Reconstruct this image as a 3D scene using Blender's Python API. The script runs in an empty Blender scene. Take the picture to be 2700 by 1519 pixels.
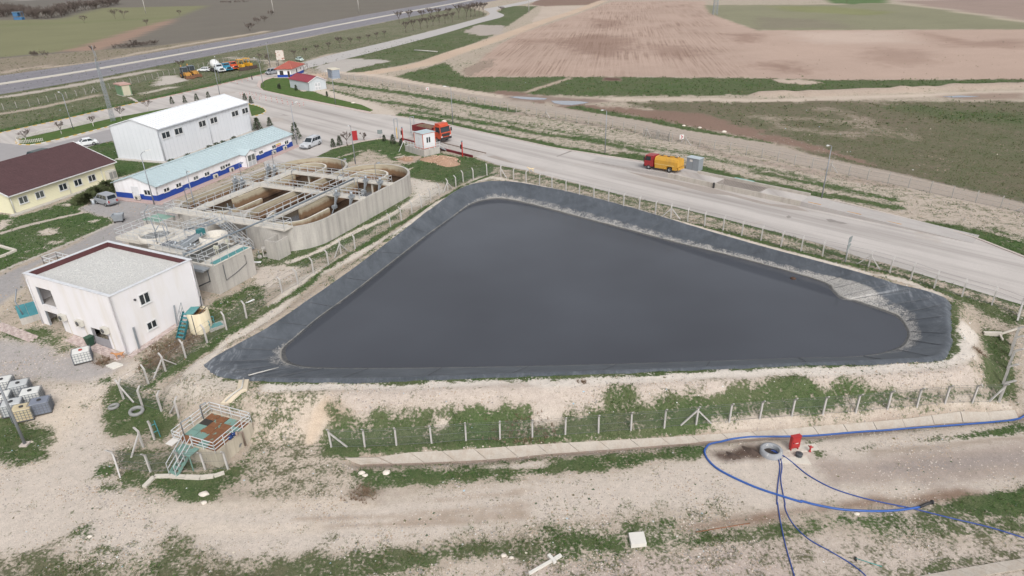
import bpy, math, random
import numpy as np
from mathutils import Vector, Matrix
from mathutils.geometry import delaunay_2d_cdt

random.seed(7)
SC = bpy.context.scene
COL = SC.collection
rad = math.radians

# ------------------------------------------------------------------ camera, sky, sun, exposure
CAM_H = 32.0
FOC = 1740.0                      # focal length in pixels of the 2700 x 1519 photograph
PITCH, ROLL = rad(26.4), rad(-1.4)
_R = Vector((1, 0, 0)); _U = Vector((0, math.sin(PITCH), math.cos(PITCH))); _F = Vector((0, math.cos(PITCH), -math.sin(PITCH)))
_c, _s = math.cos(ROLL), math.sin(ROLL)
CR = _c * _R + _s * _U
CU = _c * _U - _s * _R
cam_data = bpy.data.cameras.new('camera')
cam = bpy.data.objects.new('camera', cam_data); COL.objects.link(cam)
mw = Matrix((CR, CU, -_F)).transposed().to_4x4(); mw.translation = Vector((0, 0, CAM_H))
cam.matrix_world = mw
cam_data.sensor_width = 36.0; cam_data.lens = FOC / 2700.0 * 36.0
cam_data.clip_start = 0.5; cam_data.clip_end = 6000
SC.camera = cam

SUN_EL, SUN_AZ = 44.0, 162.0     # degrees; azimuth measured from +Y towards +X
world = bpy.data.worlds.new("World"); SC.world = world; world.use_nodes = True
nt = world.node_tree; bg = nt.nodes['Background']
sky = nt.nodes.new('ShaderNodeTexSky'); sky.sky_type = 'NISHITA'; sky.sun_disc = False
sky.sun_elevation = rad(SUN_EL); sky.sun_rotation = rad(SUN_AZ)
sky.air_density = 1.0; sky.dust_density = 4.0; sky.ozone_density = 1.0
hs = nt.nodes.new('ShaderNodeHueSaturation'); hs.inputs['Saturation'].default_value = 0.22   # overcast: grey, not blue
nt.links.new(sky.outputs[0], hs.inputs['Color']); nt.links.new(hs.outputs[0], bg.inputs[0])
bg.inputs[1].default_value = 0.14
sun_d = bpy.data.lights.new('sun', 'SUN'); sun_d.energy = 1.25; sun_d.angle = rad(26); sun_d.color = (1.0, 0.985, 0.96)
sun = bpy.data.objects.new('sun', sun_d); COL.objects.link(sun)
_az = rad(SUN_AZ); _el = rad(SUN_EL)
to_sun = Vector((math.sin(_az) * math.cos(_el), math.cos(_az) * math.cos(_el), math.sin(_el)))
sun.rotation_euler = to_sun.to_track_quat('Z', 'Y').to_euler(); sun.location = (0, 0, 120)
vs = SC.view_settings
vs.view_transform = 'Standard'; vs.look = 'None'; vs.gamma = 1.0; vs.use_curve_mapping = False
vs.exposure = 0.36

# ------------------------------------------------------------------ measuring the photograph
_k = 700 / 2574
CROPS = dict(A=(0, 0, _k), B=(600, 0, _k), C=(1300, 0, _k), D=(2000, 0, _k), E=(0, 350, _k), F=(430, 380, _k), G=(0, 600, _k),
   H=(0, 950, _k), I=(1000, 280, _k), J=(1650, 350, _k), K=(2000, 600, _k), L=(2000, 950, _k), M=(1300, 1000, _k),
   N=(700, 950, _k), O=(300, 540, 400 / 2576), P=(440, 130, 320 / 2576), Q=(700, 130, 320 / 2576),
   R=(0, 1240, 700 / 2576), S=(700, 1240, 700 / 2576), T=(1400, 1240, 700 / 2576), U=(2050, 1240, 650 / 2576),
   V=(2450, 780, 250 / 1065), W=(0, 0, 2700 / 2576), X=(0, 0, 1.0))

def ray(c, x, y):
 ox, oy, k = CROPS[c]
 u = (ox + x * k - 1350.0) / FOC; v = (oy + y * k - 759.5) / FOC
 return (CR * u - CU * v + _F)

def at(c, x, y, z=0.0):
 """surveyed point of the place: where the sight line meets the level z"""
 d = ray(c, x, y); t = (z - CAM_H) / d.z
 return Vector((d.x * t, d.y * t, z))

def up_to(base, c, x, y):
 """height reached above a standing base point by the sight line through (x, y)"""
 d = ray(c, x, y); s = math.hypot(base[0], base[1]) / math.hypot(d.x, d.y)
 return CAM_H + d.z * s

def P(c, *xy):
 return [(c, xy[i], xy[i + 1]) for i in range(0, len(xy), 2)]

# ------------------------------------------------------------------ numeric helpers
def vn(x, y, s=0):
 xi = np.floor(x).astype(np.int64); yi = np.floor(y).astype(np.int64); fx = x - xi; fy = y - yi
 fx = fx * fx * (3 - 2 * fx); fy = fy * fy * (3 - 2 * fy)
 def h(a, b):
  n = (a * 374761393 + b * 668265263 + s * 1274126177) & 0xffffffff
  n = ((n ^ (n >> 13)) * 1103515245) & 0xffffffff
  n = ((n ^ (n >> 16)) * 69069 + 12345) & 0xffffffff
  return ((n >> 8) & 0xffff) / 65535.0
 return (h(xi, yi) * (1 - fx) + h(xi + 1, yi) * fx) * (1 - fy) + (h(xi, yi + 1) * (1 - fx) + h(xi + 1, yi + 1) * fx) * fy

def fbm(x, y, s=0, o=3):
 r = 0; a = 1; t = 0
 for i in range(o):
  r = r + a * vn(x * 2 ** i, y * 2 ** i, s + i * 17); t += a; a *= .55
 return r / t

def smooth(t):
 t = np.clip(t, 0, 1); return t * t * (3 - 2 * t)

def seg_dist(pts, X, Y, closed):
 p = np.array([(q[0], q[1]) for q in pts], float); n = len(p)
 best = np.full(X.shape, 1e18)
 for i in range(n if closed else n - 1):
  a = p[i]; b = p[(i + 1) % n]; d = b - a; L = d @ d + 1e-12
  t = np.clip(((X - a[0]) * d[0] + (Y - a[1]) * d[1]) / L, 0, 1)
  np.minimum(best, (X - a[0] - t * d[0]) ** 2 + (Y - a[1] - t * d[1]) ** 2, out=best)
 return np.sqrt(best)

def inside(pts, X, Y):
 p = np.array([(q[0], q[1]) for q in pts], float); n = len(p); r = np.zeros(X.shape, bool)
 for i in range(n):
  x0, y0 = p[i]; x1, y1 = p[(i + 1) % n]
  if y0 == y1: continue
  m = ((y0 > Y) != (y1 > Y)) & (X < (x1 - x0) * (Y - y0) / (y1 - y0) + x0)
  r ^= m
 return r

def sdist(pts, X, Y):
 d = seg_dist(pts, X, Y, True)
 return np.where(inside(pts, X, Y), -d, d)

def resample(pts, n=None, step=None, closed=False):
 q = [Vector(p) for p in pts]
 if closed: q = q + [q[0]]
 L = [0.0]
 for a, b in zip(q, q[1:]): L.append(L[-1] + (b - a).length)
 if n is None: n = max(2, int(round(L[-1] / step)) + 1)
 out = []; k = 0; m = n if not closed else n + 1
 for i in range(n):
  s = L[-1] * i / (m - 1)
  while k < len(L) - 2 and L[k + 1] < s: k += 1
  t = (s - L[k]) / max(L[k + 1] - L[k], 1e-9)
  out.append(q[k].lerp(q[k + 1], t))
 return out

def spline(pts, sub=6, closed=False):
 q = [Vector(p) for p in pts]; n = len(q); out = []
 rng = range(n if closed else n - 1)
 g = (lambda i: q[i % n]) if closed else (lambda i: q[min(max(i, 0), n - 1)])
 for i in rng:
  p0, p1, p2, p3 = g(i - 1), g(i), g(i + 1), g(i + 2)
  for k in range(sub):
   t = k / sub
   out.append(0.5 * ((2 * p1) + (p2 - p0) * t + (2 * p0 - 5 * p1 + 4 * p2 - p3) * t * t + (3 * p1 - p0 - 3 * p2 + p3) * t ** 3))
 if not closed: out.append(q[-1])
 return out

# ------------------------------------------------------------------ the pond's outline and the lie of the land
CREST_Z, WATER_Z = 0.55, -1.25
# pairs along the rim: crest point, water's edge point, width of the dried crust above the water
RIM = [(('X', 556, 955), ('X', 757, 945), .30), (('X', 590, 985), ('X', 775, 958), .30), (('X', 650, 996), ('X', 815, 966), .22), (('X', 760, 999), ('X', 900, 969), .12),
 (('X', 1000, 998), ('X', 1050, 969), .10), (('X', 1250, 989), ('X', 1300, 966), .10), (('X', 1500, 981), ('X', 1550, 961), .10), (('X', 1800, 971), ('X', 1820, 953), .10),
 (('X', 2100, 958), ('X', 2080, 944), .10), (('X', 2330, 949), ('X', 2270, 938), .14), (('X', 2468, 940), ('X', 2362, 918), .34), (('X', 2498, 905), ('X', 2390, 890), .42),
 (('X', 2498, 868), ('X', 2388, 868), .42), (('X', 2492, 815), ('X', 2366, 838), .42), (('X', 2490, 792), ('X', 2330, 822), .40), (('X', 2440, 768), ('X', 2250, 795), .50),
 (('X', 2370, 752), ('X', 2215, 788), .72), (('X', 2318, 736), ('X', 2190, 765), .74), (('X', 2260, 718), ('X', 2170, 746), .55), (('X', 2150, 688), ('X', 2060, 712), .42),
 (('X', 2000, 648), ('X', 1910, 672), .40), (('X', 1850, 605), ('X', 1770, 638), .38), (('X', 1700, 560), ('X', 1640, 604), .38), (('X', 1560, 522), ('X', 1520, 573), .38),
 (('X', 1430, 493), ('X', 1420, 546), .38), (('X', 1340, 479), ('X', 1350, 530), .36), (('X', 1275, 481), ('X', 1300, 526), .34), (('X', 1215, 499), ('X', 1245, 540), .16),
 (('X', 1150, 545), ('X', 1190, 578), .07), (('X', 1060, 612), ('X', 1120, 628), .05), (('X', 960, 688), ('X', 1040, 690), .05), (('X', 860, 760), ('X', 930, 776), .05),
 (('X', 760, 829), ('X', 845, 838), .06), (('X', 690, 875), ('X', 785, 890), .12), (('X', 625, 910), ('X', 755, 918), .24)]
crest = [at(*a, CREST_Z) for a, b, w in RIM]
watre = [at(*b, WATER_Z) for a, b, w in RIM]
SUB = 10
CREST = spline(crest, SUB, True); WATER = spline(watre, SUB, True)
CRUST = [v.x for v in spline([Vector((w, 0, 0)) for a, b, w in RIM], SUB, True)]
CREST_C = CREST[::3]

CH_T = P('N', 770, 950, 1285, 905, 1900, 878, 2574, 835) + P('M', 380, 640, 1020, 605, 1640, 570, 2574, 510) + P('L', 640, 640, 1500, 565, 2480, 485)
CH_B = P('N', 930, 1015, 1400, 998, 2000, 975, 2574, 930) + P('M', 380, 735, 1020, 690, 1640, 640, 2574, 570) + P('L', 640, 735, 1500, 640, 2520, 570)
CHAN_BOT = [at(*q, -2.55) for q in CH_B]
RIDGE = [at(c, x, y, 0) for c, x, y in P('D', 10, 925, 600, 915, 1300, 890, 1900, 865, 2574, 850)] + [Vector((230, 185, 0))]

def zfun(X, Y):
 X = np.asarray(X, float); Y = np.asarray(Y, float)
 z = -2.0 * (1 - smooth((Y - 41.5) / 24.0))
 z = z - 0.7 * np.clip((34 - Y) / 10, 0, 1) * 0
 near = (Y < 125) & (np.abs(X) < 75)
 d = np.full(X.shape, 60.0)
 if near.any(): d[near] = sdist(CREST_C, X[near], Y[near])
 flat = 1.1 + 1.0 * smooth((52 - Y) / 4)
 zb = CREST_Z - 0.06 - np.maximum(0, d - flat) / 1.25
 z = np.maximum(z, zb)
 z = np.where(d < 0, np.maximum(CREST_Z - 0.06 + d * 7, -3.6), z)
 m = (Y < 52) & (Y > 36)
 if m.any():
  dd = seg_dist(CHAN_BOT, X[m], Y[m], False)
  z[m] = z[m] - 0.62 * np.clip(1.15 - dd / 0.95, 0, 1)
 m = (Y > 120) & (X > 60)
 if m.any():
  dd = seg_dist(RIDGE, X[m], Y[m], False)
  z[m] += 1.3 * np.clip(1 - dd / 2.6, 0, 1) * (0.7 + 0.6 * vn(X[m] * .3, Y[m] * .3, 5))
 return z

def zat(x, y):
 return float(zfun(np.array([x]), np.array([y]))[0])

def gp(c, x, y, lift=0.0):
 """where the sight line meets the ground"""
 d = ray(c, x, y)
 ts = np.array([(zz - CAM_H) / d.z for zz in np.linspace(2.2, -4.0, 125)])
 zz = CAM_H + d.z * ts
 f = zz - zfun(d.x * ts, d.y * ts)
 i = int(np.argmax(f <= 0))
 if d.z > -.002: raise ValueError(('above horizon', c, x, y))
 if i == 0: t = (0 - CAM_H) / d.z
 else: t = ts[i - 1] + (ts[i] - ts[i - 1]) * f[i - 1] / (f[i - 1] - f[i])
 p = Vector((d.x * t, d.y * t, 0)); p.z = zat(p.x, p.y) + lift
 return p

def gpl(pts, lift=0.0): return [gp(*p, lift) for p in pts]

# ------------------------------------------------------------------ materials
def lin(r, g, b, k=0.80):
 f = lambda v: (v / 255 / 12.92 if v <= 10.3 else ((v / 255 + .055) / 1.055) ** 2.4)
 return (f(r) * k, f(g) * k, f(b) * k, 1.0)

def newmat(name):
 m = bpy.data.materials.new(name); m.use_nodes = True
 return m, m.node_tree, m.node_tree.nodes, m.node_tree.links, m.node_tree.nodes['Principled BSDF']

def ramp(n, l, src, a, b):
 mr = n.new('ShaderNodeMapRange'); mr.inputs[1].default_value = a; mr.inputs[2].default_value = b
 mr.clamp = True; l.new(src, mr.inputs[0]); return mr.outputs[0]

def math_n(n, l, op, a, b=None, clamp=False):
 m = n.new('ShaderNodeMath'); m.operation = op; m.use_clamp = clamp
 for i, v in enumerate((a, b)):
  if v is None: continue
  if isinstance(v, (int, float)): m.inputs[i].default_value = v
  else: l.new(v, m.inputs[i])
 return m.outputs[0]

def mixc(n, l, fac, a, b, mode='MIX'):
 m = n.new('ShaderNodeMix'); m.data_type = 'RGBA'; m.blend_type = mode
 if isinstance(fac, (int, float)): m.inputs[0].default_value = fac
 else: l.new(fac, m.inputs[0])
 for i, v in ((6, a), (7, b)):
  if isinstance(v, (tuple, list)): m.inputs[i].default_value = v
  else: l.new(v, m.inputs[i])
 return m.outputs[2]

def noise_n(n, l, co, scale, detail=3, rough=.55, sc=None):
 t = n.new('ShaderNodeTexNoise'); t.inputs['Scale'].default_value = scale; t.inputs['Detail'].default_value = detail
 t.inputs['Roughness'].default_value = rough
 if sc is not None:
  mp = n.new('ShaderNodeMapping'); mp.inputs['Scale'].default_value = sc; l.new(co, mp.inputs[0]); co = mp.outputs[0]
 l.new(co, t.inputs['Vector']); return t.outputs['Fac']

MATS = {}
def M(name, rgb, rough=.7, var=.12, scale=2.0, bump=0.0, metal=0.0, streak=None, spots=None, rot=0, stretch=None, fine=None, spec=.5):
 """streak = (colour, amount, (sx, sy, sz)); spots = (colour, threshold, scale)"""
 if name in MATS: return MATS[name]
 m, t, n, l, b = newmat(name)
 co = n.new('ShaderNodeTexCoord').outputs['Object']
 if rot:
  mp = n.new('ShaderNodeMapping'); mp.inputs['Rotation'].default_value = (0, 0, rot); l.new(co, mp.inputs[0]); co = mp.outputs[0]
 base = lin(*rgb)
 nz = noise_n(n, l, co, scale, 5, .6, stretch)
 f = ramp(n, l, nz, .25, .75)
 dk = tuple(c * (1 - var) for c in base[:3]) + (1,); lt = tuple(min(.95, c * (1 + var)) for c in base[:3]) + (1,)
 colr = mixc(n, l, f, dk, lt)
 if fine:
  nf = ramp(n, l, noise_n(n, l, co, fine[0], 2, .5), .3, .7)
  colr = mixc(n, l, fine[1], colr, mixc(n, l, nf, tuple(c * .45 for c in base[:3]) + (1,), tuple(min(.95, c * 1.45) for c in base[:3]) + (1,)))
 if streak:
  ns = noise_n(n, l, co, 1.0, 4, .65, streak[2])
  colr = mixc(n, l, math_n(n, l, 'MULTIPLY', ramp(n, l, ns, .45, .72), streak[1]), colr, lin(*streak[0]))
 if spots:
  ns = noise_n(n, l, co, spots[2], 4, .6)
  colr = mixc(n, l, ramp(n, l, ns, spots[1], spots[1] + .06), colr, lin(*spots[0]))
 l.new(colr, b.inputs['Base Color']); b.inputs['Roughness'].default_value = rough; b.inputs['Metallic'].default_value = metal
 b.inputs['Specular IOR Level'].default_value = spec
 if bump:
  bp = n.new('ShaderNodeBump'); bp.inputs['Strength'].default_value = bump; bp.inputs['Distance'].default_value = .05
  l.new(noise_n(n, l, co, max(scale * 5, 8), 4), bp.inputs['Height']); l.new(bp.outputs[0], b.inputs['Normal'])
 MATS[name] = m
 return m

# ------------------------------------------------------------------ mesh building
class MB:
 def __init__(s): s.v = []; s.f = []; s.mi = []; s.cur = 0; s.sm = []; s.smooth = False
 def add(s, vs, fs):
  o = len(s.v); s.v.extend([tuple(v) for v in vs])
  for f in fs: s.f.append([o + i for i in f]); s.mi.append(s.cur); s.sm.append(s.smooth)
  return s
 def box(s, x0, x1, y0, y1, z0, z1, mat=None):
  v = [(x, y, z) for z in (z0, z1) for y in (y0, y1) for x in (x0, x1)]
  if mat is not None: v = [mat @ Vector(p) for p in v]
  return s.add(v, [(0, 2, 3, 1), (4, 5, 7, 6), (0, 1, 5, 4), (2, 6, 7, 3), (0, 4, 6, 2), (1, 3, 7, 5)])
 def bar(s, p, q, w, h, up=Vector((0, 0, 1))):
  p = Vector(p); q = Vector(q); d = (q - p).normalized(); a = d.cross(up)
  if a.length < 1e-4: a = d.cross(Vector((1, 0, 0)))
  a.normalize(); b = a.cross(d)
  v = [e + a * (i * w / 2) + b * (j * h / 2) for e in (p, q) for i, j in ((-1, -1), (1, -1), (1, 1), (-1, 1))]
  return s.add(v, [(3, 2, 1, 0), (4, 5, 6, 7), (0, 1, 5, 4), (1, 2, 6, 5), (2, 3, 7, 6), (3, 0, 4, 7)])
 def tube(s, pts, r, n=6, cap=True, r2=None):
  pts = [Vector(p) for p in pts]; rings = []; N = len(pts); up = Vector((0, 0, 1))
  old = s.smooth; s.smooth = n > 4
  for i, p in enumerate(pts):
   d = (pts[min(i + 1, N - 1)] - pts[max(i - 1, 0)]).normalized()
   a = d.cross(up)
   if a.length < .05: a = d.cross(Vector((1, 0, 0)))
   a.normalize(); b = a.cross(d)
   rr = r if r2 is None else r + (r2 - r) * i / (N - 1)
   rings.append([p + a * (rr * math.cos(2 * math.pi * k / n)) + b * (rr * math.sin(2 * math.pi * k / n)) for k in range(n)])
  v = [q for R in rings for q in R]; f = []
  for i in range(N - 1):
   for k in range(n): f.append((i * n + k, i * n + (k + 1) % n, (i + 1) * n + (k + 1) % n, (i + 1) * n + k))
  if cap: f.append(tuple(range(n))[::-1]); f.append(tuple((N - 1) * n + k for k in range(n)))
  s.add(v, f); s.smooth = old; return s
 def lathe(s, prof, n=16, mat=None, a0=0, a1=2 * math.pi):
  full = abs(a1 - a0 - 2 * math.pi) < 1e-6; m = n if full else n + 1
  v = [Vector((r * math.cos(a0 + (a1 - a0) * k / n), r * math.sin(a0 + (a1 - a0) * k / n), z)) for r, z in prof for k in range(m)]
  if mat is not None: v = [mat @ p for p in v]
  f = []
  for i in range(len(prof) - 1):
   for k in range(n): f.append((i * m + k, i * m + (k + 1) % m, (i + 1) * m + (k + 1) % m, (i + 1) * m + k))
  old = s.smooth; s.smooth = True; s.add(v, f); s.smooth = old; return s
 def prism(s, poly, z0, z1):
  n = len(poly); v = [(p[0], p[1], z0) for p in poly] + [(p[0], p[1], z1) for p in poly]
  return s.add(v, [tuple(range(n))[::-1], tuple(range(n, 2 * n))] + [(i, (i + 1) % n, n + (i + 1) % n, n + i) for i in range(n)])
 def slab(s, quad, t, off=0.0):
  """thin plate on four 3D corners, thickness t outwards along their normal"""
  q = [Vector(p) for p in quad]; nrm = (q[1] - q[0]).cross(q[3] - q[0]).normalized()
  v = [p + nrm * off for p in q] + [p + nrm * (off + t) for p in q]
  return s.add(v, [(3, 2, 1, 0), (4, 5, 6, 7), (0, 1, 5, 4), (1, 2, 6, 5), (2, 3, 7, 6), (3, 0, 4, 7)])
 def loft(s, rings, cap=True):
  n = len(rings[0]); v = [p for R in rings for p in R]; f = []
  for i in range(len(rings) - 1):
   for k in range(n): f.append((i * n + k, i * n + (k + 1) % n, (i + 1) * n + (k + 1) % n, (i + 1) * n + k))
  if cap: f.append(tuple(range(n))[::-1]); f.append(tuple((len(rings) - 1) * n + k for k in range(n)))
  return s.add(v, f)
 def mesh(s, name, mats):
  me = bpy.data.meshes.new(name); me.from_pydata(s.v, [], s.f)
  for m in (mats if isinstance(mats, (list, tuple)) else [mats]): me.materials.append(m)
  me.polygons.foreach_set('material_index', s.mi); me.polygons.foreach_set('use_smooth', s.sm)
  me.update(); return me
 def obj(s, name, mats, parent=None, loc=None, rz=0.0):
  return link(name, s.mesh(name, mats), parent, loc, rz)

def link(name, me, parent=None, loc=None, rz=0.0):
 o = bpy.data.objects.new(name, me); COL.objects.link(o)
 if parent is not None: o.parent = parent
 if loc is not None: o.location = loc
 if rz: o.rotation_euler = (0, 0, rz)
 return o

def tag(o, label, cat, group=None):
 o['label'] = label; o['category'] = cat
 if group: o['group'] = group
 return o

def thing(name, label, cat, loc=(0, 0, 0), rz=0.0, group=None):
 return tag(link(name, None, None, loc, rz), label, cat, group)

def struct(o): o['kind'] = 'structure'; return o
def stuff(o): o['kind'] = 'stuff'; return o

def kids(o): return [c for c in COL.objects if c.parent is o]

def dup(root, loc, rz=0.0, label=None, scale=None):
 r = root.copy(); COL.objects.link(r); r.location = loc; r.rotation_euler = (0, 0, rz)
 if label: r['label'] = label
 if scale: r.scale = (scale,) * 3 if isinstance(scale, (int, float)) else scale
 for ch in root.children:
  c = ch.copy(); COL.objects.link(c); c.parent = r
  for g in ch.children:
   d = g.copy(); COL.objects.link(d); d.parent = c
 return r

def rail_mb(pts, h=1.05, rows=(1.0, .52), step=1.3, r=.028, kick=0.0, mb=None):
 """posts and rails along local 3D base points"""
 mb = mb or MB()
 pts = [Vector(p) for p in pts]; up = Vector((0, 0, h))
 for a, b in zip(pts, pts[1:]):
  for k in rows: mb.bar(a + up * k, b + up * k, r * 2, r * 2)
  n = max(1, int(round((b - a).length / step)))
  for i in range(n + 1):
   q = a.lerp(b, i / n); mb.bar(q, q + up, r * 1.7, r * 1.7, Vector((1, 0, 0)))
 return mb

ORD = ['first', 'second', 'third', 'fourth', 'fifth', 'sixth', 'seventh', 'eighth', 'ninth', 'tenth', 'eleventh', 'twelfth', 'thirteenth', 'fourteenth', 'fifteenth', 'sixteenth']
# ------------------------------------------------------------------ the ground sheet
def axis(lo, hi, step, far_lo, far_hi, g):
 a = list(np.arange(lo, hi + 1e-6, step)); s = step; x = a[-1]
 while x < far_hi: s *= g; x += s; a.append(x)
 s = step; x = lo; pre = []
 while x > far_lo: s *= g; x -= s; pre.append(x)
 return np.array(pre[::-1] + a)
GX = axis(-72, 76, .42, -2600, 2600, 1.035); GY = axis(20, 72, .36, -150, 5200, 1.0135)
XX, YY = np.meshgrid(GX, GY); nyx = XX.shape
X1 = XX.ravel(); Y1 = YY.ravel()
Z1 = zfun(X1, Y1)
Z1 += np.where(Y1 < 110, .05 * (fbm(X1 * .9, Y1 * .9, 3) - .5) + .10 * (fbm(X1 * .23, Y1 * .23, 9) - .5) * (Y1 < 60), 0)

_m = (Y1 < 53) & (np.abs(X1) < 60); _d = sdist(CREST_C, X1[_m], Y1[_m]); Z1[_m] += np.exp(-((_d - 3.6) / 1.2) ** 2) * .42 * (fbm(X1[_m] * 1.1, Y1[_m] * .35, 13, 4) - .5)
soil = np.empty((X1.size, 3)); soil[:] = lin(186, 170, 152)[:3]
gr = np.full(X1.size, .30); ol = np.full(X1.size, .35); fu = np.zeros(X1.size)
J1 = (fbm(X1 * .30, Y1 * .30, 21, 4) - .5); J2 = (fbm(X1 * 1.1, Y1 * 1.1, 33, 3) - .5); J3 = (fbm(X1 * .05, Y1 * .05, 41, 4) - .5)

def blend(a, rgb, g, o, f, ):
 if rgb is not None: soil[:] = soil * (1 - a[:, None]) + np.array(lin(*rgb)[:3]) * a[:, None]
 for arr, v in ((gr, g), (ol, o), (fu, f)):
  if v is not None: arr[:] = arr * (1 - a) + v * a

def paint(pts, rgb=None, g=None, o=None, f=None, soft=.4, rag=1.0, ground=True, amt=1.0):
 w = gpl(pts) if ground else pts
 p = np.array([(q[0], q[1]) for q in w]); pad = soft + rag * 2 + .5
 m = (X1 > p[:, 0].min() - pad) & (X1 < p[:, 0].max() + pad) & (Y1 > p[:, 1].min() - pad) & (Y1 < p[:, 1].max() + pad)
 if not m.any(): return
 d = np.full(X1.size, 1e3); d[m] = sdist(p, X1[m], Y1[m]) + rag * (2.2 * J1[m] + 1.3 * J2[m])
 if soft < 1: soft *= 1.6
 blend(smooth(.5 - d / (2 * soft)) * amt, rgb, g, o, f)

def stroke(pts, width, rgb=None, g=None, o=None, f=None, soft=.4, rag=.4, ground=True, amt=1.0, sp=True):
 w = gpl(pts) if ground else pts
 if sp and len(w) > 2: w = spline(w, 4)
 p = np.array([(q[0], q[1]) for q in w]); pad = width + soft + rag * 2
 m = (X1 > p[:, 0].min() - pad) & (X1 < p[:, 0].max() + pad) & (Y1 > p[:, 1].min() - pad) & (Y1 < p[:, 1].max() + pad)
 if not m.any(): return
 d = np.full(X1.size, 1e3); d[m] = seg_dist(p, X1[m], Y1[m], False) - width / 2 + rag * (2.2 * J1[m] + 1.3 * J2[m])
 blend(smooth(.5 - d / (2 * soft)) * amt, rgb, g, o, f)

SAND = (208, 194, 180); PALE = (216, 204, 192); TAN = (188, 172, 154); BROWN = (141, 114, 99); FIELD = (188, 161, 144); GREYG = (166, 160, 157)
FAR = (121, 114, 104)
# far land beyond the highway
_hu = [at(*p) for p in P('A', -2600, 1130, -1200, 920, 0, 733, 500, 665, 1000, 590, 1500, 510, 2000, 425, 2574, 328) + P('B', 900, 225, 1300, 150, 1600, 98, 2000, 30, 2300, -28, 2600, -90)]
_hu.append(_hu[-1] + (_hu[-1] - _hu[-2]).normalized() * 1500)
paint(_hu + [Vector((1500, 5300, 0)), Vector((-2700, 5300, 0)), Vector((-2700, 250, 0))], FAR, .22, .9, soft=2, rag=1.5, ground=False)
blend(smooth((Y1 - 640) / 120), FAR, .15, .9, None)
paint(P('A', -1500, 230, 0, 195, 560, 190, 1000, 75, 1400, 70, 2020, 55, 1700, 175, 1250, 300, 850, 430, 600, 500, 0, 555, -1500, 800), (131, 130, 93), 0.02, .8, soft=1.5, rag=1.0)
paint(P('A', 0, 235, 800, 205, 1200, 185, 1700, 160, 1690, 178, 1250, 200, 800, 225, 0, 262), (122, 126, 84), .04, .8, soft=3, rag=2, amt=.6)
paint(P('A', 600, 500, 850, 430, 1250, 300, 1700, 175, 1670, 215, 1300, 370, 1180, 420, 950, 490), (160, 131, 112), .03, .8, soft=1.5, rag=1)
paint(P('A', 0, 0, 1100, 0, 1100, 45, 300, 130, 0, 150), (118, 112, 104), .10, 1, soft=4, rag=4)
stroke(P('A', 0, 12, 250, 5, 500, -4), 5, (196, 190, 182), .0, soft=1.5)
paint(P('A', -1000, 800, 0, 565, 700, 505, 1500, 450, 2574, 305, 2574, 345, 1500, 520, 800, 640, 0, 735, -1000, 1000), (158, 142, 124), .42, .75, soft=1.2, rag=2)
stroke(P('A', 450, 655, 1000, 590, 1600, 470, 2300, 350, 2574, 305), 3.5, (196, 180, 160), .06, soft=1, rag=1.5, amt=.8)
stroke(P('A', 0, 705, 400, 640), 4, (190, 172, 156), .1, soft=1, rag=1.5, amt=.7)
# verge between the highway, the entrance roads and the access road
paint(P('A', -900, 1150, 0, 915, 900, 760, 1500, 640, 2574, 440, 2574, 720, 1700, 930, 1300, 1010, 800, 1110, 0, 1290, -900, 1550), (152, 144, 124), .66, .62, soft=1, rag=1.5)
stroke(P('A', 0, 950, 500, 865, 1000, 775, 1500, 680), 4.5, (186, 174, 162), .05, .8, soft=.8, rag=1.0)
stroke(P('A', 0, 1105, 350, 1050, 700, 975, 950, 925), 3, (180, 164, 146), .1, .8, soft=1, rag=.8)
stroke(P('A', 0, 1270, 500, 1165, 1000, 1055, 1400, 970, 1900, 860, 2574, 690), 4.0, None, .95, .15, soft=1, rag=1.0)
paint(P('A', 1550, 740, 1700, 735, 1850, 770, 1700, 810, 1480, 840, 1530, 790), (196, 186, 176), .05, soft=.5, rag=.6)
stroke(P('A', 1400, 905, 1650, 850), 3, (190, 180, 165), .1, soft=.6, rag=1)
paint(P('B', -100, 510, 600, 400, 1300, 260, 1700, 170, 2300, 60, 2520, 130, 2480, 170, 1900, 320, 1300, 470, 900, 540, 700, 610, 560, 600, 250, 580, -100, 700), (150, 142, 122), .58, .7, soft=1, rag=2)
stroke(P('B', 0, 498, 500, 410, 1000, 310, 1500, 215, 2000, 110), 3.5, (176, 160, 142), .12, soft=1, rag=1)
stroke(P('B', 0, 560, 200, 575, 500, 600), 3, (190, 178, 162), .1, soft=.8, rag=.8)
paint(P('B', 760, 600, 900, 555, 1250, 485, 1230, 505, 1000, 550), (182, 170, 160), .05, soft=.6, rag=.5)
# east of the access road
paint(P('B', 760, 650, 1600, 440, 2500, 190, 2700, 60, 3000, 60, 2574, 345, 2000, 570, 1600, 650, 1300, 720, 900, 690), (156, 146, 126), .74, .5, soft=1, rag=1.5)
paint(P('B', 830, 650, 1100, 575, 1300, 570, 1600, 590, 1450, 620, 1250, 660, 1150, 690, 1100, 720, 900, 700), (186, 178, 170), .05, soft=.5, rag=1.5)
paint(P('B', 2300, 310, 2420, 240, 2700, 250, 2680, 330, 2450, 345), (178, 166, 156), .15, soft=1.5, rag=3)
paint(P('C', 480, 60, 900, 55, 700, 140, 400, 215, 370, 205, 440, 150), (194, 176, 160), .08, soft=1, rag=1.5)
paint(P('C', 440, -5, 1060, -5, 950, 45, 500, 62, 350, 45), (142, 116, 102), .03, soft=1, rag=1.0)
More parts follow.
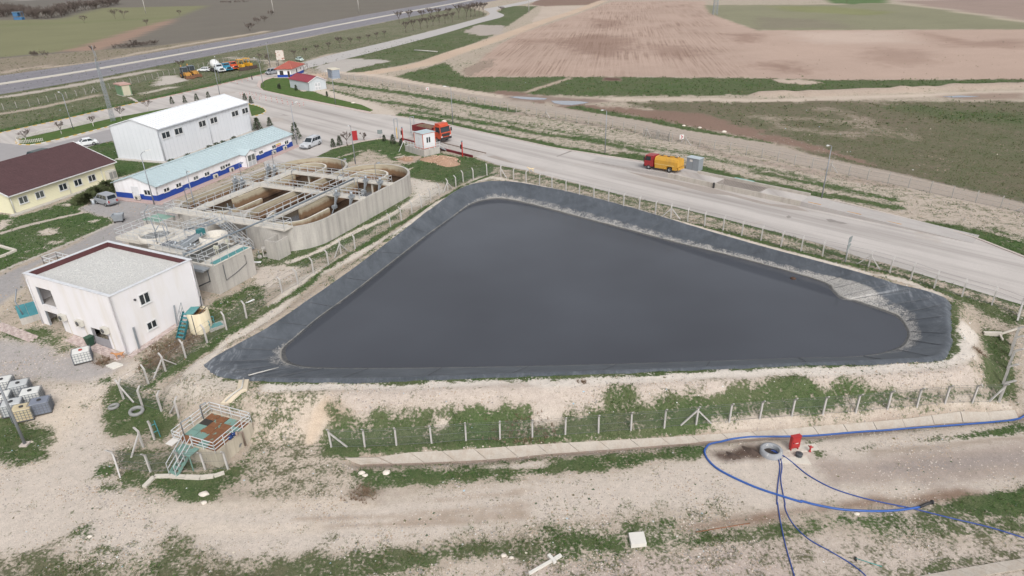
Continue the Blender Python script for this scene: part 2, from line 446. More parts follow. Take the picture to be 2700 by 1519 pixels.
# ploughed field
FLD = P('B', 2290, 745, 2574, 470) + P('C', 250, 330, 700, 180, 1150, 15, 2050, 10, 2100, 130, 2400, 235, 2574, 296) + P('D', 0, 295, 2574, 285, 4200, 283, 4200, 775, 2574, 768, 800, 775) + P('C', 2574, 757, 1300, 745, 0, 745)
paint(FLD, FIELD, 0.0, .8, 0.0, soft=1.0, rag=1.2)
paint(P('B', 2290, 745, 2574, 470) + P('C', 250, 330, 700, 180, 1150, 15, 1900, 10, 2100, 130, 2300, 430, 2400, 745, 1300, 742, 0, 742), None, None, None, 1.0, soft=8, rag=3)
for pts, a in ((P('C', 650, 380, 1000, 330, 1350, 380, 1350, 480, 1100, 560, 750, 500), .5), (P('C', 950, 180, 1250, 200, 1250, 270, 1000, 270), .45), (P('C', 1500, 430, 1800, 440, 2100, 520, 1900, 570, 1550, 530), .4),
   (P('C', 200, 380, 700, 370, 600, 420, 250, 430), .35), (P('C', 2300, 330, 2574, 330, 2574, 410, 2400, 415), .5), (P('D', 0, 610, 250, 600, 500, 680, 400, 720, 0, 650), .5), (P('D', 1100, 470, 1500, 480, 1700, 600, 1300, 640, 1000, 560), .3),
   (P('D', 1500, 300, 2100, 400, 2574, 390, 2574, 470, 1900, 450), .4)):
 paint(pts, (150, 120, 104), None, soft=7, rag=5, amt=min(1, a * 1.5))
paint(P('D', 300, 310, 1400, 300, 1500, 420, 500, 420), (206, 184, 168), None, soft=9, rag=6, amt=.6)
paint(P('C', 2574, 300, 2400, 240, 2100, 130, 2050, 50) + P('D', 0, 48, 750, 45, 1250, 30, 1900, 110, 2574, 220, 4000, 420, 4000, 283, 2574, 284, 0, 293), (140, 137, 108), .08, .75, 0, soft=1.5, rag=1.5)
paint(P('D', 100, 60, 700, 60, 1300, 120, 1100, 150, 300, 110), (136, 138, 88), .05, .7, soft=6, rag=5, amt=.8)
paint(P('D', 0, 165, 700, 200, 900, 270, 0, 280), (136, 126, 108), .03, .8, soft=6, rag=5, amt=.7)
paint(P('D', 1330, 12, 2574, -20, 6000, -40, 6000, 400, 2574, 195), (160, 138, 126), .0, .8, soft=1.5, rag=1)
stroke(P('D', 1290, 22, 1900, 110, 2574, 215, 4000, 430), 3.2, (182, 168, 146), .03, soft=1, rag=.5)
paint(P('D', 600, -30, 1250, -30, 1250, 28, 900, 40, 700, 30), (96, 122, 72), .15, .2, soft=2, rag=2)
# strip between field and pale track, pond-side meadow
paint(P('B', 1640, 740, 2100, 610, 2290, 745) + P('C', 0, 747, 1300, 747, 2574, 760) + P('D', 800, 778, 2574, 770, 4200, 775, 4200, 850, 2574, 840, 0, 905) + P('C', 2300, 920, 1100, 935, 300, 920, 0, 930) + P('B', 2000, 880), (150, 134, 114), .80, .42, 0, soft=1, rag=2.0)
paint(P('D', 150, 770, 500, 780, 650, 800, 450, 825, 220, 800), (198, 178, 160), .1, soft=1, rag=1.5)
paint(P('B', 2250, 690, 2450, 590, 2574, 570, 2574, 640, 2350, 740), (160, 140, 124), .2, soft=1, rag=2)
paint(P('D', -1300, 985, 0, 985, 2574, 985, 4200, 990, 4600, 2900, 2574, 2020, 1500, 1740, 700, 1555, 0, 1330, -1300, 1000), (130, 116, 98), .56, .80, 0, soft=1.5, rag=3)
paint(P('C', 560, 1030, 900, 1010, 1400, 1060, 2000, 1100, 2574, 1270, 2574, 1350, 2000, 1250, 1300, 1120, 700, 1070) + [], BROWN, .08, .7, soft=1.2, rag=2.0)
paint(P('D', -50, 1280, 200, 1330, 700, 1449, 1100, 1600, 700, 1500, -50, 1345), BROWN, .08, .7, soft=1.2, rag=1.5)
paint(P('C', 0, 870, 300, 900, 600, 960, 450, 1010, 200, 990, 0, 940), BROWN, .08, .7, soft=1, rag=1.5)
for pts in (P('D', 60, 1130, 700, 1170, 1300, 1290, 1500, 1340), P('D', 640, 1060, 900, 1120, 1100, 1230), P('D', 0, 1140, 400, 1260, 900, 1300), P('D', 1100, 985, 1250, 1010, 1350, 1020)):
 stroke(pts, 3, (180, 162, 144), .40, .8, soft=2, rag=3, amt=.6)
stroke(P('C', 800, 1050, 1400, 1160, 2000, 1290, 2574, 1400), 6, None, .92, .35, soft=2, rag=1.5)
stroke(P('D', 1500, 1060, 1900, 1120, 2574, 1150), 10, None, .85, .45, soft=3, rag=3, amt=.7)
# tracks
stroke(P('B', 900, 730, 1250, 725, 1550, 680, 1900, 620, 2200, 510, 2574, 390) + P('C', 500, 205, 800, 110, 1060, 10), 8.0, (202, 176, 152), 0, soft=.8, rag=.6)
stroke(P('B', 1050, 720, 1350, 750, 1700, 800, 2000, 850, 2574, 955) + P('C', 700, 1085, 1300, 1190, 1900, 1310, 2574, 1420) + P('J', 1700, 250, 2574, 440, 3400, 640, 4200, 830), 6.4, (178, 164, 150), .0, soft=.6, rag=.5)
stroke(P('B', 1000, 700, 1200, 715, 1500, 740, 1800, 800, 2200, 865, 2574, 925) + P('C', 300, 950, 1100, 965, 2000, 965) + P('D', 0, 975, 1000, 945, 1800, 915, 2574, 895, 4200, 860), 3.6, (204, 186, 168), .0, soft=.5, rag=.4)
stroke(P('C', 330, 890, 520, 830, 740, 760), 2.0, (190, 170, 150), .05, soft=.6, rag=.5, amt=.8)
paint(P('C', 100, 935, 350, 920, 700, 945, 1100, 965, 1150, 985, 900, 1010, 700, 1030, 500, 985, 200, 975), (150, 130, 117), .0, soft=.8, rag=.6)
paint(P('D', 1720, 935, 2100, 905, 2574, 900, 2574, 960, 2000, 965), (160, 138, 122), .02, soft=.8, rag=.6)
stroke(RIDGE, 5.0, (184, 164, 147), .10, .8, soft=.6, rag=.6, ground=False, sp=False)
paint(P('C', 1080, 752, 1250, 757, 1240, 785, 1060, 780), (110, 82, 72), 0, soft=.5, rag=.5)
# strip between outer fence and the concrete road
paint(P('B', 960, 790, 1110, 765, 1500, 820, 2000, 910, 2574, 1030) + P('C', 700, 1165, 1400, 1290, 2100, 1400) + P('J', 1600, 310, 2574, 510, 3900, 790, 5000, 1100, 4600, 1500, 2574, 800, 2100, 690, 1780, 620, 720, 270, 0, 255) + P('I', 1700, 405, 1100, 278, 600, 168, 120, 92) + P('B', 1400, 1060, 960, 880), (194, 178, 162), .36, .45, soft=.6, rag=1.0)
for pts, w, g in ((P('B', 970, 800, 1300, 850, 1700, 905, 2200, 985, 2574, 1050) + P('C', 200, 1080), 3.2, .85), (P('B', 1000, 880, 1300, 950, 1600, 1000, 2000, 1060) + P('I', 500, 45), 2.6, .75),
    (P('I', 150, 75, 500, 125, 800, 195, 1200, 290, 1500, 345, 1750, 400, 2100, 460, 2574, 530), 2.4, .93), (P('I', 300, 40, 700, 110, 1200, 195, 1600, 275, 2000, 320, 2574, 440), 2.2, .80),
    (P('I', 900, 90, 1300, 165, 1900, 270, 2574, 400), 1.6, .65), (P('J', 0, 215, 180, 250), 3.0, .92), (P('J', 100, 130, 600, 200, 1100, 310, 1700, 430, 2100, 550), 2.0, .62),
    (P('J', 720, 345, 950, 400, 1080, 430), 2.6, .85), (P('J', 1250, 470, 1600, 540, 1850, 600, 2100, 630, 2574, 720), 2.4, .8), (P('J', 1280, 385, 1700, 470, 2100, 550, 2574, 650), 2.0, .75), (P('K', 1700, -10, 2100, 60, 2574, 220), 4, .9), (P('K', 2250, 10, 2574, 110), 2, .6)):
 stroke(pts, w, None, g, .25, soft=.5, rag=.9)
stroke(P('C', 0, 1075, 600, 1150, 1200, 1250, 1900, 1370) + P('J', 900, 200, 1600, 340, 2574, 520), 2.2, (176, 158, 144), .35, .8, soft=.5, rag=.8)
stroke(P('B', 900, 880, 1100, 940, 1300, 1000, 1450, 1060, 1560, 1110), 3.8, (205, 190, 174), .0, soft=.4, rag=.3)
paint(P('B', 1050, 1000, 1250, 1000, 1600, 1075, 1600, 1120, 1450, 1110, 1380, 1080), (205, 190, 174), .0, soft=.4, rag=.4)
# plot round the treatment tanks
paint(P('B', 1010, 1449, 1300, 1375, 1500, 1345, 1700, 1385) + P('I', 250, 360, 650, 470, 900, 500, 1180, 590, 1040, 660, 900, 705, 740, 775, 470, 720, 285, 690, 200, 560, -100, 420) + P('F', 1780, 180, 1500, 115), (196, 178, 160), .90, .3, soft=.5, rag=.8)
for i in range(5):
 stroke(P('F', 1700 + 60 * i, 130 + 25 * i, 2000 + 60 * i, 55 + 60 * i, 2330 + 30 * i, 110 + 25 * i), .5, (200, 184, 168), .3, soft=.2, rag=.25)
paint(P('I', 180, 540, 260, 490, 420, 480, 340, 550, 240, 560), (184, 160, 142), .05, soft=.4, rag=.4)
paint(P('I', 290, 700, 420, 720, 560, 745, 640, 830, 520, 880, 400, 960, 250, 1000, 100, 1020, 0, 1070, -100, 1100, 0, 1010, 250, 900, 300, 830), (214, 203, 190), .22, .4, soft=.4, rag=.6)
paint(P('F', 2340, 480, 2450, 480, 2300, 680, 1900, 900, 1500, 1130, 900, 1449, 700, 1449, 900, 1330, 880, 1060, 1000, 1050, 1300, 1020, 1700, 880), (206, 192, 176), .74, .35, soft=.4, rag=.8)
stroke(P('F', 2560, 420, 2400, 560, 2150, 720, 1800, 880, 1500, 1040, 1250, 1140), .8, (212, 200, 186), .05, soft=.3, rag=.3)
paint(P('F', 900, 1200, 1150, 1190, 1420, 1200, 1300, 1290, 1000, 1420, 850, 1449), (206, 192, 178), .22, .7, soft=.5, rag=1.0)
paint(P('G', 2000, 770, 2480, 550, 2574, 600, 2574, 880, 2000, 1230, 1780, 1330, 1500, 1449, 1240, 1440, 1350, 1300, 1560, 1130), (190, 174, 156), .72, .45, soft=.4, rag=.8)
paint(P('G', 1700, 1020, 1900, 1000, 2050, 980, 2130, 970, 1950, 1100, 1700, 1250, 1450, 1330, 1430, 1200, 1550, 1100), (140, 122, 104), .45, 1.0, soft=.4, rag=.6)
stroke(P('I', 1060, 690, 960, 715, 850, 765, 600, 935, 350, 1110, 0, 1325) + P('F', 1560, 1215, 1300, 1380) + P('G', 2574, 890, 2250, 1080, 2000, 1270, 1850, 1400), 1.9, (213, 201, 187), .02, soft=.35, rag=.25)
stroke(P('I', 1130, 655, 900, 740, 700, 850, 500, 960, 300, 1080, 100, 1200, -60, 1300) + P('F', 1560, 1220, 1350, 1400) + P('G', 2450, 890, 2200, 1040, 1850, 1260, 1600, 1430) + P('H', 1420, 260), .9, (190, 176, 158), .85, .3, soft=.35, rag=.35)
stroke(P('I', 1100, 700, 900, 765, 600, 960, 400, 1100, 0, 1340) + P('F', 2000, 1050, 1500, 1370), .5, None, .55, .3, soft=.25, rag=.6)
# strip between pond and road
paint(P('I', 1080, 590, 1250, 590, 1600, 690, 2000, 790, 2574, 920) + P('J', 300, 670, 900, 830, 1500, 985, 2100, 1190, 2574, 1310) + P('K', 1900, 560, 2574, 780, 2574, 870, 2000, 690, 1500, 540, 1100, 400, 500, 260, 0, 130) + P('J', 1300, 1085, 700, 910, 0, 740) + P('I', 2574, 1045, 1900, 880, 1500, 780, 1180, 690), (200, 180, 162), .42, .4, soft=.4, rag=.6)
stroke(P('I', 1150, 580, 1300, 620, 1600, 695, 2000, 790, 2574, 922) + P('J', 300, 672, 900, 832, 1500, 988, 2100, 1195, 2574, 1315) + P('K', 1700, 500, 2574, 765), .9, None, .82, .3, soft=.3, rag=.5)
stroke(P('I', 1180, 690, 1500, 765, 1900, 865, 2574, 1020) + P('J', 300, 800, 900, 950, 1500, 1110, 1900, 1210) + P('K', 600, 290, 900, 360, 1300, 450, 1700, 590, 2260, 755), .9, None, .88, .3, soft=.3, rag=.4)
stroke(P('I', 1150, 700, 1500, 790, 1900, 895, 2574, 1050) + P('J', 0, 745, 700, 930, 1300, 1100, 1700, 1210) + P('K', 500, 290, 1000, 420, 1400, 520, 1700, 640), 1.5, (212, 200, 186), .04, soft=.35, rag=.25)
stroke(P('K', 1700, 590, 2100, 740, 2400, 850, 2574, 905), 1.6, (196, 182, 164), .75, .4, soft=.4, rag=.5)
# lawns and gravel on the left
paint(P('E', 830, 145, 1090, 78, 1300, 240, 1600, 290, 1540, 310, 1290, 395, 1150, 430, 1000, 300), (186, 172, 154), .94, .25, soft=.4, rag=.3)
paint(P('E', -400, 900, 0, 790, 150, 820, 500, 720, 700, 640, 780, 560, 900, 640, 760, 740, 830, 775, 1090, 820, 1110, 875, 600, 1090, 0, 1345, -400, 1480), (205, 190, 175), .84, .22, soft=.35, rag=.5)
for pts in (P('E', 350, 950, 470, 920, 560, 930, 500, 990, 380, 1000), P('E', -50, 860, 60, 830, 110, 850, 0, 950, -50, 960), P('E', 500, 1060, 600, 1050, 560, 1080), P('E', 850, 860, 960, 830, 1000, 850, 900, 870), P('E', 580, 700, 680, 690, 660, 720)):
 paint(pts, (208, 193, 178), .15, soft=.3, rag=.6)
stroke(P('E', 0, 978, 300, 890, 800, 775), .9, (196, 182, 168), .05, soft=.2, rag=.15)
paint(P('E', -400, 1560, 0, 1390, 640, 1120, 1100, 885, 1120, 850, 830, 770, 760, 740, 880, 690, 970, 660, 1300, 640, 1540, 690, 1700, 640) + P('F', 100, 560, 150, 640, 150, 760, -60, 800) + P('O', 900, 300, 700, 420, 300, 620, 0, 700) + P('G', 500, 300, 230, 430, 250, 570, 0, 760, -400, 900), (167, 162, 160), .03, .6, soft=.3, rag=.25)
stroke(P('E', 0, 1345, 600, 1100, 1105, 880), .35, (196, 188, 178), .05, soft=.15, rag=.05)
paint(P('G', -300, 900, 0, 760, 250, 570, 240, 640, 40, 790, 0, 830), (196, 180, 160), .12, soft=.4, rag=.4)
paint(P('G', -400, 1100, 0, 1000, 400, 960, 480, 1000, 560, 1120, 760, 1180, 560, 1240, 300, 1130, 0, 1130, -400, 1220), (188, 174, 158), .66, .35, soft=.4, rag=.7)
paint(P('G', -400, 1200, 0, 1090, 350, 1110, 560, 1230, 720, 1230, 900, 1240, 1240, 1330) + P('H', 1010, 150, 900, 230, 650, 230, 300, 200, -300, 180), (172, 165, 161), .10, .5, soft=.5, rag=.7)
paint(P('G', 920, 1260, 1080, 1230, 1100, 1330, 960, 1360), (146, 128, 112), .4, .9, soft=.4, rag=.4)
# front of the picture
paint(P('H', -600, 160, 250, 230, 700, 240, 1100, 180, 1280, 60, 1400, 200, 1200, 270, 1000, 420, 1000, 560, 1080, 750, 1150, 850, 1100, 1000, 1150, 1150, 1350, 1300, 1900, 1400) + P('N', -100, 1449, 1100, 1340, 1600, 1240, 2574, 1150) + P('M', 1200, 890, 2000, 700) + P('L', 0, 800, 700, 760, 1500, 700, 2574, 600, 3600, 480, 3600, 1350, 2574, 1230, 1900, 1330, 400, 1449) + P('T', 2574, 400, 1500, 430, 900, 450, 0, 560) + P('S', 1500, 730, 800, 800, 0, 900) + P('R', 1300, 900, 500, 860, -600, 900), SAND, .11, .5, soft=.8, rag=.8)
paint(P('H', 0, 620, 300, 500, 700, 300, 950, 400, 700, 700, 500, 900, 450, 1000, 0, 1060), (214, 196, 174), .10, .5, soft=1.5, rag=1, amt=.7)
paint(P('H', -400, 560, 0, 570, 380, 600, 520, 690, 480, 800, 430, 960, 80, 1040, -400, 1000), (190, 176, 158), .78, .35, soft=.5, rag=.9)
paint(P('H', 950, 190, 1070, 170, 1060, 220, 970, 225), None, .8, .3, soft=.3, rag=.4)
paint(P('H', 760, 450, 860, 370, 880, 400, 830, 520, 770, 490), None, .4, .5, soft=.3, rag=.5)
paint(P('H', 1060, 260, 1200, 220, 1560, 380, 1760, 560, 1640, 720, 1500, 800, 1400, 740, 1080, 750, 1000, 560), (186, 170, 150), .84, .5, soft=.4, rag=.7)
paint(P('H', 870, 1050, 1000, 1010, 1120, 1020, 1060, 1130, 900, 1120), None, .85, .3, soft=.3, rag=.4)
paint(P('H', 1100, 1060, 1460, 1090, 1900, 1080, 2300, 1050, 2480, 780, 2574, 700) + P('N', 110, 380, 60, 560, -100, 900) + P('H', 2350, 1100, 2050, 1380, 1850, 1400, 1500, 1290, 1180, 1210), (188, 172, 152), .82, .5, soft=.4, rag=.7)
paint(P('H', 1120, 890, 1400, 830, 1640, 850, 1900, 1000, 2230, 1040, 1500, 1085, 1150, 1060), (170, 154, 136), .70, .6, soft=.4, rag=.6)
paint(P('H', 940, 1250, 1050, 1200, 1200, 1230, 1210, 1310, 960, 1290), None, .62, .4, soft=.3, rag=.7)
paint(P('H', 1500, 250, 1800, 130, 2050, 60, 2200, 140, 2500, 180, 2380, 330, 1900, 420, 1600, 400), (206, 193, 178), .32, .6, soft=.4, rag=.7)
paint(P('H', 2180, 450, 2400, 250, 2540, 170, 2574, 230, 2300, 420), (188, 172, 152), .7, .4, soft=.4, rag=.5)
paint(P('N', -100, 300, 250, 240, 600, 290, 850, 420, 900, 560, 620, 700, 500, 800, 800, 1100, 1080, 1330, 600, 1340, 0, 1330, -200, 1200), (205, 188, 170), .50, .75, soft=.5, rag=1.0)
paint(P('N', 330, 620, 430, 560, 540, 600, 420, 780, 350, 720), (206, 188, 168), .12, .7, soft=.4, rag=.5)
stroke(P('N', 680, 350, 560, 480, 480, 640, 430, 780), .8, (208, 186, 162), .02, soft=.25, rag=.3)
paint(P('N', 600, 440, 720, 340, 830, 430, 880, 560, 780, 640, 640, 560), (176, 156, 130), .8, .75, soft=.4, rag=.6)
paint(P('N', 850, 1280, 1000, 1220, 1100, 1280, 1000, 1350, 880, 1340), (140, 124, 108), .5, 1, soft=.4, rag=.5)
# berm: pale crest track, bare face, grassy foot
paint(P('N', 640, 330, 1000, 230, 2574, 180) + P('M', 1000, 20, 2574, -40) + P('L', 1000, 90, 2000, 20, 2200, 200, 2150, 320, 1300, 300, 0, 420) + P('M', 0, 420) + P('N', 2574, 560, 1000, 640, 850, 480), (197, 182, 169), .19, .6, soft=.4, rag=.5)
stroke(P('N', 60, 250, 600, 225, 1200, 215, 2000, 195, 2574, 150) + P('M', 500, 20, 1300, -25) + P('L', 0, 105, 600, 95, 1100, 65, 1700, 20, 2000, -60) + P('K', 1950, 1150, 2050, 1000), 1.7, (220, 209, 197), .02, soft=.3, rag=.2)
paint(P('N', 800, 640, 1100, 520, 1500, 470, 2000, 450, 2574, 450) + P('M', 280, 230, 400, 300, 420, 440, 680, 430, 700, 200, 830, 330, 1000, 260, 1150, 70, 1300, 70, 1420, 200, 2100, 130, 2574, 10) + P('L', 80, 150, 350, 130, 560, 180, 600, 280, 880, 170, 1100, 310, 1500, 320, 2150, 300, 2350, 340, 2300, 430, 0, 590) + P('M', 0, 640) + P('N', 2574, 830, 1600, 900, 800, 940, 560, 900, 600, 780), (186, 170, 152), .80, .42, soft=.4, rag=.8)
for pts in (P('N', 1650, 560, 1780, 560, 1800, 650, 1680, 640), P('L', 850, 350, 950, 380, 930, 440, 860, 420), P('M', 420, 300, 660, 300, 690, 420, 430, 430)): paint(pts, SAND, .12, soft=.3, rag=.5)
stroke([c + (c - Vector((5, 70, c.z))).normalized() * .45 for c in crest[1:14]], .9, None, .85, .4, soft=.35, rag=.5, ground=False)
paint(P('N', 560, 850, 965, 840, 1612, 805, 2275, 768) + P('M', 382, 565, 1022, 515, 1660, 467, 2100, 430, 2150, 490, 1640, 560, 1020, 590, 380, 625) + P('N', 2574, 820, 1900, 862, 1285, 890, 770, 935), (182, 166, 146), .86, .45, soft=.3, rag=.4)
paint(P('M', 2100, 400, 2574, 380) + P('L', 0, 600, 400, 560, 440, 590, 0, 680) + P('M', 2574, 510, 2150, 480), (205, 190, 174), .12, soft=.3, rag=.5)
paint(P('L', 640, 530, 1100, 490, 1450, 440, 1550, 480, 1100, 560, 660, 600), (200, 184, 168), .25, soft=.3, rag=.6)
stroke(P('L', 1850, 410, 2300, 420, 2450, 440), .5, (206, 192, 176), .1, soft=.2, rag=.4)
stroke(CHAN_BOT, 1.0, (166, 146, 130), .02, soft=.25, rag=.25, ground=False)
paint(P('N', 840, 1110, 1300, 1050, 2000, 1015, 2574, 970) + P('M', 700, 770, 1400, 720, 2040, 650, 2060, 720, 1600, 800, 1200, 880, 600, 910, 0, 960) + P('N', 2574, 1160, 1600, 1235, 1000, 1200), (188, 172, 152), .80, .35, soft=.3, rag=.7)
stroke(P('N', 1600, 1090, 2000, 1060, 2400, 1030) + P('M', 200, 840, 500, 830), .35, SAND, .15, soft=.25, rag=.4)
paint(P('L', 1830, 740, 2240, 690, 2574, 600, 2800, 560, 2800, 660, 2300, 740, 1850, 775), None, .85, .3, soft=.3, rag=.6)
paint(P('L', 400, 790, 620, 770, 640, 800, 420, 800), None, .8, .3, soft=.25, rag=.4)
paint(P('L', 930, 870, 1150, 820, 1180, 840, 1000, 890), None, .7, .3, soft=.25, rag=.4)
paint(P('L', 550, 900, 630, 900, 640, 960, 560, 950), None, .9, .3, soft=.25, rag=.3)
paint(P('L', 1500, 780, 1800, 740, 1800, 780, 1560, 800), None, .55, .3, soft=.25, rag=.5)
paint(P('L', 570, 1000, 1500, 880, 2574, 800, 3600, 720, 3600, 1000, 2574, 1110, 1700, 1200, 1100, 1230, 700, 1200), (176, 160, 148), .0, soft=1.0, rag=.6)
stroke(P('L', 1200, 1060, 1800, 1010, 2574, 940), .9, (160, 148, 142), .0, soft=.4, rag=.3, amt=.7)
for i in range(2): stroke(P('L', 1100, 880 + 25 * i, 1700, 830 + 20 * i, 2574, 735 + 10 * i), .25, (176, 160, 144), 0, soft=.15, rag=.1)
paint(P('U', 0, 440, 400, 370, 800, 300, 960, 240, 1250, 290, 1600, 240, 2000, 215, 2150, 250, 1600, 345, 1300, 390, 700, 425, 100, 470) + P('T', 2300, 520, 1900, 560, 1450, 600, 1400, 530, 1900, 450), (146, 120, 101), .04, .7, soft=.3, rag=.5)
paint(P('U', 1640, 370, 2100, 270, 2576, 190, 3300, 60, 3300, 450, 2576, 460, 2200, 480, 1750, 480), None, .97, .3, soft=.3, rag=.4)
paint(P('U', 550, 440, 1300, 425, 1650, 400, 2200, 500, 2576, 500, 3300, 480, 3300, 640, 2300, 720, 1300, 700, 560, 570), (200, 184, 168), .64, .4, soft=.4, rag=.9)
paint(P('T', 1900, 600, 2576, 530) + P('U', 300, 560, 500, 620, 250, 700, 0, 740) + P('T', 1900, 700), None, .82, .3, soft=.4, rag=.8)
paint(P('U', 0, 740, 600, 660, 1300, 720, 2300, 740, 3300, 700, 3300, 1300, 0, 1300), (200, 184, 170), .36, .95, soft=.6, rag=.8)
paint(P('U', 1100, 1060, 1600, 1010, 2000, 850, 2300, 840, 2576, 830, 2576, 900, 1500, 1110), None, .75, .5, soft=.4, rag=.7)
paint(P('T', -200, 560, 150, 520, 400, 540, 850, 570, 950, 460, 1300, 440, 1650, 400, 1780, 460, 1400, 560, 1500, 610, 2000, 580, 2400, 540, 2500, 680, 1900, 760, 1250, 790, 700, 840, 300, 910, -200, 830), (196, 180, 162), .70, .45, soft=.4, rag=.8)
paint(P('T', 500, 560, 830, 550, 820, 590, 560, 600), SAND, .15, soft=.3, rag=.4)
paint(P('T', -200, 1300, -200, 830, 300, 900, 900, 830, 1900, 770, 2574, 720, 2574, 1300), (198, 180, 168), .40, .85, soft=.6, rag=.9)
paint(P('T', 1000, 560, 1380, 560, 1400, 650, 1150, 640), SAND, .25, soft=.3, rag=.5)
paint(P('S', -100, 900, 300, 860, 600, 810, 800, 840, 1100, 790, 1550, 725, 2000, 660, 2574, 630, 2700, 700, 2700, 850, 2100, 870, 1900, 900, 1500, 960, 1000, 1020, 600, 1110, -100, 1200), (190, 174, 156), .74, .55, soft=.5, rag=.9)
paint(P('S', 1800, 900, 2100, 870, 2400, 920, 2400, 1100, 1500, 1100), (204, 188, 172), .2, .5, soft=.4, rag=.5)
paint(P('S', 1500, 730, 2000, 600, 2574, 530, 2574, 640, 2000, 670), None, .35, .5, soft=.4, rag=.8)
paint(P('R', -600, 1300, -600, 900, 0, 870, 480, 820, 640, 850, 760, 920, 1280, 940, 1400, 860, 1640, 700, 1780, 690, 1850, 800, 2250, 930, 2574, 930, 2574, 1300), (188, 172, 154), .64, .8, soft=.9, rag=1.3)
paint(P('R', 760, 560, 900, 500, 900, 560, 840, 680, 750, 680), None, .7, .4, soft=.3, rag=.5)
for q in ((690, 440, 25), (1120, 640, 22), (1690, 600, 45), (860, 660, 40), (980, 670, 40), (1000, 760, 60), (1280, 720, 40), (1110, 790, 40), (1430, 530, 25), (820, 750, 30), (1870, 540, 20), (980, 370, 22)):
 paint(P('R', q[0] - q[2], q[1], q[0], q[1] - q[2] * .7, q[0] + q[2], q[1], q[0], q[1] + q[2] * .7), None, .62, .5, soft=.25, rag=.35)
for c, x, y, r in (('S', 40, 390, 60), ('S', 170, 390, 60), ('S', 400, 390, 30), ('S', 140, 530, 70), ('S', 620, 640, 70), ('S', 450, 690, 60), ('S', 1400, 640, 60), ('S', 1150, 730, 80), ('T', 470, 380, 130), ('M', 1680, 860, 70), ('N', 540, 1060, 50), ('S', 900, 640, 40)):
 paint(P(c, x - r, y, x, y - r * .4, x + r, y, x, y + r * .4), None, .52, .55, soft=.3, rag=.4)
paint(P('L', -120, 860, 60, 840, 80, 900, 0, 960, -100, 930) + [], (150, 130, 112), .2, soft=.3, rag=.4)
paint(P('M', 2090, 720, 2300, 690, 2420, 650, 2574, 650, 2574, 740, 2400, 800, 2200, 780), (96, 78, 68), .05, .8, soft=.3, rag=.5)
paint(P('V', 600, 380, 780, 400, 900, 430, 920, 560, 900, 720, 960, 900, 980, 1250, 860, 1100, 620, 1010, 590, 900, 530, 800, 700, 700, 620, 520), (180, 162, 142), .85, .5, soft=.35, rag=.6)
paint(P('V', 1000, 1000, 1030, 900, 1065, 700, 1200, 600, 1200, 1300, 1000, 1300), (196, 180, 164), .3, .5, soft=.3, rag=.4)
paint(P('V', 190, 90, 330, 60, 420, 120, 300, 260, 240, 330, 290, 440, 250, 620, 190, 640, 230, 520, 190, 300), (190, 172, 154), .74, .5, soft=.3, rag=.4)
paint(P('V', 500, 90, 620, 130, 800, 230, 980, 330, 900, 330, 760, 260, 580, 200), None, .82, .4, soft=.3, rag=.5)

for pts in (P('S', 0, 590, 900, 530, 1700, 470, 2574, 395), P('S', 300, 470, 1100, 450, 1900, 395, 2574, 330), P('S', 900, 330, 1700, 290, 2574, 200), P('S', 1000, 540, 1900, 500, 2574, 440)): stroke(pts, .35, (176, 156, 136), .0, soft=.25, rag=.35, amt=.7)
for pts in (P('R', 1500, 400, 2100, 370, 2574, 350) + P('S', 500, 330, 1000, 330), P('R', 1800, 560, 2574, 580) + P('S', 500, 560)): stroke(pts, .9, (218, 202, 184), .0, soft=.4, rag=.3, amt=.7)
# large scale variety, then the sheet itself
lum_ = soil @ np.array([.3, .55, .15]); soil += .16 * (lum_[:, None] - soil)
soil *= (1 + .16 * J3 + .10 * J1)[:, None]
gr += np.where(gr > .12, .22 * J3 + .25 * J1, .08 * J1)
# dirt showing between the furrows of wheel tracks on the front road
gm = bpy.data.meshes.new('ground')
ny, nx = nyx
idx = (np.arange(ny - 1)[:, None] * nx + np.arange(nx - 1)[None, :]).ravel()
faces = np.stack([idx, idx + 1, idx + nx + 1, idx + nx], 1)
def fast_mesh(me, V, Fq, k):
 me.vertices.add(len(V)); me.vertices.foreach_set('co', np.asarray(V, np.float32).ravel())
 me.loops.add(Fq.size); me.loops.foreach_set('vertex_index', Fq.ravel().astype(np.int32))
 me.polygons.add(len(Fq)); me.polygons.foreach_set('loop_start', np.arange(0, Fq.size, k, dtype=np.int32))
 me.update(calc_edges=True)
fast_mesh(gm, np.stack([X1, Y1, Z1], 1), faces, 4)
gm.polygons.foreach_set('use_smooth', np.ones(len(faces), bool))
def vcol(me, name, arr):
 a = me.color_attributes.new(name, 'FLOAT_COLOR', 'POINT'); a.data.foreach_set('color', np.asarray(arr, np.float32).ravel())
one = np.ones(X1.size)
vcol(gm, 'soil', np.stack([soil[:, 0], soil[:, 1], soil[:, 2], one], 1))
vcol(gm, 'cover', np.stack([gr, ol, fu, one], 1))

m, t, n, l, b = newmat('ground_soil_and_turf')
co = n.new('ShaderNodeTexCoord').outputs['Object']
asoil = n.new('ShaderNodeAttribute'); asoil.attribute_name = 'soil'
acov = n.new('ShaderNodeAttribute'); acov.attribute_name = 'cover'
sp = n.new('ShaderNodeSeparateColor'); l.new(acov.outputs['Color'], sp.inputs[0])
n1 = noise_n(n, l, co, .9, 6, .62); n2 = noise_n(n, l, co, 4.5, 4, .6); n3 = noise_n(n, l, co, .12, 4, .6)
nn = math_n(n, l, 'ADD', math_n(n, l, 'MULTIPLY', n1, .48), math_n(n, l, 'MULTIPLY', n2, .52))
thr = math_n(n, l, 'ADD', sp.outputs[0], math_n(n, l, 'MULTIPLY', math_n(n, l, 'SUBTRACT', nn, .5), 2.9))
cov = ramp(n, l, thr, .36, .68)
gnoise = noise_n(n, l, co, 9.0, 3, .7)
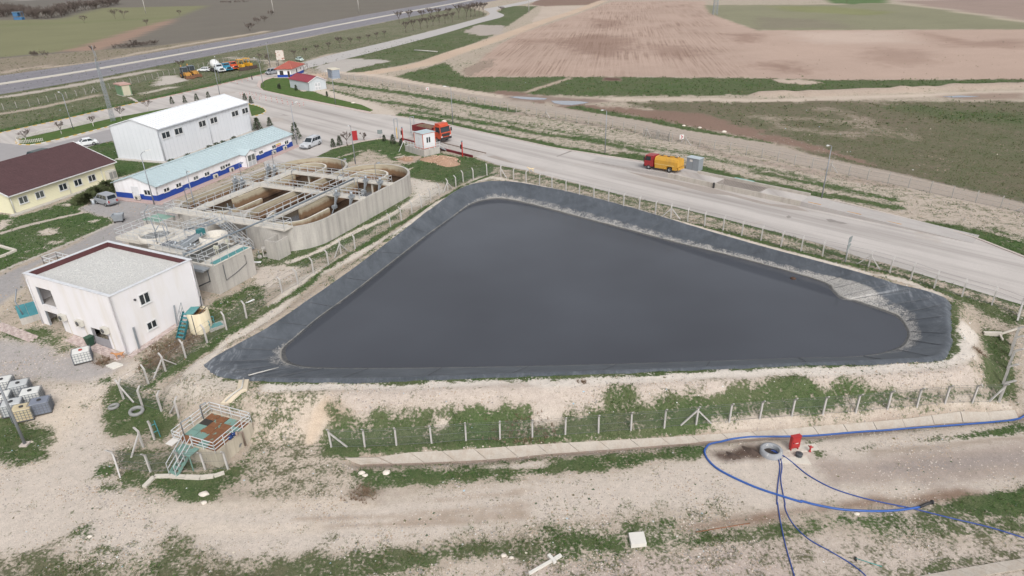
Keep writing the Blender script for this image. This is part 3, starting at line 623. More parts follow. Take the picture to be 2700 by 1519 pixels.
gsum = math_n(n, l, 'ADD', math_n(n, l, 'MULTIPLY', gnoise, .6), math_n(n, l, 'MULTIPLY', n1, .4))
gv = ramp(n, l, gsum, .32, .68)
green = mixc(n, l, gv, lin(42, 66, 38), lin(94, 122, 68))
olive = mixc(n, l, gv, lin(74, 80, 56), lin(128, 124, 100))
of = math_n(n, l, 'ADD', sp.outputs[1], math_n(n, l, 'MULTIPLY', math_n(n, l, 'SUBTRACT', ramp(n, l, math_n(n, l, 'ADD', math_n(n, l, 'MULTIPLY', n3, .5), math_n(n, l, 'MULTIPLY', n1, .5)), .3, .7), .5), 1.0), True)
turf = mixc(n, l, of, green, olive)
s1 = ramp(n, l, noise_n(n, l, co, 2.2, 6, .7), .28, .72); s2 = ramp(n, l, noise_n(n, l, co, 14, 3, .7), .25, .75)
sv = math_n(n, l, 'ADD', math_n(n, l, 'MULTIPLY', s1, .26), math_n(n, l, 'MULTIPLY', s2, .44)); sv = math_n(n, l, 'ADD', sv, .65)
soilc = mixc(n, l, 1.0, asoil.outputs['Color'], sv, 'MULTIPLY')
# furrows: long ridges drawn by the plough
mp = n.new('ShaderNodeMapping'); mp.inputs['Rotation'].default_value = (0, 0, rad(9)); l.new(co, mp.inputs[0])
wv = n.new('ShaderNodeTexWave'); wv.bands_direction = 'X'; wv.inputs['Scale'].default_value = .23; wv.inputs['Distortion'].default_value = 5.0
wv.inputs['Detail'].default_value = 3; wv.inputs['Detail Scale'].default_value = .25; l.new(mp.outputs[0], wv.inputs['Vector'])
stk = ramp(n, l, noise_n(n, l, mp.outputs[0], 1.0, 3, .6, (1.3, .022, 1)), .42, .66)
patch = ramp(n, l, noise_n(n, l, co, .035, 3, .6), .38, .62)
ff = math_n(n, l, 'MULTIPLY', math_n(n, l, 'MULTIPLY', sp.outputs[2], stk), math_n(n, l, 'ADD', math_n(n, l, 'MULTIPLY', patch, .55), .10))
soilc = mixc(n, l, ff, soilc, lin(118, 92, 78))
colr = mixc(n, l, cov, soilc, turf)
l.new(colr, b.inputs['Base Color']); b.inputs['Roughness'].default_value = .95; b.inputs['Specular IOR Level'].default_value = .15
bp = n.new('ShaderNodeBump'); bp.inputs['Strength'].default_value = .55; bp.inputs['Distance'].default_value = .10
hgt = math_n(n, l, 'ADD', math_n(n, l, 'MULTIPLY', s2, .35), math_n(n, l, 'MULTIPLY', math_n(n, l, 'MULTIPLY', cov, gv), 1.2))
l.new(hgt, bp.inputs['Height']); l.new(bp.outputs[0], b.inputs['Normal'])
GROUND_MAT = m
gm.materials.append(m)
struct(link('ground', gm))

# ------------------------------------------------------------------ sheets laid on the ground
def drape(name, poly, mat, lift, step, kind=True, thick=0.0, mats=None):
 """a sheet cut to an outline and laid on the ground"""
 pl = [Vector((p[0], p[1])) for p in poly]
 edge = []
 for a, bq in zip(pl, pl[1:] + pl[:1]):
  k = max(1, int((bq - a).length / step)); edge += [a.lerp(bq, i / k) for i in range(k)]
 xs = [p.x for p in pl]; ys = [p.y for p in pl]
 gx, gy = np.meshgrid(np.arange(min(xs), max(xs), step), np.arange(min(ys), max(ys), step))
 gx = gx.ravel(); gy = gy.ravel(); d = sdist(pl, gx, gy)
 pts = edge + [Vector((x, y)) for x, y in zip(gx[d < -step * .4], gy[d < -step * .4])]
 ne = len(edge)
 vs, es, fs, *_ = delaunay_2d_cdt(pts, [(i, (i + 1) % ne) for i in range(ne)], [list(range(ne))], 1, 1e-4)
 va = np.array([(v.x, v.y) for v in vs]); z = zfun(va[:, 0], va[:, 1]) + lift
 mb = MB(); mb.smooth = True
 mb.v = [(x, y, zz) for (x, y), zz in zip(va, z)]
 for f in fs: mb.f.append(list(f)); mb.mi.append(0); mb.sm.append(True)
 if thick:
  per = [(p.x, p.y, zat(p.x, p.y) + lift) for p in edge]; o = len(mb.v)
  mb.v += per + [(p[0], p[1], p[2] - thick) for p in per]
  for i in range(ne):
   j = (i + 1) % ne; mb.f.append([o + i, o + j, o + ne + j, o + ne + i][::-1]); mb.mi.append(0); mb.sm.append(False)
 ob = mb.obj(name, mat)
 # outward side up
 if ob.data.polygons and sum(p.normal.z for p in ob.data.polygons[:40]) < 0: ob.data.flip_normals()
 if kind: struct(ob)
 return ob

def strip(name, left, right, mat, lift, n=80):
 a = resample(left, n); c = resample(right, n); mb = MB(); mb.smooth = True; k = 6
 for i in range(n):
  for j in range(k + 1):
   p = a[i].lerp(c[i], j / k); mb.v.append((p.x, p.y, zat(p.x, p.y) + lift))
 for i in range(n - 1):
  for j in range(k): q = i * (k + 1) + j; mb.f.append([q, q + 1, q + k + 2, q + k + 1]); mb.mi.append(0); mb.sm.append(True)
 ob = mb.obj(name, mat)
 if ob.data.polygons[0].normal.z < 0: ob.data.flip_normals()
 return struct(ob)

RDIR = (at('X', 2275, 682) - at('X', 1286, 432)); RANG = math.atan2(RDIR.y, RDIR.x)
asphalt = M('highway_asphalt', (129, 126, 132), .85, .06, .3, fine=(6, .12), streak=((146, 142, 146), .6, (.6, .02, 1)), rot=0)
concrete_road = M('road_concrete', (198, 191, 186), .85, .09, .14, fine=(9, .14), rot=-RANG, streak=((158, 151, 146), .9, (.016, .36, 1)), spots=((184, 174, 166), .62, .09))
access_asph = M('access_road_surface', (186, 181, 178), .85, .05, .3, fine=(5, .1))
# highway
HU = [at(*p) for p in P('A', -2600, 1130, -1200, 920, 0, 733, 500, 665, 1000, 590, 1500, 510, 2000, 425, 2574, 328) + P('B', 900, 225, 1300, 150, 1600, 98, 2000, 30, 2300, -28, 2600, -90)]
HL = [at(*p) for p in P('A', -2600, 1330, -1200, 1110, 0, 912, 500, 836, 1000, 746, 1500, 645, 2000, 547, 2574, 437) + P('B', 900, 335, 1300, 258, 1600, 198, 2000, 118, 2300, 63, 2600, 5)]
far_dir = (HU[-1] - HU[-3]).normalized() * 900
HU = spline(resample(HU, 24), 4); HL = spline(resample(HL, 24), 4)
HU.append(HU[-1] + far_dir); HL.append(HL[-1] + far_dir)
strip('highway', HU, HL, asphalt, .03, 120)
hu = resample(HU, 120); hl = resample(HL, 120)
def hline(t): return [a.lerp(c, t) for a, c in zip(hu, hl)]
mb = MB()
a0, a1 = hline(.455), hline(.545)
for i in range(119):
 q = [a0[i], a1[i], a1[i + 1], a0[i + 1]]; mb.add([(p.x, p.y, .16) for p in q] + [(p.x, p.y, .0) for p in q], [(0, 1, 2, 3), (1, 0, 4, 5), (2, 1, 5, 6), (3, 2, 6, 7), (0, 3, 7, 4)])
struct(mb.obj('median_strip', M('median_concrete', (205, 198, 186), .9, .08, .5)))
mb = MB(); white = M('road_paint', (200, 198, 196), .8, .2, 3)
def ribbon(mb, c, w, z, i0, i1):
 for i in range(i0, i1):
  d = (c[i + 1] - c[i]).normalized(); s = Vector((-d.y, d.x, 0)) * w / 2
  mb.add([(p.x, p.y, z) for p in (c[i] - s, c[i] + s, c[i + 1] + s, c[i + 1] - s)], [(0, 1, 2, 3)])
for tt in (.06, .43, .57, .94): ribbon(mb, resample(hline(tt), 200), .16, .036, 0, 199)
for tt in (.24, .76):
 c = resample(hline(tt), step=4.0)
 for i in range(0, len(c) - 1, 3): ribbon(mb, c, .16, .036, i, i + 1)
stuff(mb.obj('lane_markings', white))

# access road with its bend, seen beyond the gate
cl = P('B', 745, 635, 1000, 570, 1300, 498, 1700, 400, 2100, 292, 2400, 203, 2540, 160) + P('C', 20, 140, 70, 148)
AL = [at(*p) for p in P('B', 735, 605, 1000, 535, 1300, 463, 1700, 370, 2100, 268, 2400, 188, 2500, 160, 2540, 140, 2535, 120, 2500, 100) + P('C', -90, 88, 0, 72, 120, 50, 260, 22, 400, -6, 520, -30)]
AR = [at(*p) for p in P('B', 790, 660, 1000, 605, 1300, 535, 1700, 432, 2100, 325, 2400, 235) + P('C', 0, 190, 75, 170, 108, 150, 95, 138, 55, 122, 32, 106, 60, 88, 160, 68, 300, 40, 440, 4, 560, -24)]
strip('access_road', spline(AL, 4), spline(AR, 4), access_asph, .035, 90)

# concrete apron and service road in one outline
APRON = [gp(*p) for p in
 P('A', -900, 1540, 0, 1290, 560, 1170, 1000, 1068, 1400, 983, 1700, 918, 2100, 828, 2574, 715) + P('B', 380, 703, 480, 660, 640, 655, 735, 622, 790, 655, 700, 705, 520, 747, 400, 752, 300, 785, 284, 830, 330, 872, 600, 945, 1000, 1023, 1390, 1105, 1600, 1115) +
 P('I', 120, 95, 600, 170, 1100, 280, 1700, 410, 2574, 545) + P('J', 180, 285, 560, 345, 1780, 622, 2100, 682, 2574, 802) + P('K', 1750, 0, 2100, 105, 2574, 292, 3600, 720, 4100, 1400, 2574, 757, 2250, 660, 1700, 495, 1200, 340) +
 P('J', 2300, 1220, 1900, 1085, 1500, 975, 1000, 850, 450, 715, 0, 610) + P('I', 2300, 852, 1900, 748, 1400, 620, 1150, 572, 1010, 520, 660, 395, 250, 345) +
 P('B', 1700, 1392, 1500, 1345, 1300, 1378, 1010, 1449) + P('F', 1500, 118, 1130, 185, 750, 330, 500, 400) + P('E', 2574, 330, 2460, 30, 1300, 235, 1090, 78, 830, 145, 500, 250, 0, 300, -900, 560)]
drape('service_road', APRON, concrete_road, .03, 2.2)
drape('lower_road_asphalt', gpl(P('E', -900, 440, 0, 100, 160, 118, 420, 130, 700, 60, 1100, -40, 1160, 30, 1090, 78, 830, 145, 500, 240, 0, 290, -900, 560)), M('lower_road_surface', (164, 160, 160), .88, .06, .4, fine=(8, .12)), .045, 1.6)

stain_m = M('road_stain', (168, 158, 150), .8, .10, .5, fine=(6, .15)); crack_m = M('road_patch', (150, 143, 138), .85, .12, .8)
for pts in (P('J', 0, 375, 350, 440, 870, 550, 1400, 690, 1650, 715, 1780, 770, 1560, 740, 1300, 690, 1000, 610, 800, 590, 500, 510, 200, 440), P('I', 1040, 490, 1120, 480, 1220, 515, 1330, 560, 1240, 545, 1130, 515)): drape('road_stain', gpl(pts), stain_m, .038, 1.2)
for pts in (P('J', 1940, 842, 1985, 838, 2050, 860, 2110, 872, 2155, 888, 2080, 886, 2030, 872, 1970, 866), P('J', 1555, 815, 1580, 805, 1610, 822, 1570, 834), P('I', 1715, 488, 1860, 432, 1880, 436, 1728, 492), P('B', 510, 1120, 545, 1112, 600, 1128, 545, 1120)): drape('road_patch', gpl(pts), crack_m, .042, 1.0)
# green islands with kerbs
lawn = M('lawn_grass', (84, 108, 58), .95, .30, 1.2, bump=.6, fine=(10, .45), streak=((122, 116, 84), .45, (.5, .5, .5)), spec=.1)
kerb_m = M('kerb_concrete', (200, 188, 180), .85, .1, 2)
kerb_red = M('kerb_faded_red', (196, 160, 148), .85, .12, 1.5)
def kerb(pts, h=.14, w=.32, closed=False, mats=None, name='kerb', off=0.0):
 p = resample(pts, step=1.0, closed=closed); N = len(p); mb = MB()
 for i in range(N if closed else N - 1):
  a, c = p[i], p[(i + 1) % N]
  if mats: mb.cur = i % len(mats)
  za = zat(a.x, a.y) + off; zc = zat(c.x, c.y) + off
  mb.bar((a.x, a.y, za + h / 2), (c.x, c.y, zc + h / 2), w, h)
 return struct(mb.obj(name, mats or kerb_m))
yel = M('kerb_yellow', (214, 176, 92), .8, .1, 2); wht = M('kerb_white', (218, 214, 208), .8, .08, 2)
ISL_SHED = gpl(P('B', 520, 750, 440, 758, 370, 780, 325, 815, 322, 850, 350, 875, 600, 930, 1000, 1008, 1380, 1082, 1410, 1070, 1300, 1020, 960, 940, 830, 890, 700, 880, 640, 850, 650, 745))
drape('grass_island', ISL_SHED, lawn, .11, 1.5, thick=.12)
PAVE = gpl(P('B', 520, 746, 400, 753, 300, 787, 284, 832, 330, 873, 600, 947, 1000, 1025, 1390, 1106, 1392, 1090, 1000, 1012, 600, 933, 352, 878, 318, 852, 322, 812, 370, 778, 440, 756, 520, 749))
drape('footway', PAVE, M('footway_pavers', (204, 186, 178), .85, .08, 2, fine=(6, .15)), .12, 1.5, thick=.14)
ISL_HEDGE = gpl(P('A', 170, 1378, 220, 1345, 700, 1240, 1100, 1148, 1660, 1045, 1420, 1110, 1045, 1228, 700, 1318, 420, 1383, 300, 1402, 200, 1400))
drape('grass_island', ISL_HEDGE, lawn, .11, 1.4, thick=.12)
kerb(gpl(P('A', 1045, 1232, 700, 1322, 420, 1388, 300, 1408, 190, 1405, 150, 1385, 170, 1362, 220, 1340)), mats=[yel, wht])
drape('grass_island', gpl(P('B', 205, 1015, 280, 1030, 350, 1058, 370, 1082, 330, 1105, 235, 1128, 215, 1060)), lawn, .11, 1.2, thick=.12)
kerb(gpl(P('B', 205, 1010, 285, 1027, 355, 1055, 376, 1082, 335, 1109, 235, 1134)), mats=[yel, wht])
kerb(gpl(P('A', -300, 1360, 0, 1292, 560, 1172, 1000, 1070, 1400, 985)), mats=[yel, kerb_m])
kerb(gpl(P('A', 1400, 985, 1700, 920, 2100, 830, 2574, 717) + P('B', 380, 704)), w=.5, mats=[kerb_red, kerb_m, kerb_red])
kerb(gpl(P('I', 120, 93, 600, 168, 1100, 278, 1700, 408, 2574, 543) + P('J', 170, 283)))
kerb(gpl(P('J', 1790, 620, 2100, 680, 2574, 800) + P('K', 1750, -2, 2100, 103, 2574, 290, 3200, 560)))
kerb(gpl(P('B', 1010, 1446, 1300, 1374, 1500, 1342, 1700, 1388) + P('I', 250, 352)))

# pavers by the office
pav = M('pink_pavers', (192, 168, 162), .85, .10, 3, fine=(7, .2))
# ------------------------------------------------------------------ pond: liner and water
N = len(CREST); mb = MB(); mb.smooth = True
rows = [(-.55, -.10), (-.25, .0), (0.0, .05), (.06, .06), (.16, .02), (.3, 0), (.45, 0), (.6, 0), (.72, 0), (.84, 0), (.93, 0), (1.0, 0), (1.08, 0), (1.3, -.05), (1.7, -.1)]
crv = []; CORN = [max(math.exp(-(min(abs(i - 8), N - abs(i - 8)) / 16) ** 2), .8 * math.exp(-(abs(i - 150) / 22) ** 2)) for i in range(N)]
wr = fbm(np.arange(N) * .35, np.zeros(N), 5) - .5; wr2 = fbm(np.arange(N) * 1.7, np.zeros(N) + 3, 8) - .5
for i in range(N):
 c, w = CREST[i], WATER[i]; flat = Vector((w.x - c.x, w.y - c.y, 0)); L = flat.length; d = flat / L
 jag = .22 * wr2[i] + .3 * wr[i]
 for v, dz in rows:
  if v <= 0: p = c + d * (v + (jag if v < -.2 else 0)); p.z = CREST_Z + dz + .02
  else: p = c.lerp(w, v)
  z = p.z + (0 if v <= 0 else dz)
  if 0.0 < v < 1: z += (wr2[i] * (.08 + .16 * CORN[i]) + wr[i] * .12) * math.sin(math.pi * min(v * 1.1, 1))
  mb.v.append((p.x, p.y, z)); crv.append((v, CRUST[i], CORN[i], 1))
R_ = len(rows)
for i in range(N):
 for j in range(R_ - 1):
  a = i * R_ + j; c2 = ((i + 1) % N) * R_ + j
  mb.f.append([a, c2, c2 + 1, a + 1]); mb.mi.append(0); mb.sm.append(True)
m, t, n, l, b = newmat('black_liner_sheet')
co = n.new('ShaderNodeTexCoord').outputs['Object']
at_n = n.new('ShaderNodeAttribute'); at_n.attribute_name = 'rim'
sp = n.new('ShaderNodeSeparateColor'); l.new(at_n.outputs['Color'], sp.inputs[0])
base = mixc(n, l, ramp(n, l, noise_n(n, l, co, .5, 6, .7), .3, .7), lin(72, 77, 83), lin(98, 103, 110))
fineN = noise_n(n, l, co, 6.5, 4, .75); midN = noise_n(n, l, co, 1.1, 4, .6)
dist = math_n(n, l, 'SUBTRACT', math_n(n, l, 'ADD', sp.outputs[0], math_n(n, l, 'MULTIPLY', sp.outputs[1], .82)), .97)   # >0 inside the crust band
crA = math_n(n, l, 'ADD', math_n(n, l, 'MULTIPLY', dist, 3.2), math_n(n, l, 'MULTIPLY', math_n(n, l, 'SUBTRACT', math_n(n, l, 'ADD', math_n(n, l, 'MULTIPLY', fineN, .8), math_n(n, l, 'MULTIPLY', midN, .5)), .66), 6.0))
inb = ramp(n, l, math_n(n, l, 'ADD', dist, math_n(n, l, 'MULTIPLY', math_n(n, l, 'SUBTRACT', midN, .5), .12)), -.02, .05)
crA = math_n(n, l, 'ADD', crA, math_n(n, l, 'MULTIPLY', ramp(n, l, sp.outputs[1], .38, .66), 1.3))
crf = math_n(n, l, 'MULTIPLY', ramp(n, l, crA, .0, .9), inb)
crustc = mixc(n, l, ramp(n, l, noise_n(n, l, co, 9, 3, .7), .3, .7), lin(108, 106, 104), lin(236, 230, 222))
colr = mixc(n, l, math_n(n, l, 'MULTIPLY', crf, .8), base, crustc)
# chalky spray near the crest and a tide line
dust = math_n(n, l, 'MULTIPLY', ramp(n, l, noise_n(n, l, co, 1.5, 6, .8, (1.6, .35, 1)), .50, .64), math_n(n, l, 'MULTIPLY', ramp(n, l, sp.outputs[0], .62, -.1), math_n(n, l, 'ADD', math_n(n, l, 'MULTIPLY', sp.outputs[2], .8), .16)))
colr = mixc(n, l, math_n(n, l, 'MULTIPLY', dust, 1.0, ), colr, lin(168, 172, 178))
colr = mixc(n, l, math_n(n, l, 'MULTIPLY', ramp(n, l, math_n(n, l, 'ADD', sp.outputs[0], math_n(n, l, 'MULTIPLY', math_n(n, l, 'SUBTRACT', midN, .5), .12)), .90, .95), .8), colr, lin(54, 55, 57))  # dark band at the water's edge: wet liner plus a painted shadow line
tide = math_n(n, l, 'MULTIPLY', ramp(n, l, math_n(n, l, 'ABSOLUTE', math_n(n, l, 'SUBTRACT', sp.outputs[0], .915)), .022, .0), ramp(n, l, midN, .3, .55))
colr = mixc(n, l, math_n(n, l, 'MULTIPLY', tide, .8), colr, lin(176, 170, 160))
l.new(colr, b.inputs['Base Color']); b.inputs['Roughness'].default_value = .36; b.inputs['Specular IOR Level'].default_value = .5
bp = n.new('ShaderNodeBump'); bp.inputs['Strength'].default_value = .35; bp.inputs['Distance'].default_value = .12
l.new(math_n(n, l, 'ADD', noise_n(n, l, co, 1.4, 4, .6), math_n(n, l, 'MULTIPLY', crf, .8)), bp.inputs['Height']); l.new(bp.outputs[0], b.inputs['Normal'])
me = mb.mesh('pond_liner', m); vcol(me, 'rim', np.array(crv))
liner = link('pond_liner', me); tag(liner, 'black plastic liner sheet lining the sloping sides of the pond, crusted white near the water', 'pond liner')
if sum(p.normal.z for p in me.polygons[:50]) < 0: me.flip_normals()
# weld seams lying on the liner, as fine raised strips
seam_m = M('liner_seam', (96, 98, 102), .5, .2, 4)
for k in range(0, N, 9):
 mbs = MB(); pts = []
 for v in (.05, .15, .3, .45, .6, .75, .9):
  p = CREST[k].lerp(WATER[k], v); p.z += .05 + (wr2[k] * .10 + wr[k] * .12) * math.sin(math.pi * min(v * 1.1, 1)); pts.append(p)
 mbs.tube(pts, .022, 4); mbs.obj('weld_seam', seam_m, liner)

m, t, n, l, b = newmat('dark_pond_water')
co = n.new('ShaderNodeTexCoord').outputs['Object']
l.new(mixc(n, l, ramp(n, l, noise_n(n, l, co, .045, 3, .5), .32, .68), lin(70, 72, 78), lin(82, 85, 92)), b.inputs['Base Color'])  # broad mottling paints soft cloud reflections into the water colour
b.inputs['Roughness'].default_value = .10; b.inputs['IOR'].default_value = 1.333
bp = n.new('ShaderNodeBump'); bp.inputs['Strength'].default_value = .05; bp.inputs['Distance'].default_value = .02
l.new(noise_n(n, l, co, 1.6, 3), bp.inputs['Height']); l.new(bp.outputs[0], b.inputs['Normal'])
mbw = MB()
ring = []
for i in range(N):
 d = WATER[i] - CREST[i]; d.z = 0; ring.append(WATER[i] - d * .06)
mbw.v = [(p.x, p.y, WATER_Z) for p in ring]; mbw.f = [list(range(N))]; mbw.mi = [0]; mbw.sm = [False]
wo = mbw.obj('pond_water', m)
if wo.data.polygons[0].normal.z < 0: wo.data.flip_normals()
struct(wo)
# puddles on the muddy track
pud = M('puddle_water', (120, 130, 146), .06, .05, .3)
pm, pt, pn, pl_, pb = newmat('puddle_sky_water'); pb.inputs['Base Color'].default_value = lin(138, 140, 148); pb.inputs['Roughness'].default_value = .04
for pts in (P('C', 155, 942, 230, 936, 330, 942, 420, 946, 530, 956, 500, 968, 380, 970, 280, 962), P('C', 560, 978, 640, 978, 740, 980, 850, 984, 930, 994, 880, 1006, 760, 1022, 660, 1016, 590, 1000), P('D', 1780, 938, 1950, 926, 2150, 936, 2050, 944, 1880, 948)):
 drape('puddle', gpl(pts), pm, .04, 2.0)
# concrete lining of the front ditch, panel after panel
lining_m = M('ditch_concrete', (186, 177, 166), .9, .10, 1.2, fine=(9, .15), streak=((168, 152, 136), .6, (1.5, 1.5, .3)))
ditch = struct(link('drain_ditch', None))
ct = resample(gpl(CH_T), 23); cb = resample(gpl(CH_B), 23)
for i in range(22):
 e = .008; q = [cb[i].lerp(cb[i + 1], e), cb[i].lerp(cb[i + 1], 1 - e), ct[i].lerp(ct[i + 1], 1 - e), ct[i].lerp(ct[i + 1], e)]
 for p in q[:2]: p.z = zat(p.x, p.y) - .03
 for p in q[2:]: p.z = zat(p.x, p.y) + .04
 mb = MB(); mb.slab(q, .10, random.uniform(-.03, .0)); mb.obj('lining_panel', lining_m, ditch)
# second ditch in the right corner
ct = [gp(*p) for p in P('U', 1440, 1125, 1800, 1060, 2200, 990, 2576, 932, 3100, 850)]; cb = [gp(*p) for p in P('U', 1700, 1190, 2000, 1140, 2300, 1085, 2700, 1020, 3200, 950)]
ditch = struct(link('corner_ditch', None)); ct = resample(ct, 9); cb = resample(cb, 9)
for i in range(8):
 q = [cb[i].lerp(cb[i + 1], .012), cb[i].lerp(cb[i + 1], .988), ct[i].lerp(ct[i + 1], .988), ct[i].lerp(ct[i + 1], .012)]
 for p in q: p.z = zat(p.x, p.y) + .02
 mb = MB(); mb.slab(q, .10, 0); mb.obj('lining_panel', lining_m, ditch)
# ------------------------------------------------------------------ building helpers
def root_of(o):
 while o.parent is not None: o = o.parent
 return o

def WO(mb, name, mat, parent):
 """link a mesh drawn in place (world coordinates) as a part of its thing"""
 r = root_of(parent)
 inv = (Matrix.Translation(r.location) @ Matrix.Rotation(r.rotation_euler.z, 4, 'Z')).inverted()
 mb.v = [tuple(inv @ Vector(v)) for v in mb.v]
 return mb.obj(name, mat, parent)

def plane_hit(c, x, y, p, q):
 d = ray(c, x, y); u = Vector((q.x - p.x, q.y - p.y)).normalized(); nrm = Vector((u.y, -u.x))
 t = (p.x * nrm.x + p.y * nrm.y) / (d.x * nrm.x + d.y * nrm.y)
 return (d.x * t - p.x) * u.x + (d.y * t - p.y) * u.y, CAM_H + d.z * t

class Face:
 """a wall face from p to q; outside lies to the right when walking p to q"""
 def __init__(s, p, q):
  s.p = Vector((p.x, p.y, 0)); s.q = Vector((q.x, q.y, 0)); s.L = (s.q - s.p).length
  s.u = (s.q - s.p) / s.L; s.n = Vector((s.u.y, -s.u.x, 0))
 def pt(s, d, z, off=0.0):
  r = s.p + s.u * d + s.n * off; r.z = z; return r
 def hit(s, c, x, y): return plane_hit(c, x, y, s.p, s.q)
 def box(s, mb, d0, d1, z0, z1, o0, o1):
  v = [s.pt(d, z, o) for z in (z0, z1) for o in (o0, o1) for d in (d0, d1)]
  return mb.add(v, [(0, 1, 3, 2), (4, 6, 7, 5), (0, 4, 5, 1), (2, 3, 7, 6), (0, 2, 6, 4), (1, 5, 7, 3)])
 def wall(s, mb, z0, z1, holes, t=.25, d0=0.0, d1=None):
  d1 = s.L if d1 is None else d1
  ds = sorted({d0, d1, *[h[0] for h in holes], *[h[1] for h in holes]}); zs = sorted({z0, z1, *[h[2] for h in holes], *[h[3] for h in holes]})
  for a, b_ in zip(ds, ds[1:]):
   for e, f in zip(zs, zs[1:]):
    if any(h[0] <= a and b_ <= h[1] and h[2] <= e and f <= h[3] for h in holes): continue
    s.box(mb, a, b_, e, f, -t, 0)
 def window(s, parent, rect, panes=2, frame=None, glass=None, fw=.07, sill=True):
  d0, d1, z0, z1 = rect; mb = MB()
  for a, b_ in ((d0, d0 + fw), (d1 - fw, d1)): s.box(mb, a, b_, z0, z1, .002, .06)
  for a, b_ in ((z0, z0 + fw), (z1 - fw, z1)): s.box(mb, d0 + fw, d1 - fw, a, b_, .002, .06)
  w = (d1 - d0 - fw * 2)
  for k in range(1, panes):
   c = d0 + fw + w * k / panes; s.box(mb, c - fw * .45, c + fw * .45, z0 + fw, z1 - fw, .002, .055)
  if sill: s.box(mb, d0 - .06, d1 + .06, z0 - .05, z0 - .004, .002, .11)
  o = WO(mb, 'window', frame or M('window_frame_white', (226, 226, 226), .5, .04), parent)
  for k in range(panes):
   a = d0 + fw + w * k / panes + (fw * .45 if k else 0) + .004; b_ = d0 + fw + w * (k + 1) / panes - (fw * .45 if k < panes - 1 else 0) - .004
   g = MB(); s.box(g, a, b_, z0 + fw + .004, z1 - fw - .004, .004, .022); WO(g, 'pane', glass or GLASS, o)
  return o
 def rect(s, c, bl, tr):
  a, z0 = s.hit(c, *bl); b_, z1 = s.hit(c, *tr)
  return (min(a, b_), max(a, b_), min(z0, z1), max(z0, z1))

GLASS = M('window_glass', (52, 58, 62), .08, .25, .8, spec=.6)
GLASS2 = M('window_glass_curtained', (98, 102, 100), .15, .3, 1.2, spec=.5)
DARKIN = M('bay_shade', (70, 68, 68), .9, .2, 1)  # dark tone that paints the shade inside the loading bays

def perp_left(p, q):
 u = (q - p).normalized(); return Vector((-u.y, u.x, 0))

def gable_roof(root, p0, p1, depth, ez, rz, over, name, mat, panel_w, endo=.25, t=.07, rib=True, drop=.0):
 """panels laid from ridge to eave on both slopes; p0-p1 is the front eave line"""
 u = (p1 - p0); u.z = 0; L = u.length; u.normalize(); w = Vector((-u.y, u.x, 0)); h = depth / 2
 sl = (rz - ez) / h
 n = max(1, int(round((L + 2 * endo) / panel_w))); pw = (L + 2 * endo) / n
 meshes = {}
 for side in (0, 1):
  for i in range(n):
   a = -endo + i * pw; mb = MB()
   A = p0 + u * a; B = p0 + u * (a + pw - .012)
   def q(P_, d, z):
    r = P_ + w * (d if side == 0 else depth - d); r.z = z; return r
   e = -over; quad = [q(A, e, ez + e * sl), q(B, e, ez + e * sl), q(B, h - .01, rz), q(A, h - .01, rz)]
   if side: quad = [quad[1], quad[0], quad[3], quad[2]]
   mb.slab(quad, t)
   if rib:
    s1 = (quad[0], quad[3])
    dv = (quad[1] - quad[0]).normalized() * .05; nn_ = (quad[1] - quad[0]).cross(quad[3] - quad[0]).normalized()
    mb.slab([quad[0] + dv * .2, quad[0] + dv * 2.0, quad[3] + dv * 2.0, quad[3] + dv * .2], .07, t + .001)
   WO(mb, name, mat, root)
 cap = MB(); A = p0 + u * (-endo) + w * h; B = p0 + u * (L + endo) + w * h; A.z = B.z = rz + t + .03
 cap.bar(A, B, .34, .06); WO(cap, 'ridge_cap', mat, root)

def gable_wall(mb, p, q, z0, ez, rz, t=.2):
 """end wall with its triangle; outside to the right of p to q"""
 f = Face(p, q); mid = f.L / 2
 f.wall(mb, z0, ez, [], t)
 v = [f.pt(0, ez), f.pt(f.L, ez), f.pt(mid, rz)]; v += [f.pt(0, ez, -t), f.pt(f.L, ez, -t), f.pt(mid, rz, -t)]
 mb.add(v, [(0, 1, 2), (5, 4, 3), (0, 3, 4, 1), (1, 4, 5, 2), (2, 5, 3, 0)])
 return f

# ------------------------------------------------------------------ the two-storey plant building
wall_w = M('white_render', (242, 239, 241), .85, .025, .5, streak=((226, 218, 206), .5, (.9, .9, .15)))
p0 = gp('X', 338.6, 935.8); p1 = gp('X', 537, 806.7); p2 = gp('X', 120, 866.5)
u = (p1 - p0); u.z = 0; LA = u.length; u.normalize(); w = Vector((-u.y, u.x, 0)); LB = (p2 - p0).dot(w)
TOP = .5 * (up_to(p0, 'X', 284, 787.6) + up_to(p1, 'X', 504.5, 681.6))
zb = -2.0
b0 = Vector((p0.x, p0.y, 0)); bR = b0 + u * LA
LB += max(0, -Face(b0 + w * LB, b0).hit('G', 228, 464)[0]); bL = b0 + w * LB; bB = bR + w * LB
wb = thing('plant_building', 'white two storey building with a flat gravel roof and open loading bays', 'building', (p0.x, p0.y, zb), math.atan2(u.y, u.x))
fR = Face(b0, bR); fL = Face(bL, b0); fB = Face(bR, bB); fK = Face(bB, bL)
h_up = fL.rect('G', (405, 740), (495, 615)); h_up = (h_up[0], fL.hit('G', 553, 785)[0], fL.hit('G', 400, 745)[1], fL.hit('G', 335, 570)[1])
h_dn = (fL.hit('G', 500, 990)[0], fL.hit('G', 652, 1040)[0], zb, fL.hit('G', 425, 803)[1])
h_dr = (fL.hit('G', 1000, 1225)[0] - .5, fL.hit('G', 1095, 1190)[0], zb, fL.hit('G', 905, 975)[1])
mb = MB()
fR.wall(mb, zb, TOP, []); fL.wall(mb, zb, TOP, [h_up, h_dn, h_dr]); fB.wall(mb, zb, TOP, []); fK.wall(mb, zb, TOP, [])
WO(mb, 'wall', wall_w, wb)
mb = MB(); i_ = .26
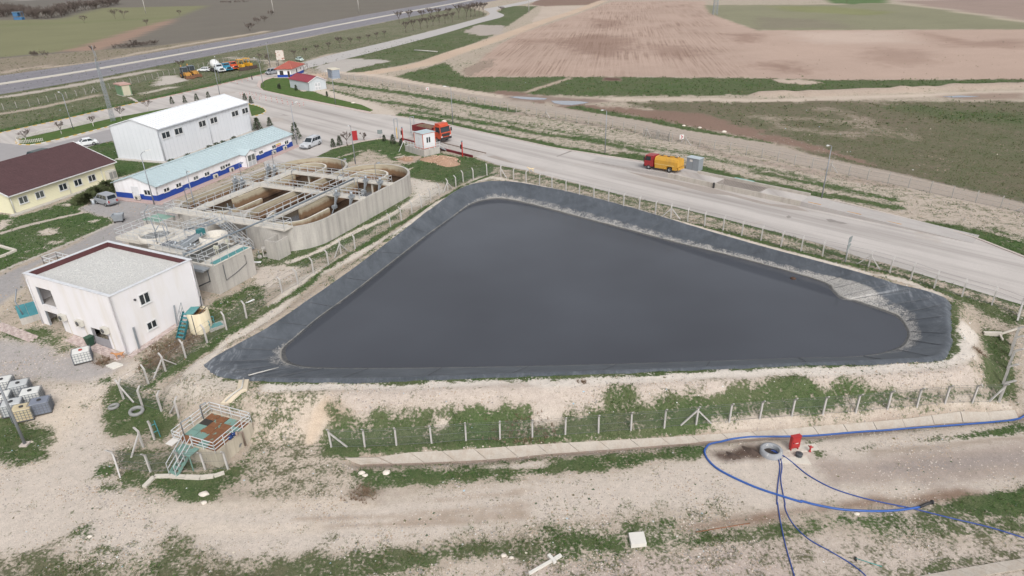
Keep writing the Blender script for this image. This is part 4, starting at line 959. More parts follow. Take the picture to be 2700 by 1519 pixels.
mb.add([b0 + u * i_ + w * i_ + Vector((0, 0, TOP - .55)), bR - u * i_ + w * i_ + Vector((0, 0, TOP - .55)), bB - u * i_ - w * i_ + Vector((0, 0, TOP - .55)), bL + u * i_ - w * i_ + Vector((0, 0, TOP - .55))] +
 [b0 + u * i_ + w * i_ + Vector((0, 0, TOP - .8)), bR - u * i_ + w * i_ + Vector((0, 0, TOP - .8)), bB - u * i_ - w * i_ + Vector((0, 0, TOP - .8)), bL + u * i_ - w * i_ + Vector((0, 0, TOP - .8))],
 [(0, 1, 2, 3), (7, 6, 5, 4), (0, 4, 5, 1), (1, 5, 6, 2), (2, 6, 7, 3), (3, 7, 4, 0)])
WO(mb, 'gravel_roof', M('roof_gravel', (204, 203, 200), .95, .04, .4, fine=(9, .28), bump=.4), wb)
# loose gravel stones on the roof
mb = MB(); rr = random.Random(5)
for k in range(2600):
 q = b0 + u * rr.uniform(.4, LA - .4) + w * rr.uniform(.4, LB - .4); q.z = TOP - .545; s = rr.uniform(.03, .07)
 mb.add([q + Vector((s, 0, 0)), q + Vector((-s * .5, s * .8, 0)), q + Vector((-s * .5, -s * .8, 0)), q + Vector((0, 0, s * .8))], [(0, 1, 3), (1, 2, 3), (2, 0, 3)])
stuff(WO(mb, 'roof_pebbles', M('roof_pebble', (206, 205, 201), .95, .12, 3), wb))
mb = MB(); cz = TOP + .002
for f in (fR, fL, fB, fK): f.box(mb, -.06 if f in (fR, fK) else .30, f.L + .06 if f in (fR, fK) else f.L - .30, cz, cz + .05, -.30, .06)
WO(mb, 'coping', M('coping_marble', (224, 225, 228), .6, .06, 3, streak=((180, 186, 196), .5, (2, 2, 2))), wb)
mb = MB()
for f in (fR, fL, fB, fK): f.box(mb, .27, f.L - .27, TOP - .54, TOP - .015, -.285, -.252)
WO(mb, 'parapet_flashing', M('flashing_maroon', (96, 56, 58), .7, .15, 2), wb)
for bl, tr in (((1365, 765), (1435, 612)), ((1435, 1005), (1508, 880))):
 fR.window(wb, fR.rect('G', bl, tr), 2, fw=.09)
mb = MB(); a, z = fR.hit('G', 1303, 700); q = fR.pt(a, z, .14); mb.tube([fR.pt(a, z, -.05), q], .10, 10); WO(mb, 'vent_pipe', M('vent_dark', (70, 68, 70), .7), wb)
gal = M('galvanised_steel', (168, 174, 180), .45, .12, 2, metal=.35)
for f, d in ((fR, fR.L - .35), (fL, .4)): mb = MB(); mb.tube([f.pt(d, TOP - .5, .09), f.pt(d, zb + 1.0, .09)], .055, 8); WO(mb, 'downpipe', M('downpipe_white', (214, 212, 214), .6), wb)
mb = MB(); fL.box(mb, .2, 6.6, h_up[2] - .25, h_up[2] - .02, -7.0, -.27); fL.box(mb, .2, fL.L - .3, zb, -.62, -7.0, -.27); WO(mb, 'inner_floor', M('floor_concrete', (176, 170, 166), .9), wb)
for h in (h_up, h_dn):
 for dd in (h[0] - .02, h[1]): mb = MB(); fL.box(mb, dd - .08, dd + .08, h[2], h[3], -.2, -.02); WO(mb, 'bay_jamb', gal, wb)
mb = MB(); fL.box(mb, .26, fL.L - .26, zb, TOP - .81, -3.6, -3.4); fL.box(mb, 7.0, 7.15, zb, TOP - .81, -3.39, -.27); WO(mb, 'shade_backing', DARKIN, wb)  # added inner wall; its dark colour stands in for the bays' shade
# machine standing in the upper bay
mc = thing('dewatering_machine', 'blue and grey machine standing inside the upper loading bay', 'machine', fL.pt((h_up[0] + h_up[1]) / 2 + .4, h_up[2], -1.6), wb.rotation_euler.z)
mb = MB(); mb.box(-.9, .9, -.5, .5, .25, .6); mb.box(-.7, -.5, -.4, .4, -.02, .25); mb.box(.5, .7, -.4, .4, -.02, .25); mb.obj('base_frame', gal, mc)
mb = MB(); mb.tube([(-.8, 0, .95), (.6, 0, .95)], .34, 12); mb.obj('drum', M('machine_blue', (52, 82, 150), .5), mc)
mb = MB(); mb.tube([(.6, 0, .95), (1.0, 0, .95)], .2, 10); mb.box(-.2, .2, -.2, .2, 1.28, 1.7); mb.obj('motor', M('machine_dark', (72, 76, 84), .6), mc)
# grey door standing open
dr = MB(); a = (h_dr[0] + h_dr[1]) / 2
fL.box(dr, h_dr[0] + .06, h_dr[1] - .02, -1.25, h_dr[3] - .85, .02, .07); o = WO(dr, 'door', M('door_grey', (158, 156, 160), .6, .06), wb)
mb = MB(); fL.box(mb, h_dr[0] + .15, h_dr[0] + .22, .0, .12, .072, .13); WO(mb, 'handle', M('machine_dark', (72, 76, 84), .6), o)
mb = MB(); fL.box(mb, h_dr[0], h_dr[0] + .06, zb, h_dr[3], -.18, .03); fL.box(mb, h_dr[1] - .0, h_dr[1] + .06, zb, h_dr[3], -.18, .03); WO(mb, 'door_frame', M('door_grey', (158, 156, 160), .6, .06), wb)
# three air conditioners on the bay front
acm = M('ac_casing', (208, 204, 194), .6, .08, 2); acd = M('ac_fan_dark', (92, 92, 92), .7)
def air_con(loc, rz, label, w_=.85, h_=.62, d_=.36):
 t = thing('air_conditioner', label, 'air conditioner', loc, rz, 'outdoor air conditioner units')
 mb = MB(); mb.box(-w_ / 2, w_ / 2, -d_, 0, 0, h_); mb.obj('casing', acm, t)
 mb = MB(); mb.lathe([(.001, 0), (.24, 0), (.24, .02), (.001, .02)], 14, Matrix.Translation((-.1, -d_ - .022, h_ / 2)) @ Matrix.Rotation(math.pi / 2, 4, 'X').inverted()); mb.obj('fan_grille', acd, t)
 mb = MB(); mb.box(-w_ / 2 + .05, -w_ / 2 + .1, -d_, .0, -.08, -.002); mb.box(w_ / 2 - .1, w_ / 2 - .05, -d_, .0, -.08, -.002); mb.obj('bracket', gal, t)
 return t
angL = math.atan2(fL.u.y, fL.u.x)
for (x, y), lb in zip(((635, 890), (800, 945), (1045, 1015)), ('air conditioner on the white building beside the lower loading bay', 'air conditioner on the white wall between the loading bay and the door', 'air conditioner on the white wall above the open grey door')):
 a, z = fL.hit('G', x, y); air_con(fL.pt(a, z, .03), angL, lb)
 mb = MB(); mb.tube([fL.pt(a + .35, z, .04), fL.pt(a + .4, z - 1.3, .04), fL.pt(a + .42, -1.0, .04)], .02, 4); WO(mb, 'cable', M('cable_cream', (206, 196, 170), .8), wb)
# steel beams leaning on the wall
for (x, y, x2, y2), lb in zip(((1355, 1180, 1285, 965), (1720, 960, 1680, 752)), ('grey steel beam leaning upright on the white wall near its front corner', 'thin grey steel beam leaning on the white wall by the teal stairs')):
 a = gp('G', x, y); s, z = fR.hit('G', x2, y2); t = thing('steel_beam', lb, 'beam', a); e = fR.pt(s, z, .10) - a
 mb = MB(); wd = .18 if x < 1500 else .12
 sx = fR.u * (wd / 2)
 for k in (-1, 1): mb.bar(sx * k, e + sx * k, .02, .16)
 mb.bar((0, 0, 0), e, .02, wd, fR.u); mb.obj('beam_profile', gal, t)
# pavers around the building, laid one by one
pvroot = struct(link('pavement', None))
meshes = []
for k in range(3):
 mb = MB(); mb.box(-.19, .19, -.09, .09, 0, .06 + .01 * k); meshes.append(mb.mesh('paver', M('pink_paver_%s' % 'abc'[k], ((204, 186, 180), (192, 174, 168), (212, 196, 190))[k], .85, .1, 4)))
def pavers(c0, c1, du, dv, nu, nv, keep=lambda i, j: True):
 for i in range(nu):
  for j in range(nv):
   if not keep(i, j): continue
   q = c0 + c1[0] * ((i + (.5 if j % 2 else 0)) * du) + c1[1] * (j * dv)
   o = link('paver', meshes[(i * 7 + j * 5) % 3], pvroot, (q.x, q.y, zat(q.x, q.y) + .0), math.atan2(c1[0].y, c1[0].x))
pavers(fL.pt(5.4, 0, .2), (fL.u, fL.n), .40, .20, 19, 5)
pavers(fR.pt(-.1, 0, .2), (fR.u, fR.n), .40, .20, 18, 3)
pavers(gp('G', 20, 930), (fL.u, fL.n), .40, .20, 15, 5)

# ------------------------------------------------------------------ the white metal hall
hallw = M('hall_cladding', (232, 235, 240), .6, .03, .3, streak=((222, 226, 231), .5, (1.5, 1.5, .05)))
hroof = M('hall_roof_sheet', (236, 238, 241), .6, .02, .6)
p0 = gp('X', 436.5, 427.5); p1 = gp('X', 666, 345); u = p1 - p0; u.z = 0; LA = u.length; u.normalize(); w = Vector((-u.y, u.x, 0))
EZ = .5 * (up_to(p0, 'X', 414.7, 341.3) + up_to(p1, 'X', 658, 268))
s, RZ = plane_hit('X', 344, 315.5, p0, p0 + w * 5); DEP = 2 * s
hall = thing('metal_hall', 'tall white metal clad hall with a ribbed white gable roof', 'building', (p0.x, p0.y, 0), math.atan2(u.y, u.x))
q0 = Vector((p0.x, p0.y, 0)); q1 = q0 + u * LA; q2 = q0 + w * DEP; q3 = q1 + w * DEP
mb = MB(); ff = Face(q0, q1); ff.wall(mb, 0, EZ, [], .2); Face(q3, q2).wall(mb, 0, EZ, [], .2); gable_wall(mb, q2, q0, 0, EZ, RZ); gable_wall(mb, q1, q3, 0, EZ, RZ)
WO(mb, 'wall', hallw, hall)
mb = MB(); k = 0.0; gl = Face(q2, q0)
for f in (ff, gl):
 n_ = int(f.L / 1.0)
 for i in range(1, n_): f.box(mb, i * f.L / n_ - .02, i * f.L / n_ + .02, .02, EZ - .1, .001, .018)
WO(mb, 'cladding_seam', M('hall_seam', (204, 208, 214), .6), hall)
gable_roof(hall, q0, q1, DEP, EZ, RZ, .25, 'roof_panel', hroof, .75, .2)
for bl, tr in (((1575, 1355), (1640, 1263)), ((1698, 1317), (1762, 1226)), ((1932, 1243), (1988, 1157)), ((2043, 1208), (2100, 1125)), ((2250, 1140), (2305, 1063)), ((2350, 1112), (2400, 1035))):
 ff.window(hall, ff.rect('A', bl, tr), 2, fw=.12)
for a in (.12, ff.hit('A', 2030, 1250)[0], ff.L - .12): mb = MB(); mb.tube([ff.pt(a, EZ - .05, .09), ff.pt(a, .1, .09)], .06, 6); WO(mb, 'downpipe', M('downpipe_grey', (196, 200, 206), .6), hall)
mb = MB(); mb.bar(ff.pt(-.2, EZ - .12, .30), ff.pt(ff.L + .2, EZ - .12, .30), .14, .12); WO(mb, 'gutter', M('downpipe_grey', (196, 200, 206), .6), hall)
mb = MB(); gl.box(mb, 0, gl.L, .0, .12, .03, .9); ff.box(mb, -.9, ff.L, 0.0, .115, .03, .7); struct(mb.obj('plinth_footway', M('plinth_concrete', (196, 190, 182), .9)))

# ------------------------------------------------------------------ long office with the blue dado
offw = M('office_white', (248, 246, 248), .8, .03, .5, streak=((206, 200, 194), .4, (1.5, 1.5, .3)))
oroof = M('office_roof_sheet', (188, 204, 208), .5, .03, .5)
p0 = gp('X', 420, 532); p1 = gp('X', 772.7, 386); u = p1 - p0; u.z = 0; LA = u.length; u.normalize(); w = Vector((-u.y, u.x, 0))
EZ = .5 * (up_to(p0, 'X', 412, 494) + up_to(p1, 'X', 770, 355)); EZ = max(EZ, 2.45)
s, RZ = plane_hit('X', 346.8, 465.6, p0, p0 + w * 5); DEP = 2 * s
off = thing('site_office', 'long low white office with a pale blue roof and a blue painted base', 'building', (p0.x, p0.y, 0), math.atan2(u.y, u.x))
q0 = Vector((p0.x, p0.y, 0)); q1 = q0 + u * LA; q2 = q0 + w * DEP; q3 = q1 + w * DEP
ff = Face(q0, q1); gl = Face(q2, q0); gr_ = Face(q1, q3)
mb = MB(); ff.wall(mb, 0, EZ, [], .2); Face(q3, q2).wall(mb, 0, EZ, [], .2); gable_wall(mb, q2, q0, 0, EZ, RZ); gable_wall(mb, q1, q3, 0, EZ, RZ); WO(mb, 'wall', offw, off)
blue = M('dado_blue', (34, 72, 160), .7, .10, 1.0, spots=((206, 204, 206), .72, 1.6))
mb = MB(); ff.box(mb, -.012, ff.L, .0, 1.0, .002, .012); gl.box(mb, 0, gl.L + .003, .0, .95, .002, .013); gr_.box(mb, 0, gr_.L, .0, .95, .002, .012); WO(mb, 'dado', blue, off)
gable_roof(off, q0, q1, DEP, EZ, RZ, .35, 'roof_panel', oroof, .85, .25)
WIN = [('E', (1590, 585), (1637, 522)), ('E', (1710, 540), (1752, 477)), ('E', (1878, 467), (1917, 410)), ('E', (1985, 428), (2025, 370)), ('E', (2138, 367), (2178, 308)), ('E', (2185, 340), (2228, 288)),
 ('E', (2428, 247), (2455, 197)), ('E', (2512, 215), (2545, 165)), ('B', (432, 1449), (465, 1397)), ('B', (555, 1407), (585, 1355))]
for k, (c, bl, tr) in enumerate(WIN): ff.window(off, ff.rect(c, bl, tr), 2, fw=.09, glass=GLASS2 if k in (2, 4) else GLASS)
gl.window(off, gl.rect('E', (1405, 604), (1455, 556)), 2, fw=.09)
a, z = gl.hit('E', 1305, 652); b_, z2 = gl.hit('E', 1338, 530); mb = MB(); gl.box(mb, min(a, b_), max(a, b_), .02, 2.1, .014, .06); o = WO(mb, 'door', M('door_white', (226, 226, 228), .6), off)
mb = MB(); gl.box(mb, min(a, b_) + .1, min(a, b_) + .16, 1.0, 1.12, .062, .11); WO(mb, 'handle', acd, o)
s0 = ff.hit('E', 2350, 350)[0]; s1 = ff.hit('E', 2445, 330)[0]; po = 1.3
fp = Face(ff.pt(s0, 0, po), ff.pt(s1, 0, po)); mb = MB()
fp.wall(mb, 0, 2.4, [], .15); Face(ff.pt(s0, 0, .002), ff.pt(s0, 0, po)).wall(mb, 0, 2.4, [], .15); Face(ff.pt(s1, 0, po), ff.pt(s1, 0, .002)).wall(mb, 0, 2.4, [], .15)
mid = (s0 + s1) / 2; mb.add([fp.pt(0, 2.4), fp.pt(fp.L, 2.4), fp.pt(fp.L / 2, 3.0), fp.pt(0, 2.4, -.15), fp.pt(fp.L, 2.4, -.15), fp.pt(fp.L / 2, 3.0, -.15)], [(0, 1, 2), (5, 4, 3), (1, 4, 5, 2), (2, 5, 3, 0)])
WO(mb, 'porch', offw, off)
mb = MB()
for sg in (0, 1):
 e = ff.pt(s0 - .25 if sg == 0 else s1 + .25, 2.28, po + .15); r_ = ff.pt(mid, 3.06, po + .15); e2 = ff.pt(s0 - .25 if sg == 0 else s1 + .25, 2.28, -2.2); r2 = ff.pt(mid, 3.06, -2.2)
 mb.slab([e, r_, r2, e2] if sg == 1 else [r_, e, e2, r2], .06)
WO(mb, 'porch_roof', oroof, off)
mb = MB(); fp.box(mb, .3, fp.L - .3, .02, 2.15, .003, .05); o = WO(mb, 'entrance_door', M('window_frame_white', (226, 226, 226), .5, .04), off)
for k in range(2):
 mb = MB(); wd = (fp.L - .6) / 2; fp.box(mb, .3 + k * wd + .08, .3 + (k + 1) * wd - .08, 1.05, 2.03, .052, .06); WO(mb, 'pane', GLASS2, o)
 mb = MB(); fp.box(mb, .3 + k * wd + .08, .3 + (k + 1) * wd - .08, .12, .95, .052, .06); WO(mb, 'door_panel', M('door_panel_grey', (192, 194, 198), .6), o)
mb = MB(); r_ = ff.rect('B', (470, 1430), (515, 1380)); ff.box(mb, r_[0], r_[1], r_[2], r_[3], .003, .03); o = WO(mb, 'notice_board', M('board_white', (228, 222, 216), .7), off)
mb = MB(); dz = (r_[3] - r_[2]); ff.box(mb, r_[0] + .06, r_[1] - .06, r_[2] + dz * .62, r_[3] - dz * .06, .031, .036); WO(mb, 'yellow_poster', M('poster_yellow', (226, 200, 70), .7, .2, 8), o)
mb = MB(); ff.box(mb, r_[0] + .06, r_[1] - .06, r_[2] + dz * .1, r_[2] + dz * .5, .031, .036); WO(mb, 'pink_poster', M('poster_pink', (206, 130, 140), .7, .35, 9), o)
angF = math.atan2(ff.u.y, ff.u.x)
for c, x, y, lb in (('E', 2085, 455, 'air conditioner on a stand below the fourth window of the blue based office'), ('E', 2240, 385, 'air conditioner by the office wall left of the porch'), ('F', 1070, 110, 'air conditioner by the office right of the porch'), ('F', 1175, 65, 'air conditioner under the office notice board, nearest the right end')):
 a, z = ff.hit(c, x, y); air_con(ff.pt(a, .18, .12), angF, lb)
a, z = gl.hit('E', 1365, 640); air_con(gl.pt(a, .2, .3), math.atan2(gl.u.y, gl.u.x), 'air conditioner standing beside the door at the end of the blue based office')
mb = MB(); mb.prism([tuple(ff.pt(-1.2, 0, 1.5)[:2]), tuple(ff.pt(ff.L + 1.0, 0, 1.5)[:2]), tuple(ff.pt(ff.L + 1.0, 0, .02)[:2]), tuple(ff.pt(-1.2, 0, .02)[:2])], .0, .10); struct(mb.obj('office_footway', pav))
mb = MB(); mb.prism([tuple(gl.pt(0, 0, 1.2)[:2]), tuple(gl.pt(gl.L - .01, 0, 1.2)[:2]), tuple(gl.pt(gl.L - .01, 0, .02)[:2]), tuple(gl.pt(0, 0, .02)[:2])], .0, .104); struct(mb.obj('office_footway', pav))

# ------------------------------------------------------------------ cream building with the dark roof
crm = M('cream_siding', (244, 239, 208), .75, .03, .6)
p0 = gp('X', 39.4, 565); p1 = gp('X', 312, 470); u = p1 - p0; u.z = 0; LA = u.length; u.normalize(); w = Vector((-u.y, u.x, 0))
EZ = .5 * (up_to(p0, 'X', 19, 513) + up_to(p1, 'X', 299, 428)); s, RZ = plane_hit('E', 700, 95, p1, p1 + w * 5); s = min(max(s, 4), 12); DEP = 2 * s
crb = thing('cream_building', 'low cream building with a broad dark maroon shingle roof', 'building', (p0.x, p0.y, 0), math.atan2(u.y, u.x))
q0 = Vector((p0.x, p0.y, 0)); q1 = q0 + u * LA; q2 = q0 + w * DEP; q3 = q1 + w * DEP; ff = Face(q0, q1); gl = Face(q2, q0)
mb = MB(); ff.wall(mb, 0, EZ, [], .2); Face(q3, q2).wall(mb, 0, EZ, [], .2); gable_wall(mb, q2, q0, 0, EZ, RZ); gable_wall(mb, q1, q3, 0, EZ, RZ); WO(mb, 'wall', crm, crb)
mb = MB()
for i in range(1, 13): z = EZ * i / 13; ff.box(mb, 0, ff.L, z - .012, z + .012, .001, .014); gl.box(mb, 0, gl.L, z - .012, z + .012, .001, .014)
stuff(WO(mb, 'siding_lap', M('cream_lap', (230, 222, 188), .75), crb))
shg = M('dark_shingles', (88, 62, 64), .9, .12, .8, fine=(5, .25), spots=((168, 150, 146), .80, .9))
mb = MB(); h = DEP / 2; sl = (RZ - EZ) / h; ov = .45
for side in (0, 1):
 def qq(a, d): r = q0 + u * a + w * (d if side == 0 else DEP - d); r.z = EZ + d * sl; return r
 quad = [qq(-.35, -ov), qq(LA + .2, -ov), qq(LA + .2, h), qq(-.35, h)]
 if side: quad = [quad[1], quad[0], quad[3], quad[2]]
 mb.slab(quad, .1)
rf = WO(mb, 'roof', shg, crb)
mb = MB(); nrow = 22
for i in range(nrow):
 d = -ov + (h + ov) * i / nrow
 a = q0 + u * (-.35) + w * d; c_ = q0 + u * (LA + .2) + w * d; a.z = c_.z = EZ + d * sl + .115; mb.bar(a, c_, .05, .018)
stuff(WO(mb, 'shingle_course', shg, rf))
for al in (-.36, LA + .21):
 for side in (0, 1):
  def qq(a, d): r = q0 + u * a + w * (d if side == 0 else DEP - d); r.z = EZ + d * sl + .06; return r
  mb.bar(qq(al, -ov), qq(al, h), .1, .22)
WO(mb, 'verge_board', M('trim_white', (226, 226, 226), .6), crb)
mb = MB(); a = q0 + u * -.35 + w * (-ov - .06); c_ = q0 + u * (LA + .2) + w * (-ov - .06); a.z = c_.z = EZ - ov * sl + .03; mb.bar(a, c_, .12, .14)
for x, y in ((70, 640), (640, 450), (985, 400)):
 d = max(.1, ff.hit('E', x, y)[0]); mb.tube([ff.pt(d, EZ, .08), ff.pt(d, .15, .08)], .05, 6)
WO(mb, 'gutter', M('trim_white', (226, 226, 226), .6), crb)
for k, (x, y) in enumerate(((225, 650), (385, 600), (610, 526), (755, 482), (890, 439))):
 a, z = ff.hit('E', x, y); ff.window(crb, (a - .72, a + .72, z - .55, z + .55), 2, fw=.10, glass=GLASS2 if k < 2 else GLASS)
mb = MB(); ff.box(mb, -.8, ff.L + .3, .0, .14, .02, .9); struct(mb.obj('plinth_footway', M('plinth_concrete', (196, 190, 182), .9)))
a, z = ff.hit('E', 1065, 440); t = thing('heat_pump', 'large white heat pump cabinet against the end of the cream building', 'air conditioner', ff.pt(a, .14, .12), math.atan2(ff.u.y, ff.u.x))
mb = MB(); mb.box(-.75, .75, -.85, 0, .05, 1.75); mb.obj('casing', acm, t)
for x in (-.37, .37):
 mb = MB(); mb.box(x - .30, x + .30, -.872, -.852, .4, 1.5); mb.obj('coil_grille', M('coil_grey', (150, 150, 146), .7, .1), t)
mb = MB(); mb.box(-.7, -.6, -.8, -.05, 0, .048); mb.box(.6, .7, -.8, -.05, 0, .048); mb.obj('foot', acd, t)

# ------------------------------------------------------------------ guardhouse, shed, kiosks
p0 = gp('X', 771, 205); p1 = gp('X', 801.5, 192); p2 = gp('X', 741, 202)
u = p1 - p0; u.z = 0; LA = u.length; u.normalize(); w = Vector((-u.y, u.x, 0)); LB = abs((p2 - p0).dot(w)); LB = min(max(LB, 3.5), 7)
gh = thing('guardhouse', 'small white and blue guardhouse with a red hipped roof at the gate', 'guardhouse', (p0.x, p0.y, 0), math.atan2(u.y, u.x))
EZ = 2.75; q0 = Vector((p0.x, p0.y, 0)); q1 = q0 + u * LA; q2 = q0 + w * LB; q3 = q1 + w * LB
mb = MB(); f1 = Face(q0, q1); f2 = Face(q2, q0)
for f in (f1, f2, Face(q1, q3), Face(q3, q2)): f.wall(mb, 0, EZ, [], .2)
WO(mb, 'wall', offw, gh)
mb = MB(); f1.box(mb, -.012, f1.L, 0, .95, .002, .013); f2.box(mb, 0, f2.L, 0, .95, .002, .012); WO(mb, 'dado', blue, gh)
o_ = .55; z = EZ + .02; c4 = [q0 - u * o_ - w * o_, q1 + u * o_ - w * o_, q3 + u * o_ + w * o_, q2 - u * o_ + w * o_]; ap = (q0 + q3) / 2; ap.z = EZ + 1.75
mb = MB()
vs_ = [Vector((c.x, c.y, z)) for c in c4] + [Vector((c.x, c.y, z - .12)) for c in c4] + [ap]
mb.add(vs_, [(0, 1, 8), (1, 2, 8), (2, 3, 8), (3, 0, 8), (7, 6, 5, 4), (0, 4, 5, 1), (1, 5, 6, 2), (2, 6, 7, 3), (3, 7, 4, 0)])
tile_r = M('roof_tile_red', (172, 92, 80), .8, .14, 1.5, fine=(4, .2)); rf = WO(mb, 'roof', tile_r, gh)
for c in vs_[:4]:
 mb = MB(); mb.tube([c, ap], .08, 6); WO(mb, 'hip_tile', M('hip_tile', (196, 124, 104), .8), rf)
brown_f = M('brown_frame', (92, 66, 54), .6)
f2.window(gh, (.9, 2.1, .95, 2.15), 2, brown_f); f2.window(gh, (LB * .72, LB * .72 + .7, .05, 2.05), 1, M('door_wood', (140, 84, 52), .6), sill=False)
f1.window(gh, (LA * .38, LA * .38 + .75, .95, 2.2), 1, brown_f); f1.window(gh, (LA * .74, LA * .74 + .35, 1.6, 2.1), 1, brown_f)
mb = MB(); mb.prism([(c.x, c.y) for c in (q0 - u * 1.1 - w * 1.1, q1 + u * .8 - w * 1.1, q3 + u * .8 + w * .8, q2 - u * 1.1 + w * .8)], 0, .14); struct(mb.obj('guardhouse_footway', kerb_m))
# shed with the red roof; its gable and double door face the track
p0 = gp('X', 816, 241.5); p1 = gp('X', 861.5, 234); p2 = gp('X', 777.5, 230); u = p1 - p0; u.z = 0; LA = u.length; u.normalize(); w = Vector((-u.y, u.x, 0)); LB = (p2 - p0).dot(w)
EZ = 2.6; RZ = 3.75
sh = thing('red_roof_shed', 'small pale grey panel shed with a red gable roof and white double door', 'shed', (p0.x, p0.y, 0), math.atan2(u.y, u.x))
shw = M('shed_panel', (204, 210, 214), .7, .04, 1); q0 = Vector((p0.x, p0.y, 0)); q1 = q0 + u * LA; q2 = q0 + w * LB; q3 = q1 + w * LB
mb = MB(); fd = gable_wall(mb, q0, q1, 0, EZ, RZ, .12); fs_ = Face(q2, q0); fs_.wall(mb, 0, EZ, [], .12); Face(q1, q3).wall(mb, 0, EZ, [], .12); gable_wall(mb, q3, q2, 0, EZ, RZ, .12); WO(mb, 'wall', shw, sh)
gable_roof(sh, q2, q0, LA, EZ, RZ, .25, 'roof_panel', M('shed_roof_red', (150, 66, 78), .6, .06), .9, .25)
mb = MB()
for f in (fd, fs_):
 for i in range(1, int(f.L)): f.box(mb, i - .015, i + .015, .02, EZ - .05, .001, .012)
WO(mb, 'panel_seam', M('shed_seam', (180, 188, 194), .7), sh)
mb = MB()
for f, L_ in ((fd, LA),):
 for sg in (0, 1): mb.bar(f.pt(-.25 if sg == 0 else L_ + .25, EZ - .2, .26), f.pt(L_ / 2, RZ + .06, .26), .05, .2)
WO(mb, 'verge_board', M('trim_white', (226, 226, 226), .6), sh)
dm = M('door_white', (226, 226, 228), .6)
for k in range(2):
 a = LA * .34 + k * .95; mb = MB(); fd.box(mb, a, a + .93, .06, 2.1, .013, .05); o = WO(mb, 'door', dm, sh)
 mb = MB(); fd.box(mb, a + .15, a + .78, 1.15, 1.95, .051, .056); WO(mb, 'pane', M('frosted_pane', (190, 194, 198), .3, .15, 3), o)
 mb = MB(); fd.box(mb, a + .15, a + .78, .2, .85, .051, .056); WO(mb, 'pane', M('frosted_pane', (190, 194, 198), .3, .15, 3), o)
mb = MB(); q = fs_.pt(fs_.L - 1.6, 0, .9); t = thing('concrete_step', 'small concrete pad at the side of the red roofed shed', 'slab', (q.x, q.y, .1), math.atan2(u.y, u.x)); mb.box(-.6, .6, -.8, .8, 0, .15); mb.obj('pad', kerb_m, t)
# blue grey kiosk with the flat roof
def kiosk(name, label, pf, pr, pl, H_, wallm, roofm, over=.15, door=None, roof_t=.2, seams=True):
 u = pr - pf; u.z = 0; LA = u.length; u.normalize(); w = Vector((-u.y, u.x, 0)); LB = max(1.0, (pl - pf).dot(w))
 t = thing(name, label, 'kiosk', pf, math.atan2(u.y, u.x))
 mb = MB(); mb.box(0, LA, 0, LB, .15, H_); mb.obj('wall', wallm, t)
 mb = MB(); mb.box(-over, LA + over, -over, LB + over, H_ + .002, H_ + roof_t); mb.obj('roof', roofm, t)
 mb = MB(); mb.box(-.12, LA + .12, -.12, LB + .12, -.3, .148); mb.obj('base', M('plinth_concrete', (196, 190, 182), .9), t)
 if seams:
  mb = MB()
  for i in range(1, 4): z = .15 + (H_ - .15) * i / 4; mb.box(-.012, LA + .012, -.012, LB + .012, z - .02, z + .02)
  mb.obj('panel_seam', M('kiosk_seam', (122, 132, 146), .7), t)
 if door:
  for k in range(2):
   d = MB(); a = LA * (.1 + .4 * k); d.box(a, a + LA * .39, -.03, -.002, .2, H_ - .15); d.obj('door', door, t)
 return t, LA, LB
kiosk('equipment_kiosk', 'blue grey panel kiosk with a flat cream roof beside the outer fence', gp('Q', 1430, 640), gp('Q', 1592, 622), gp('Q', 1283, 612), 2.75, M('kiosk_blue_grey', (150, 160, 174), .7, .05), M('kiosk_roof', (216, 208, 190), .8, .05))
kiosk('transformer_kiosk', 'cream transformer kiosk with green edged double doors and a pink roof', gp('A', 1195, 935), gp('A', 1285, 922), gp('A', 1165, 915), 2.9, M('kiosk_green_trim', (120, 150, 118), .7, .05), M('kiosk_roof_pink', (196, 160, 150), .8, .08), .2, M('kiosk_door_cream', (206, 198, 176), .7, .06), .35, False)
drape('kiosk_path', gpl(P('A', 1235, 945, 1270, 942, 1345, 985, 1320, 992)), kerb_m, .05, 1.0)

# ------------------------------------------------------------------ oxidation ditch
CON = M('weathered_concrete', (192, 187, 180), .9, .08, .6, streak=((150, 147, 143), .75, (1.3, 1.3, .10)), fine=(6, .12))
CTOP = M('concrete_walkway', (214, 208, 198), .9, .06, .8, fine=(6, .12))
m, t, n, l, b = newmat('stained_basin_wall')
co = n.new('ShaderNodeTexCoord').outputs['Object']; sx = n.new('ShaderNodeSeparateXYZ'); l.new(co, sx.inputs[0])
zz = math_n(n, l, 'ADD', sx.outputs[2], math_n(n, l, 'MULTIPLY', math_n(n, l, 'SUBTRACT', noise_n(n, l, co, 1.0, 4, .6, (1.5, 1.5, .3)), .5), .9))
c1 = mixc(n, l, ramp(n, l, zz, 2.15, 2.6), lin(142, 112, 84), lin(196, 184, 160))
c1 = mixc(n, l, ramp(n, l, zz, 1.75, 1.45), c1, lin(104, 80, 62))
l.new(mixc(n, l, ramp(n, l, noise_n(n, l, co, 1, 4, .7, (.4, .4, 9)), .45, .7), c1, mixc(n, l, .45, c1, lin(92, 70, 54))), b.inputs['Base Color']); b.inputs['Roughness'].default_value = .85
STAIN = m
RAILM = M('railing_galvanised', (206, 208, 210), .5, .06, 3, metal=.15)
OZ = 3.12; OANG = rad(65.5)
oo = at('F', 1190, 800, OZ); oo.z = 0
dt = thing('oxidation_ditch', 'large concrete treatment basin of two oval channels with railed walkways', 'basin', oo, OANG)
UC0, UC1, VR, VA, VB = 4.6, 22.4, 5.85, 3.05, 14.75
def arc(cx, cy, r, a0, a1, n): return [(cx + r * math.cos(rad(a0 + (a1 - a0) * k / n)), cy + r * math.sin(rad(a0 + (a1 - a0) * k / n))) for k in range(n + 1)]
